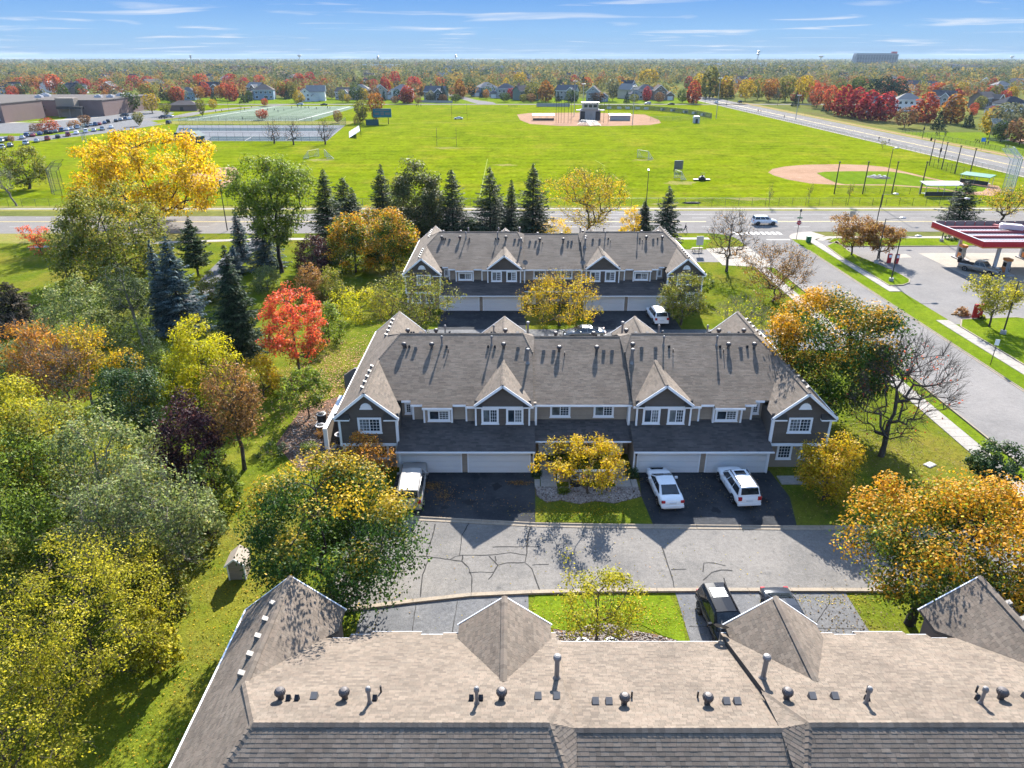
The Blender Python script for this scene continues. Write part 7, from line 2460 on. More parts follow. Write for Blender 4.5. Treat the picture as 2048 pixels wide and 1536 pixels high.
PB = [body_mesh(1, 1), body_mesh(.35, .2), body_mesh(-1, -1)]
person_n = 0


def person(label, u, v, rz, top=None, group=None, pose=0, at=None):
    x, y = at or G(u, v)
    o = put('person', PB[pose], None, (x, y, .03), rz)
    tag(o, label, 'person', group)
    if top:
        o.material_slots[2].link = 'OBJECT'
        o.material_slots[2].material = top
    return o


person('person in dark clothes walking along the footpath by the lone spruce', 1370, 465, R(-95), cloth_dark)
Q2 = lambda x, y: (340 + x * .1953, 110 + y * .1953)
for i_, p in enumerate(((730, 550), (838, 548), (952, 580), (990, 590), (1003, 575), (1070, 575), (1108, 590), (1168, 575), (1248, 552), (1310, 545), (1345, 548), (1385, 550), (1422, 548), (1500, 562), (1615, 552), (1640, 552), (748, 670), (765, 568), (470, 592), (530, 585))):
    person('small figure in dark clothes playing on the turf field', *Q2(*p), rnd.uniform(0, 6), cloth_dark if i_ % 3 else cloth_navy, 'players on the turf field', i_ % 3)
for i_, u in enumerate((833, 837, 842)):
    person('one of three figures at the far edge of the grass', u, 213.5, R(90), cloth_dark, 'three walkers at the far edge of the field', i_ % 3)
for i_, u in enumerate((1018, 1022, 1026, 1030, 1034)):
    person('one of five figures walking along the far edge of the grass', u, 214.5, R(90), cloth_dark, 'five walkers at the far edge of the field', i_ % 3)
for u, v, lab, t_ in ((1516, 225, 'left of two figures in red on the highway footpath', cloth_red), (1521.5, 225, 'right of two figures in red on the highway footpath', cloth_red), (1568, 237, 'lone dark figure on the highway footpath', cloth_dark), (1757, 282, 'dark figure beside the highway fence', cloth_dark), (1777, 287, 'second dark figure beside the highway fence', cloth_navy)):
    person(lab, u, v, R(20), t_)
for i_, (u, v) in enumerate(((1871, 271), (1874, 271.5), (1877, 272), (1889, 272), (1891, 272.5), (1950, 285), (1954, 286), (1958, 287), (1964, 288), (1970, 290), (1975, 291), (2010, 297), (2015, 298))):
    person('child in dark clothes lined up along the far highway path', u, v, rnd.uniform(0, 6), cloth_dark if i_ % 2 else cloth_navy, 'children along the far highway path', i_ % 3)

# ================================================================ DISTANT HOUSES
H_cols = {'white': (.62, .63, .63), 'blue': (.20, .28, .36), 'grey': (.30, .31, .32), 'tan': (.36, .32, .27), 'green': (.13, .16, .15), 'brown': (.19, .15, .125), 'brick': (.22, .12, .10)}
H_wall = {k: plain('house_' + k, c, .85, .06, .4) for k, c in H_cols.items()}
H_roof = {k: plain('houseroof_' + k, c, .95, .12, .5, spec=0) for k, c in {'grey': (.12, .12, .125), 'brown': (.15, .125, .11), 'dark': (.06, .062, .07), 'pale': (.24, .225, .21)}.items()}
win_me = {}


def house_windows(root, spots, y):
    for xc, zc, w, h in spots:
        k = (w, h)
        if k not in win_me:
            f = MB()
            f.box(-w / 2 - .12, w / 2 + .12, -.05, .02, h / 2, h / 2 + .12).box(-w / 2 - .12, w / 2 + .12, -.05, .02, -h / 2 - .12, -h / 2).box(-w / 2 - .12, -w / 2, -.05, .02, -h / 2, h / 2).box(w / 2, w / 2 + .12, -.05, .02, -h / 2, h / 2).box(-.03, .03, -.04, .0, -h / 2, h / 2)
            g = MB(); g.box(-w / 2, w / 2, -.02, .01, -h / 2, h / 2)
            win_me[k] = (f.mesh('window', white_trim), g.mesh('pane', glass_m))
        o = put('window', win_me[k][0], root, (xc, y - .01, zc))
        put('pane', win_me[k][1], o)


def gable(m, x0, x1, y0, y1, z, rise, axis='x', ov=.45, t=.2):
    """roof with its ridge along axis"""
    if axis == 'x':
        yc, hy = (y0 + y1) / 2, (y1 - y0) / 2 + ov
        dz = rise * ov / (hy - ov)
        for s in (-1, 1):
            a, b = (yc, z + rise), (yc + s * hy, z - dz)
            q = [(a[0], a[1]), (b[0], b[1]), (b[0], b[1] - t), (a[0], a[1] - t)]
            m.extr(q, 'x', x0 - ov, x1 + ov)
    else:
        xc, hx = (x0 + x1) / 2, (x1 - x0) / 2 + ov
        dz = rise * ov / (hx - ov)
        for s in (-1, 1):
            q = [(xc, z + rise), (xc + s * hx, z - dz), (xc + s * hx, z - dz - t), (xc, z + rise - t)]
            m.extr(q, 'y', y0 - ov, y1 + ov)


def hip(m, x0, x1, y0, y1, z, rise, ov=.45):
    x0, x1, y0, y1 = x0 - ov, x1 + ov, y0 - ov, y1 + ov
    h = min(x1 - x0, y1 - y0) / 2
    if x1 - x0 >= y1 - y0:
        a, b = (x0 + h, (y0 + y1) / 2, z + rise), (x1 - h, (y0 + y1) / 2, z + rise)
    else:
        a, b = ((x0 + x1) / 2, y0 + h, z + rise), ((x0 + x1) / 2, y1 - h, z + rise)
    c = [(x0, y0, z), (x1, y0, z), (x1, y1, z), (x0, y1, z)]
    if x1 - x0 >= y1 - y0:
        m.face([c[0], c[1], b, a]).face([c[1], c[2], b]).face([c[2], c[3], a, b]).face([c[3], c[0], a])
    else:
        m.face([c[0], c[1], a]).face([c[1], c[2], b, a]).face([c[2], c[3], b]).face([c[3], c[0], a, b])
    m.box(x0, x1, y0, y1, z - .2, z - .004)


def house(kind, label, x, y, rz, wall, roof, group):
    root = empty('suburban_house', (x, y, 0), rz, label, 'house', group)
    w, r_, t = MB(), MB(), MB()
    if kind == 0:                             # long gable with a forward gable wing
        w.box(-6.5, 6.5, -4.5, 4.5, 0, 5.7).extr([(-4.5, 5.7), (4.5, 5.7), (0, 8.6)], 'x', -6.5, 6.5)
        w.box(1.5, 6.3, -8, -4.5, 0, 5.2).extr([(1.5, 5.2), (6.3, 5.2), (3.9, 7.4)], 'y', -8, 0)
        gable(r_, -6.5, 6.5, -4.5, 4.5, 5.75, 2.95, 'x')
        gable(r_, 1.5, 6.3, -8, 0, 5.25, 2.2, 'y')
        t.bar((1.1, -8.5, 4.95), (3.9, -8.5, 7.5), .12, .28).bar((6.7, -8.5, 4.95), (3.9, -8.5, 7.5), .12, .28).box(-7, 1.2, -5.0, -4.9, 5.3, 5.5)
        sp = [(-5, 4.2, 1.3, 1.3), (-2.6, 4.2, 1.3, 1.3), (-.2, 4.2, 1.0, 1.3), (-5, 1.5, 1.6, 1.4), (-2.6, 1.5, 1.6, 1.4)]
        house_windows(root, sp, -4.5)
        house_windows(root, [(3.9, 3.9, 1.6, 1.4), (3.9, 1.4, 2.2, 1.6)], -8)
        c = MB(); c.box(-4.2, -3.2, 1.2, 2.2, 6, 10); c.build('chimney', H_wall['brick'], root)
    elif kind == 1:                           # hipped two storey block with a hipped garage
        w.box(-6.2, 6.2, -5, 5, 0, 5.8).box(-10.5, -6.2, -4, 3, 0, 3.2)
        hip(r_, -6.2, 6.2, -5, 5, 5.85, 3.2)
        hip(r_, -10.5, -6.2, -4, 3, 3.25, 1.8)
        t.box(-6.7, 6.7, -5.55, -5.46, 5.62, 5.84)
        house_windows(root, [(-4.2, 4.3, 1.3, 1.3), (-1.4, 4.3, 1.3, 1.3), (1.4, 4.3, 1.3, 1.3), (4.2, 4.3, 1.3, 1.3), (-4.2, 1.6, 1.6, 1.4), (1.4, 1.5, 2.2, 1.8), (4.6, 1.6, 1.3, 1.3)], -5)
        c = MB(); c.box(-10.0, -6.8, -4.06, -4, 0, 2.3); c.build('garage_door', door_white, root)
    else:                                     # tall gable facing the road with a low side wing
        w.box(-4, 4, -5.5, 5.5, 0, 5.8).extr([(-4, 5.8), (4, 5.8), (0, 9.0)], 'y', -5.5, 5.5).box(4, 9.2, -4, 4, 0, 3.1).extr([(4, 3.1), (9.2, 3.1), (6.6, 5.0)], 'y', -4, 4)
        gable(r_, -4, 4, -5.5, 5.5, 5.85, 3.25, 'y')
        gable(r_, 4, 9.2, -4, 4, 3.15, 1.95, 'y')
        t.bar((-4.5, -6.0, 5.3), (0, -6.0, 8.95), .12, .28).bar((4.5, -6.0, 5.3), (0, -6.0, 8.95), .12, .28).bar((3.6, -4.5, 2.8), (6.6, -4.5, 4.95), .1, .24).bar((9.6, -4.5, 2.8), (6.6, -4.5, 4.95), .1, .24)
        house_windows(root, [(-2, 4.4, 1.3, 1.3), (2, 4.4, 1.3, 1.3), (0, 6.9, 1.0, 1.0), (-2, 1.6, 1.6, 1.4), (2, 1.6, 1.6, 1.4)], -5.5)
        c = MB(); c.box(5.0, 8.3, -4.06, -4, 0, 2.3); c.build('garage_door', door_white, root)
    w.build('wall', wall, root)
    r_.build('roof', roof, root)
    t.build('rake_board', white_trim, root)
    return root


h_snap = {}


def put_house(kind, label, x, y, rz, wall, roof, group, scale=1.0):
    if kind not in h_snap:
        o = house(kind, label, x, y, rz, H_wall['white'], H_roof['grey'], group)
        h_snap[kind] = tree_of(o)
        if wall == 'white' and roof == 'grey':
            return o
        for c in kids_of(o):
            if c.name.startswith('wall'):
                c.material_slots[0].link = 'OBJECT'; c.material_slots[0].material = H_wall[wall]
            if c.name.startswith('roof'):
                c.material_slots[0].link = 'OBJECT'; c.material_slots[0].material = H_roof[roof]
        h_snap[kind] = tree_of(o)
        return o
    o = copy_tree(h_snap[kind])
    for c in kids_of(o):
        if c.name.startswith('wall'):
            c.material_slots[0].link = 'OBJECT'; c.material_slots[0].material = H_wall[wall]
        if c.name.startswith('roof'):
            c.material_slots[0].link = 'OBJECT'; c.material_slots[0].material = H_roof[roof]
    o.location = (x, y, 0)
    o.rotation_euler = (0, 0, rz)
    o.scale = (scale, scale, scale)
    o['label'] = label
    if group:
        o['group'] = group
    elif 'group' in o:
        del o['group']
    return o


HOUSES = [(376, 200, 1, 'blue', 'grey', 0, 'blue grey house behind the low brick pavilion'), (528, 199, 1, 'blue', 'brown', 10, 'wide blue house left of the white house'), (608, 203, 2, 'white', 'brown', 20, 'tall white gabled house behind the turf field'), (632, 202, 2, 'white', 'pale', 100, 'white side wing house right of the tall white gable'),
          (690, 199, 0, 'grey', 'brown', -15, 'grey gabled house left of the two bare trees'), (722, 199, 1, 'tan', 'pale', 0, 'wide tan house behind the two bare trees'), (760, 199, 2, 'tan', 'grey', 15, 'narrow tan gabled house beside red maples'), (805, 199, 1, 'white', 'pale', -6, 'white house with pale roof among red maples'),
          (872, 202, 0, 'green', 'grey', -12, 'dark green and white house left of the back street'), (973, 192, 1, 'blue', 'pale', 20, 'blue house at the top of the back street'), (1012, 196, 1, 'grey', 'grey', 0, 'grey house right of the back street'), (1050, 200, 0, 'green', 'brown', 30, 'low dark roofed house left of the tall orange maple'),
          (1135, 199, 0, 'grey', 'grey', -20, 'blue grey gabled house behind the central netting'), (1187, 203, 2, 'grey', 'brown', -10, 'tall grey house behind the press box'), (1256, 197, 2, 'tan', 'pale', 40, 'tan house right of the press box'), (1290, 199, 1, 'grey', 'grey', 10, 'grey hipped house beside a crimson maple'), (1318, 200, 2, 'brown', 'brown', 0, 'brown gabled house right of the crimson maple'),
          (20, 190, 0, 'grey', 'dark', 20, 'dark roofed house at the left edge behind the school'), (145, 192, 0, 'brown', 'dark', -35, 'dark gabled house behind the school roof'), (218, 190, 2, 'tan', 'grey', 10, 'tan house between trees behind the school'), (420, 190, 0, 'brown', 'dark', 10, 'low dark roofed house among orange maples'),
          (1760, 226, 0, 'tan', 'grey', -30, 'tan roofed house behind the crimson tree row'), (1815, 222, 1, 'white', 'pale', -15, 'white hipped house right of the crimson tree row'), (1826, 184, 2, 'white', 'grey', 60, 'white house beside the dark pine clump'), (1868, 186, 0, 'grey', 'grey', -40, 'grey house right of the dark pine clump'), (1888, 212, 0, 'grey', 'dark', -50, 'long roofed house behind the rust coloured tree'),
          (1928, 184, 1, 'tan', 'pale', -20, 'tan hipped house right of centre in the estate'), (1968, 216, 0, 'brown', 'brown', 30, 'brown house with white timber gables in the estate'), (2002, 186, 1, 'grey', 'pale', 0, 'pale roofed hipped house at the right of the estate'), (2022, 232, 1, 'white', 'dark', 0, 'large white house with a dark hipped roof at the right edge'), (2035, 178, 2, 'white', 'grey', 20, 'white gabled house at the far right edge')]
for u, v, k, wl, rf, rz, lab in HOUSES:
    x_, y_ = G(u, v)
    put_house(k, lab, x_, y_ + 3, R(rz), wl, rf, None, 1.12 if u > 1700 else 1.2)


def zone(x, y):
    u = 1024 + x / y * F / CP
    for lim, nm in ((330, 'behind the school'), (560, 'behind the left of the turf field'), (740, 'behind the right of the turf field'), (900, 'left of the back street'), (1080, 'right of the back street'), (1240, 'behind the central backstop'), (1420, 'behind the outfield fence'), (1640, 'beyond the highway crossing'), (1830, 'behind the crimson tree row')):
        if u < lim:
            return nm
    return 'in the estate at the right'


hr = random.Random(21)
hx = []
for i in range(52):
    y_ = hr.uniform(640, 1500)
    x_ = hr.uniform(-.74, .74) * y_
    if any(abs(x_ - a) < 24 and abs(y_ - b) < 26 for a, b in hx) or (130 < x_ < 180):
        continue
    hx.append((x_, y_))
    wl, rf = hr.choice(['white', 'tan', 'grey', 'blue', 'brown']), hr.choice(['grey', 'brown', 'dark', 'pale'])
    put_house(i % 3, '%s distant %s house with a %s roof %s' % (['gabled', 'hipped', 'tall gabled'][i % 3], wl, rf, zone(x_, y_)), x_, y_, R(hr.choice([0, 90, 20, -30, 60])), wl, rf, 'houses scattered through the distant trees', 1.15)

# school, pavilion and big blocks on the horizon
brick_school = plain('school_brick', (.19, .125, .11), .9, .08, .4)
roof_gravel = plain('roof_gravel', (.13, .117, .108), .95, .1, .1, spec=0)


def block(label, x0, x1, y0, y1, h, name='school_building', rows=(), wall=brick_school, cat='school', extras=None, rz=0., n_win=12, winw=1.6, winh=1.2):
    root = empty(name, ((x0 + x1) / 2, (y0 + y1) / 2, 0), rz, label, cat)
    hw, hd = (x1 - x0) / 2, (y1 - y0) / 2
    m = MB(); m.box(-hw, hw, -hd, hd, 0, h); m.build('wall', wall, root)
    m = MB(); m.box(-hw - .2, hw + .2, -hd - .2, hd + .2, h, h + .35); m.build('parapet', roof_gravel, root)
    m = MB(); m.box(-hw + .5, hw - .5, -hd + .5, hd - .5, h + .35, h + .4); m.build('roof', roof_gravel, root)
    for z in rows:
        house_windows(root, [(-hw + (i + .7) * 2 * hw / (n_win + .4), z, winw, winh) for i in range(n_win)], -hd)
    rr = random.Random(len(label))
    for i in range(extras or 0):
        m = MB()
        a, b = rr.uniform(-hw * .85, hw * .85), rr.uniform(-hd * .8, hd * .8)
        m.box(a - 2, a + 2, b - 1.2, b + 1.2, h + .4, h + 1.6); m.box(a - .8, a + .8, b - .6, b + .6, h + 1.6, h + 2.1)
        m.build('roof_unit', canopy_white, root)
    return root


block('two storey brick school wing at the left edge', -335, -254, 378, 412, 8.8, rows=(6.6, 2.2), extras=2, n_win=16, winw=2.6, winh=1.9)
block('long low brick school building with many roof units', -345, -228, 424, 490, 8.0, rows=(), extras=12)
root = empty('school_entrance', (-246, 424.2, 0), 0, 'tan entrance block projecting from the brick school', 'entrance')
m = MB(); m.box(-5, 5, -5, 0, 0, 9.6); m.build('wall', wall_tan, root)
m = MB(); m.box(-3.6, 10, -8, -5, 4.2, 5.4); m.build('porch_roof', steel_dark, root)
for a in (-3, 3, 9.5):
    m = MB(); m.box(a - .3, a + .3, -7.6, -7.0, 0, 4.2); m.build('column', wall_tan, root)
x_, y_ = G(372, 221)
root = empty('brick_pavilion', (x_, y_, 0), R(6), 'low brick pavilion with a brown hipped roof beside the turf field', 'building')
m = MB(); m.box(-8, 8, -4.5, 4.5, 0, 3.4); m.build('wall', brick_school, root)
m = MB(); hip(m, -8, 8, -4.5, 4.5, 3.4, 2.4, .8); m.build('roof', H_roof['brown'], root)
m = MB(); m.box(-2, 0, -4.56, -4.5, 0, 2.3); m.build('door', steel_dark, root)
# tall hotel with a red sign tower
yh = 2600.0
xa, xb = XZ(1708, 118, yh)[0], XZ(1794, 118, yh)[0]
root = empty('hotel_tower', ((xa + xb) / 2, yh, 0), 0, 'wide grey hotel slab with a red roof sign on the horizon', 'hotel')
hw = (xb - xa) / 2
ht = Zat(106.5, yh)
m = MB(); m.extr([(-hw, 0), (hw * .98, 0), (hw * .98, ht - 7), (hw, ht - 6), (hw, ht - 4), (hw * .8, ht), (-hw * .96, ht), (-hw, ht - 8)], 'y', -9, 14); m.build('wall', plain('hotel_grey', (.20, .21, .235), .8, .05, .05), root)
for r_i in range(8):
    m = MB(); m.box(-hw * .94, hw * .94, -9.25, -9, 5 + r_i * (ht - 10) / 8, 5 + r_i * (ht - 10) / 8 + 1.9); m.build('window_band', glass_m, root)
for c_i in range(16):
    m = MB(); m.box(-hw * .94 + c_i * hw * .125, -hw * .94 + c_i * hw * .125 + .7, -9.4, -9.25, 3, ht - 5); m.build('pier', plain('hotel_pier', (.3, .3, .31), .8, .05) if c_i == 0 else MATS['hotel_pier'], root)
m = MB(); m.box(hw * .70, hw * .93, -4, 4, ht - 1, ht + 5); m.build('sign_box', red_sign, root)


def far_tower(label, u, v_top, yd, kind):
    x = (u - 1024) / F * (yd * CP + 10)
    h = Zat(v_top, yd)
    root = empty('water_tower' if kind == 'tank' else 'radio_mast', (x, yd, 0), 0, label, 'tower')
    m = MB(); m.tube((0, 0, 0), (0, 0, h * .8 if kind == 'tank' else h), 2.2 if kind == 'tank' else .9, n=8); m.build('stem', steel_galv, root)
    if kind == 'tank':
        m = MB(); m.lathe([(2, h * .72), (9, h * .84), (10.5, h * .92), (8, h * .99), (1, h)], 14); m.build('tank', canopy_white, root)
    else:
        for z in (.99, .86):
            m = MB(); m.lathe([(1.2, h * z - 4), (3.4, h * z - 2.6), (3.4, h * z), (1.2, h * z + 1)], 8); m.build('antenna_ring', steel_grey, root)
    return root


far_tower('tall mast with dark antenna rings left of the hotel', 1513, 101, 1900, 'mast')
far_tower('pale water tower left of the hotel', 1640, 110.5, 3400, 'tank')
far_tower('small water tower on the left horizon', 600, 109, 3800, 'tank')
far_tower('thin mast on the left horizon', 384, 110, 2400, 'mast')
far_tower('thin mast above the centre of the horizon', 912, 109.5, 2600, 'mast')
far_tower('thin mast near the centre of the horizon', 757, 112, 2300, 'mast')
far_tower('distant water tower right of the hotel', 2022, 111.5, 4200, 'tank')
br = random.Random(5)
for i in range(26):
    y_ = br.uniform(1500, 3200)
    x_ = br.uniform(-.6, .62) * y_
    w_ = br.uniform(25, 70)
    block('low commercial building on the wooded horizon %s' % zone(x_, y_), x_ - w_, x_ + w_, y_ - 15, y_ + 15, br.uniform(8, 14), 'far_building', (), br.choice([H_wall['white'], H_wall['tan'], H_wall['grey'], H_wall['brick']]), 'building', 1)['group'] = 'low buildings along the horizon'

# ================================================================ DISTANT TREES
F_pal = {'crimson': leaf_mat('far_crimson', (.17, .035, .035), (.34, .04, .055), (.34, .10, .05), .2, .8, .88, .35), 'red': leaf_mat('far_red', (.20, .06, .035), (.40, .075, .05), (.32, .14, .05), .2, .8, .85, .35),
         'orange': leaf_mat('far_orange', (.13, .075, .03), (.33, .135, .04), (.30, .20, .05), .2, .8, .85, .35), 'yellow': leaf_mat('far_yellow', (.19, .16, .03), (.40, .28, .03), (.34, .20, .03), .2, .8, .88, .35),
         'olive': leaf_mat('far_olive', (.085, .10, .03), (.20, .19, .055), (.26, .20, .05), .2, .85, .88, .35), 'green': leaf_mat('far_green', (.04, .065, .024), (.09, .125, .04), (.15, .15, .05), .2, .9, .9, .3),
         'dark': leaf_mat('far_dark', (.016, .032, .024), (.04, .065, .045), (.06, .085, .05), .2, .9, .93, .15), 'rust': leaf_mat('far_rust', (.12, .07, .045), (.22, .12, .07), (.26, .18, .07), .2, .85, .88, .3),
         'grey': leaf_mat('far_grey', (.10, .105, .075), (.19, .195, .13), (.22, .2, .12), .2, .85, .88, .3)}
fm_cache = {}


def far_mesh(shape, var):
    """unit tree (height 1): trunk mesh and crown mesh"""
    k = (shape, var)
    if k in fm_cache:
        return fm_cache[k]
    r_ = np.random.RandomState(var * 7 + len(shape))
    n = 700
    if shape == 'spike':
        t = r_.rand(n) ** 1.5
        rr = .26 * (1 - t) * (.55 + .45 * r_.rand(n) ** .5)
        base, sz = .04, .055
    else:
        t = r_.rand(n * 4)
        t = t[r_.rand(len(t)) < env(shape, t) ** 1.5 + .04][:n]
        n = len(t)
        th0 = r_.rand(5) * 6.28
        rr = {'round': .44, 'column': .30, 'dome': .5, 'vase': .42, 'maple': .42}[shape] * env(shape, t) * (.5 + .5 * r_.rand(n) ** .45)
        base, sz = {'dome': .02, 'column': .03, 'maple': .05}.get(shape, .10), .085
    th = r_.rand(n) * 6.283
    if shape != 'spike':
        rr = rr * (1 + .16 * np.sin(3 * th + th0[0]) * np.sin(5 * t + th0[1]) + .12 * np.sin(5 * th + th0[2] + 6 * t))
    C = np.stack([rr * np.cos(th), rr * np.sin(th), base + (1 - base) * t], 1)
    oc = np.stack([np.cos(th), np.sin(th), (t - .45) * 2], 1)
    V, Fc = leaves(C, r_, sz, .2, .8, oc * 1.4)
    me = np_mesh('crown', V, Fc, F_pal['red'], {'tint': r_.rand(n), 'turn': np.clip(t * .7 + .3 * r_.rand(n), 0, 1)})
    segs = [(0, 0, -.02, .022, 0, 0, .5, .014)] + [(0, 0, .2 + .05 * i, .012, .2 * math.cos(i * 2.4), .2 * math.sin(i * 2.4), .5 + .05 * i, .006) for i in range(6)]
    tv, tf = tubes(segs, 4)
    fm_cache[k] = (np_mesh('trunk', tv, tf, bark_dark), me)
    return fm_cache[k]


ft_n = 0


def far_tree(label, x, y, h, w, col, shape, group=None, cat='tree', name=None):
    global ft_n
    ft_n += 1
    tm, cm = far_mesh(shape, ft_n % 4)
    base_w = {'round': .88, 'column': .60, 'dome': 1.0, 'vase': .84, 'maple': .84, 'spike': .52}[shape]
    root = empty(name or {'spike': 'spruce_tree', 'dome': 'shrub'}.get(shape, 'tree'), (x, y, 0), (ft_n * 1.7) % 6.28, label, cat, group)
    s = w / (base_w * h)
    root.scale = (h * s, h * s, h)
    put('trunk', tm, root)
    c = put('crown', cm, root)
    c.material_slots[0].link = 'OBJECT'
    c.material_slots[0].material = F_pal[col]
    return root


def ftp(label, u, vb, vt, wpx, col, shape='round', group=None):
    x, y = G(u, vb)
    return far_tree(label, x, y, max(1.2, Zat(vt, y)), wpx * mpp(y, 4), col, shape, group, 'conifer' if shape == 'spike' else 'shrub' if shape == 'dome' else 'tree')


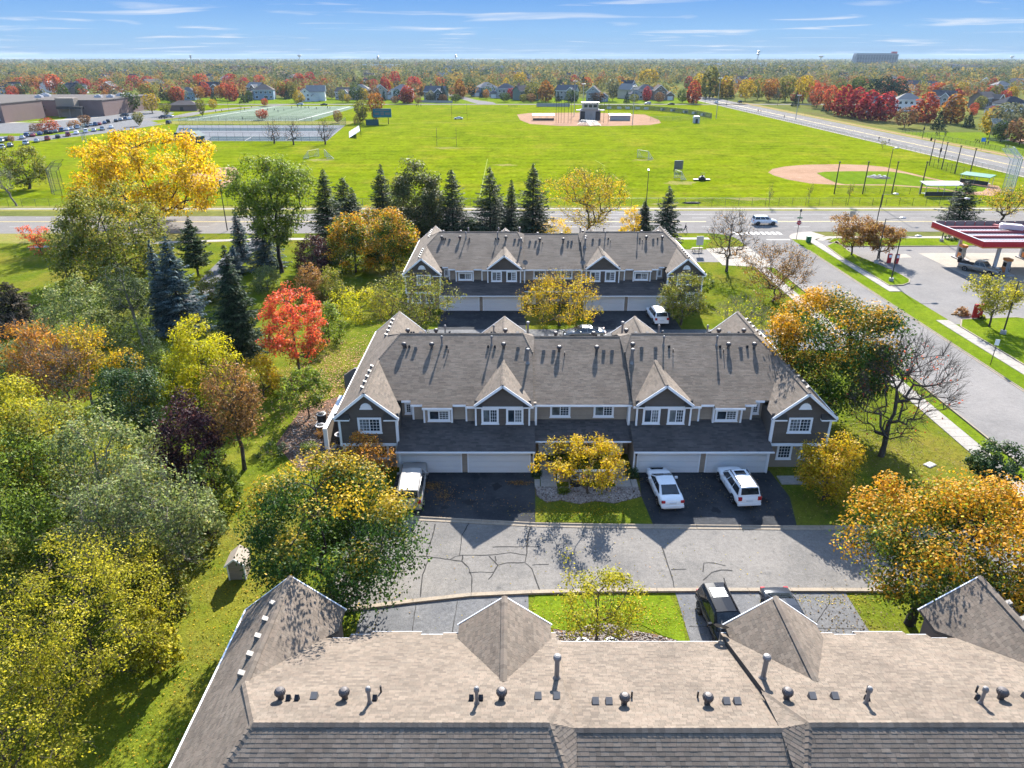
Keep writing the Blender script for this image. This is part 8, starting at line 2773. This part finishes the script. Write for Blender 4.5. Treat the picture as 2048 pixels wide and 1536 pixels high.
SPOTS = [(1683, 232, 168, 40, 'crimson', 'column', 'first of the five crimson trees beside the highway'), (1709, 236, 174, 40, 'crimson', 'column', 'second of the five crimson trees beside the highway'), (1734, 241, 180, 44, 'crimson', 'column', 'third of the five crimson trees beside the highway'), (1765, 242, 184, 46, 'crimson', 'column', 'fourth of the five crimson trees beside the highway'),
         (1846, 246, 183, 46, 'red', 'column', 'red and orange tree right of the crimson row'), (1901, 247, 186, 46, 'orange', 'column', 'rust orange tree before the estate'), (1657, 226, 170, 26, 'red', 'round', 'small red tree left of the crimson row'), (1633, 216, 164, 34, 'red', 'round', 'pinkish tree at the bend of the highway verge'),
         (1875, 260, 222, 30, 'dark', 'spike', 'dark spruce between red and rust trees'), (1936, 256, 224, 26, 'dark', 'spike', 'dark spruce by the second ball field'), (1652, 224, 190, 22, 'dark', 'spike', 'dark spruce left of the crimson row'), (1590, 213, 185, 18, 'dark', 'spike', 'small dark spruce on the highway verge'),
         (1808, 256, 214, 44, 'rust', 'round', 'brownish bush below the white hipped house'), (1978, 275, 214, 46, 'yellow', 'round', 'yellow tree right of the second backstop'), (2003, 280, 205, 60, 'grey', 'vase', 'grey half bare tree at the right edge'), (2038, 290, 235, 56, 'rust', 'round', 'orange brown tree at the right edge'), (2000, 284, 240, 34, 'green', 'round', 'green tree between yellow and brown trees'),
         (1716, 196, 152, 44, 'green', 'round', 'dark green tree behind the crimson row'), (1765, 198, 152, 40, 'dark', 'round', 'dark pine left in the clump'), (1790, 200, 156, 40, 'dark', 'round', 'dark pine right in the clump'), (1742, 196, 155, 38, 'dark', 'maple', 'dark pine behind the second crimson tree'),
         (1386, 207, 160, 28, 'red', 'column', 'tall orange red tree left of the highway crossing'), (1364, 206, 178, 22, 'green', 'round', 'green bush left of the orange red tree'), (1418, 196, 130, 38, 'olive', 'column', 'tall olive poplar by the highway'), (1450, 196, 150, 30, 'yellow', 'column', 'tall yellow tree behind the traffic signal'), (1398, 192, 146, 30, 'yellow', 'round', 'yellow tree left of the olive poplar'),
         (1438, 194, 158, 18, 'dark', 'spike', 'dark spruce by the highway crossing'), (1460, 196, 160, 18, 'dark', 'spike', 'second dark spruce by the highway crossing'), (1490, 202, 158, 32, 'yellow', 'round', 'golden tree behind the parked white car'), (1537, 204, 158, 34, 'orange', 'vase', 'orange gold tree on the far verge'), (1515, 200, 156, 30, 'olive', 'round', 'olive tree between gold trees'), (1570, 203, 152, 36, 'olive', 'vase', 'thin olive tree on the far verge'), (1605, 206, 150, 36, 'yellow', 'round', 'yellow tree behind the highway verge'), (1628, 212, 178, 28, 'grey', 'round', 'grey green bush on the highway verge'),
         (1091, 203, 160, 30, 'orange', 'column', 'tall orange maple beside the central netting'), (1144, 204, 180, 27, 'green', 'round', 'rounded green tree behind the central netting'), (1116, 203, 186, 14, 'dark', 'spike', 'small dark spruce beside the netting'), (1293, 202, 172, 18, 'crimson', 'column', 'crimson maple right of the press box'), (1318, 206, 184, 20, 'rust', 'round', 'rusty small tree before the brown house'), (1195, 204, 184, 28, 'rust', 'round', 'rusty tree behind the press box'), (1225, 202, 157, 26, 'grey', 'vase', 'bare grey tree behind the bleachers'), (1253, 206, 182, 14, 'dark', 'spike', 'dark spruce behind the bleachers'), (1268, 206, 188, 20, 'olive', 'round', 'olive tree behind the outfield fence'),
         (1010, 204, 184, 22, 'green', 'round', 'green tree right of the back street'), (1047, 205, 188, 18, 'olive', 'round', 'olive tree left of the orange maple'), (1062, 205, 186, 20, 'rust', 'round', 'rosy tree left of the tall orange maple'), (920, 197, 158, 24, 'orange', 'column', 'tall orange maple left of the back street'), (943, 193, 166, 18, 'dark', 'round', 'dark round tree at the top of the back street'), (964, 196, 176, 12, 'dark', 'spike', 'dark spruce at the top of the back street'), (972, 198, 178, 14, 'orange', 'round', 'small orange tree above the back street'), (911, 204, 188, 22, 'green', 'round', 'pale green bushes at the back street corner'), (886, 205, 188, 18, 'rust', 'round', 'rosy small tree before the dark green house'),
         (814, 206, 172, 20, 'red', 'column', 'bright red maple before the white house'), (770, 190, 153, 24, 'crimson', 'column', 'crimson maple before the narrow tan house'), (828, 188, 153, 32, 'crimson', 'round', 'broad crimson maple right of the white house'), (882, 184, 154, 22, 'red', 'round', 'red maple behind the dark green house'), (791, 178, 142, 22, 'crimson', 'round', 'crimson maple behind the narrow tan house'), (750, 190, 158, 18, 'crimson', 'round', 'small crimson maple by the wide tan house'), (795, 204, 178, 16, 'dark', 'round', 'dark bush before the white house'), (768, 202, 180, 10, 'dark', 'spike', 'pair spruce before the narrow tan house'), (790, 208, 192, 16, 'rust', 'round', 'rosy bush before the white house'), (836, 208, 190, 14, 'rust', 'round', 'brown bush right of the red maple'),
         (1013, 186, 155, 14, 'yellow', 'round', 'small yellow tree above the back street'), (1040, 176, 143, 26, 'yellow', 'round', 'yellow tree above the dark roofed house'), (1296, 172, 138, 40, 'yellow', 'round', 'broad golden tree on the skyline behind the press box'), (1148, 172, 150, 20, 'crimson', 'column', 'crimson tree behind the blue grey house'), (1173, 180, 154, 22, 'red', 'round', 'red tree behind the tall grey house'),
         (400, 200, 171, 22, 'orange', 'round', 'orange maple right of the brick pavilion'), (440, 200, 172, 20, 'orange', 'round', 'orange maple beside a dark spruce'), (465, 202, 169, 25, 'red', 'column', 'red orange maple left of the blue house'), (427, 202, 178, 14, 'dark', 'spike', 'dark spruce between orange maples'), (404, 182, 146, 28, 'red', 'round', 'red maple behind the low dark roof'), (463, 178, 147, 26, 'crimson', 'round', 'crimson maple behind the orange maples'), (520, 176, 149, 25, 'red', 'round', 'red maple above the blue house'), (490, 182, 154, 24, 'crimson', 'round', 'crimson maple left of the blue house'), (600, 178, 146, 27, 'red', 'column', 'red orange maple behind the white gable'), (622, 176, 143, 20, 'crimson', 'round', 'crimson maple right of the white gable'), (564, 196, 161, 26, 'olive', 'round', 'olive tree between blue and white houses'), (488, 206, 186, 20, 'dark', 'spike', 'dark spruce before the blue house'),
         (685, 205, 178, 16, 'olive', 'round', 'olive tree before the grey gabled house'), (695, 206, 188, 14, 'yellow', 'round', 'small yellow tree before the grey gabled house'), (728, 203, 176, 20, 'yellow', 'round', 'yellow tree before the wide tan house'), (749, 204, 172, 22, 'rust', 'round', 'rosy tree before the wide tan house'),
         (265, 224, 180, 36, 'green', 'round', 'dark green tree right of the school'), (305, 226, 186, 32, 'yellow', 'round', 'small yellow tree by the turning lot'), (279, 252, 224, 22, 'olive', 'vase', 'thin olive tree by the parking lot'), (333, 232, 206, 24, 'olive', 'vase', 'young olive tree beside the brick pavilion'), (225, 222, 195, 20, 'green', 'maple', 'green spruce like tree before the school wall'), (65, 230, 202, 30, 'dark', 'round', 'dark tree pair left before the school'), (85, 232, 198, 26, 'dark', 'round', 'dark tree pair right before the school'),
         (100, 262, 235, 40, 'red', 'dome', 'rusty red tree in the parking lot'), (72, 262, 246, 24, 'rust', 'dome', 'pale rosy bush in the parking lot'), (150, 255, 240, 30, 'orange', 'dome', 'orange tree in the parking lot'), (172, 252, 230, 24, 'rust', 'vase', 'half bare rosy tree in the parking lot'), (24, 285, 270, 12, 'orange', 'round', 'small orange sapling in the parking lot'),
         (525, 240, 218, 24, 'red', 'round', 'round orange red tree by the tennis courts'), (676, 246, 220, 18, 'rust', 'round', 'small round rusty tree right of the turf field'), (530, 212, 196, 14, 'red', 'round', 'small red tree at the far end of the turf'), (427, 218, 198, 18, 'yellow', 'round', 'small yellow tree by the turf field'), (405, 232, 198, 20, 'olive', 'vase', 'thin tree by the curving school road'),
         (754, 247, 186, 32, 'orange', 'vase', 'leafy brown tree beside the scoreboard'), (726, 246, 200, 34, 'olive', 'vase', 'olive tree left of the scoreboard'), (715, 247, 228, 16, 'rust', 'dome', 'rusty bush at the top of the slope'),
         (355, 205, 170, 40, 'grey', 'round', 'grey green tree behind the pavilion'), (300, 202, 166, 34, 'olive', 'round', 'olive green tree right of the school'), (170, 186, 156, 30, 'crimson', 'round', 'crimson maple behind the school'), (110, 186, 148, 34, 'red', 'round', 'red maple behind the school roof'), (70, 184, 150, 30, 'orange', 'round', 'orange maple behind the school roof'), (45, 184, 154, 26, 'red', 'round', 'red maple at the left behind the school'), (270, 178, 150, 24, 'crimson', 'round', 'crimson maple left of the olive tree'), (298, 178, 152, 24, 'crimson', 'round', 'crimson maple above the olive tree'), (210, 184, 156, 24, 'red', 'round', 'red maple above the school entrance')]
for u, vb, vt, w, col, shp, lab in SPOTS:
    ftp(lab, u, vb, vt, w, col, shp)
for i_, (u, vb, vt, lab) in enumerate(((545, 287, 238, 'left bare tree by the tennis court fence'), (584, 290, 240, 'middle bare tree by the tennis court fence'), (648, 289, 236, 'right bare tree by the tennis court fence'))):
    tree(lab, u, vb, vt, 42, L_rust, 'column', 120, .3, .16, 120, .3, .8, twigs=2, bark=bark_dark, inner=.2)
# more individual trees through the first streets of houses
tr_ = random.Random(33)
KG = {'crimson': 'crimson maples among the distant houses', 'red': 'red maples among the distant houses', 'orange': 'orange maples among the distant houses', 'yellow': 'yellow trees among the distant houses', 'olive': 'olive trees among the distant houses', 'green': 'green trees among the distant houses', 'dark': 'dark conifers among the distant houses', 'rust': 'brownish trees among the distant houses', 'grey': 'grey green trees among the distant houses'}
cnt = 0
house_xy = [(o.location.x, o.location.y) for o in bpy.data.objects if o.name.startswith('suburban_house')]
while cnt < 165:
    y_ = 546 + 300 * tr_.random() ** 1.3
    x_ = tr_.uniform(-.76, .76) * y_
    if y_ > 640 - .02 * x_ and False:
        continue
    if 138 < x_ < 176 or -45 - (y_ - 560) * .28 < x_ < -8 - (y_ - 560) * .28:
        continue
    if any(abs(x_ - a) < 11 and -7 < y_ - b < 9 for a, b in house_xy):
        continue
    col = tr_.choices(['crimson', 'red', 'orange', 'yellow', 'olive', 'green', 'dark', 'rust', 'grey'], [7, 7, 4, 2.5, 4, 4, 2.5, 2, 2] if x_ < 180 else [6, 4, 2, 1, 2, 3, 1, 1, 2])[0]
    h = tr_.uniform(7, 13)
    far_tree('%s %s tree among the houses %s' % ('tall' if h > 10 else 'lower', {'dark': 'dark evergreen', 'grey': 'grey green', 'rust': 'brownish'}.get(col, col), zone(x_, y_)), x_, y_, h, h * tr_.uniform(.7, 1.0), col, 'spike' if col == 'dark' else tr_.choice(['round', 'column', 'maple']), KG[col], 'conifer' if col == 'dark' else 'tree')
    cnt += 1
for i in range(34):                           # the estate right of the highway, nearer than the rest
    y_ = tr_.uniform(345, 560); x_ = tr_.uniform(200, .76 * y_ + 10)
    if x_ < 200 or any(abs(x_ - a) < 10 and -14 < y_ - b < 9 for a, b in house_xy):
        continue
    col = tr_.choices(['crimson', 'red', 'orange', 'olive', 'green', 'dark'], [5, 4, 2, 2, 2, 2])[0]
    h = tr_.uniform(4, 8)
    far_tree('small %s tree in the estate right of the highway' % {'dark': 'dark evergreen'}.get(col, col), x_, y_, h, h * tr_.uniform(.8, 1.0), col, 'spike' if col == 'dark' else 'round', 'small %s trees in the estate right of the highway' % col, 'conifer' if col == 'dark' else 'tree')

# the woods beyond, one mass to the horizon
wm, wnt, wb_, wN, wL = new_mat('far_woods')
wr = wN('ShaderNodeValToRGB')
stops = [(.0, (.20, .045, .045)), (.10, (.24, .075, .045)), (.20, (.27, .13, .05)), (.30, (.31, .22, .045)), (.42, (.20, .18, .06)), (.56, (.13, .135, .05)), (.70, (.08, .105, .045)), (.82, (.045, .07, .045)), (.92, (.16, .15, .11)), (1.0, (.21, .17, .12))]
while len(wr.color_ramp.elements) < len(stops):
    wr.color_ramp.elements.new(.5)
for e, (p, c) in zip(wr.color_ramp.elements, stops):
    e.position, e.color = p, (*c, 1)
wL(attr(wnt, 'turn'), wr.inputs[0])
t_ = attr(wnt, 'tint')
wL(mixc(wnt, 1.0, wr.outputs[0], mixc(wnt, t_, (.7, .7, .7), (1.3, 1.3, 1.3)), 'MULTIPLY'), wb_.inputs['Base Color'])
wb_.inputs['Roughness'].default_value = .9
wb_.inputs['Specular IOR Level'].default_value = 0
tr2 = wN('ShaderNodeBsdfTranslucent')
wL(wr.outputs[0], tr2.inputs['Color'])
ms2 = wN('ShaderNodeMixShader'); ms2.inputs[0].default_value = .35
wL(wb_.outputs[0], ms2.inputs[1]); wL(tr2.outputs[0], ms2.inputs[2]); wL(ms2.outputs[0], wnt.nodes['Material Output'].inputs['Surface'])


def woods(label, n, y0, y1, k, leaf, hr_, seed, power=1.0, green=0.):
    r_ = np.random.RandomState(seed)
    y = y0 + (y1 - y0) * r_.rand(n) ** power
    x = (r_.rand(n) * 2 - 1) * (.80 * y + 40)
    ok = ~((x > 136) & (x < 178) & (y < 900)) & ~((y < 620) & (x < 260))
    for a, b in house_xy:
        ok &= ~((np.abs(x - a) < 10) & (y - b > -15) & (y - b < 8))
    x, y = x[ok], y[ok]
    n = len(x)
    h = r_.uniform(*hr_, n)
    sx = np.sin(x * .011 + 1.3) * np.cos(y * .009)
    hue = np.clip((green + (1 - green) * r_.rand(n) * .96) * np.clip(.62 + (y - 560) / 900, .6, 1) + sx * .12, 0, 1)
    u = r_.normal(size=(n, k, 3)); u /= np.linalg.norm(u, axis=2, keepdims=True)
    u *= r_.rand(n, k, 1) ** .3
    rad = h * r_.uniform(.36, .5, n)
    C = np.stack([x[:, None] + u[..., 0] * rad[:, None], y[:, None] + u[..., 1] * rad[:, None], h[:, None] * (.56 + .44 * u[..., 2])], 2).reshape(-1, 3)
    V, Fc = leaves(C, r_, leaf, .2, .85, u.reshape(-1, 3) * 1.5)
    me = np_mesh('distant_woods', V, Fc, wm, {'tint': r_.rand(n * k), 'turn': np.repeat(hue, k)})
    return tag(put('distant_woods', me), label, None, None, 'stuff')


woods('autumn trees filling the streets behind the first houses', 2600, 585, 1150, 60, 1.55, (7, 14), 5, 1.0, .12)
woods('autumn woods reaching towards the horizon', 5600, 1000, 2700, 22, 3.0, (11, 20), 6, 1.0, .30)
woods('hazy woods along the horizon', 7500, 2400, 9000, 10, 6, (12, 21), 7, 1.2, .38)

# ================================================================ THE AIR
HZ = 0.000045
hm, hnt, hb, hN, hL = new_mat('haze')
hnt.nodes.remove(hb)
pv = hN('ShaderNodeVolumePrincipled')
pv.inputs['Color'].default_value = (.66, .83, 1.0, 1)
pv.inputs['Density'].default_value = HZ
pv.inputs['Anisotropy'].default_value = 0
hL(pv.outputs[0], hnt.nodes['Material Output'].inputs['Volume'])
m = MB(); m.box(-9600, 9600, -200, 11200, -1.2, 62)
tag(m.build('haze', hm), 'thin bluish autumn haze over the whole plain', None, None, 'stuff')
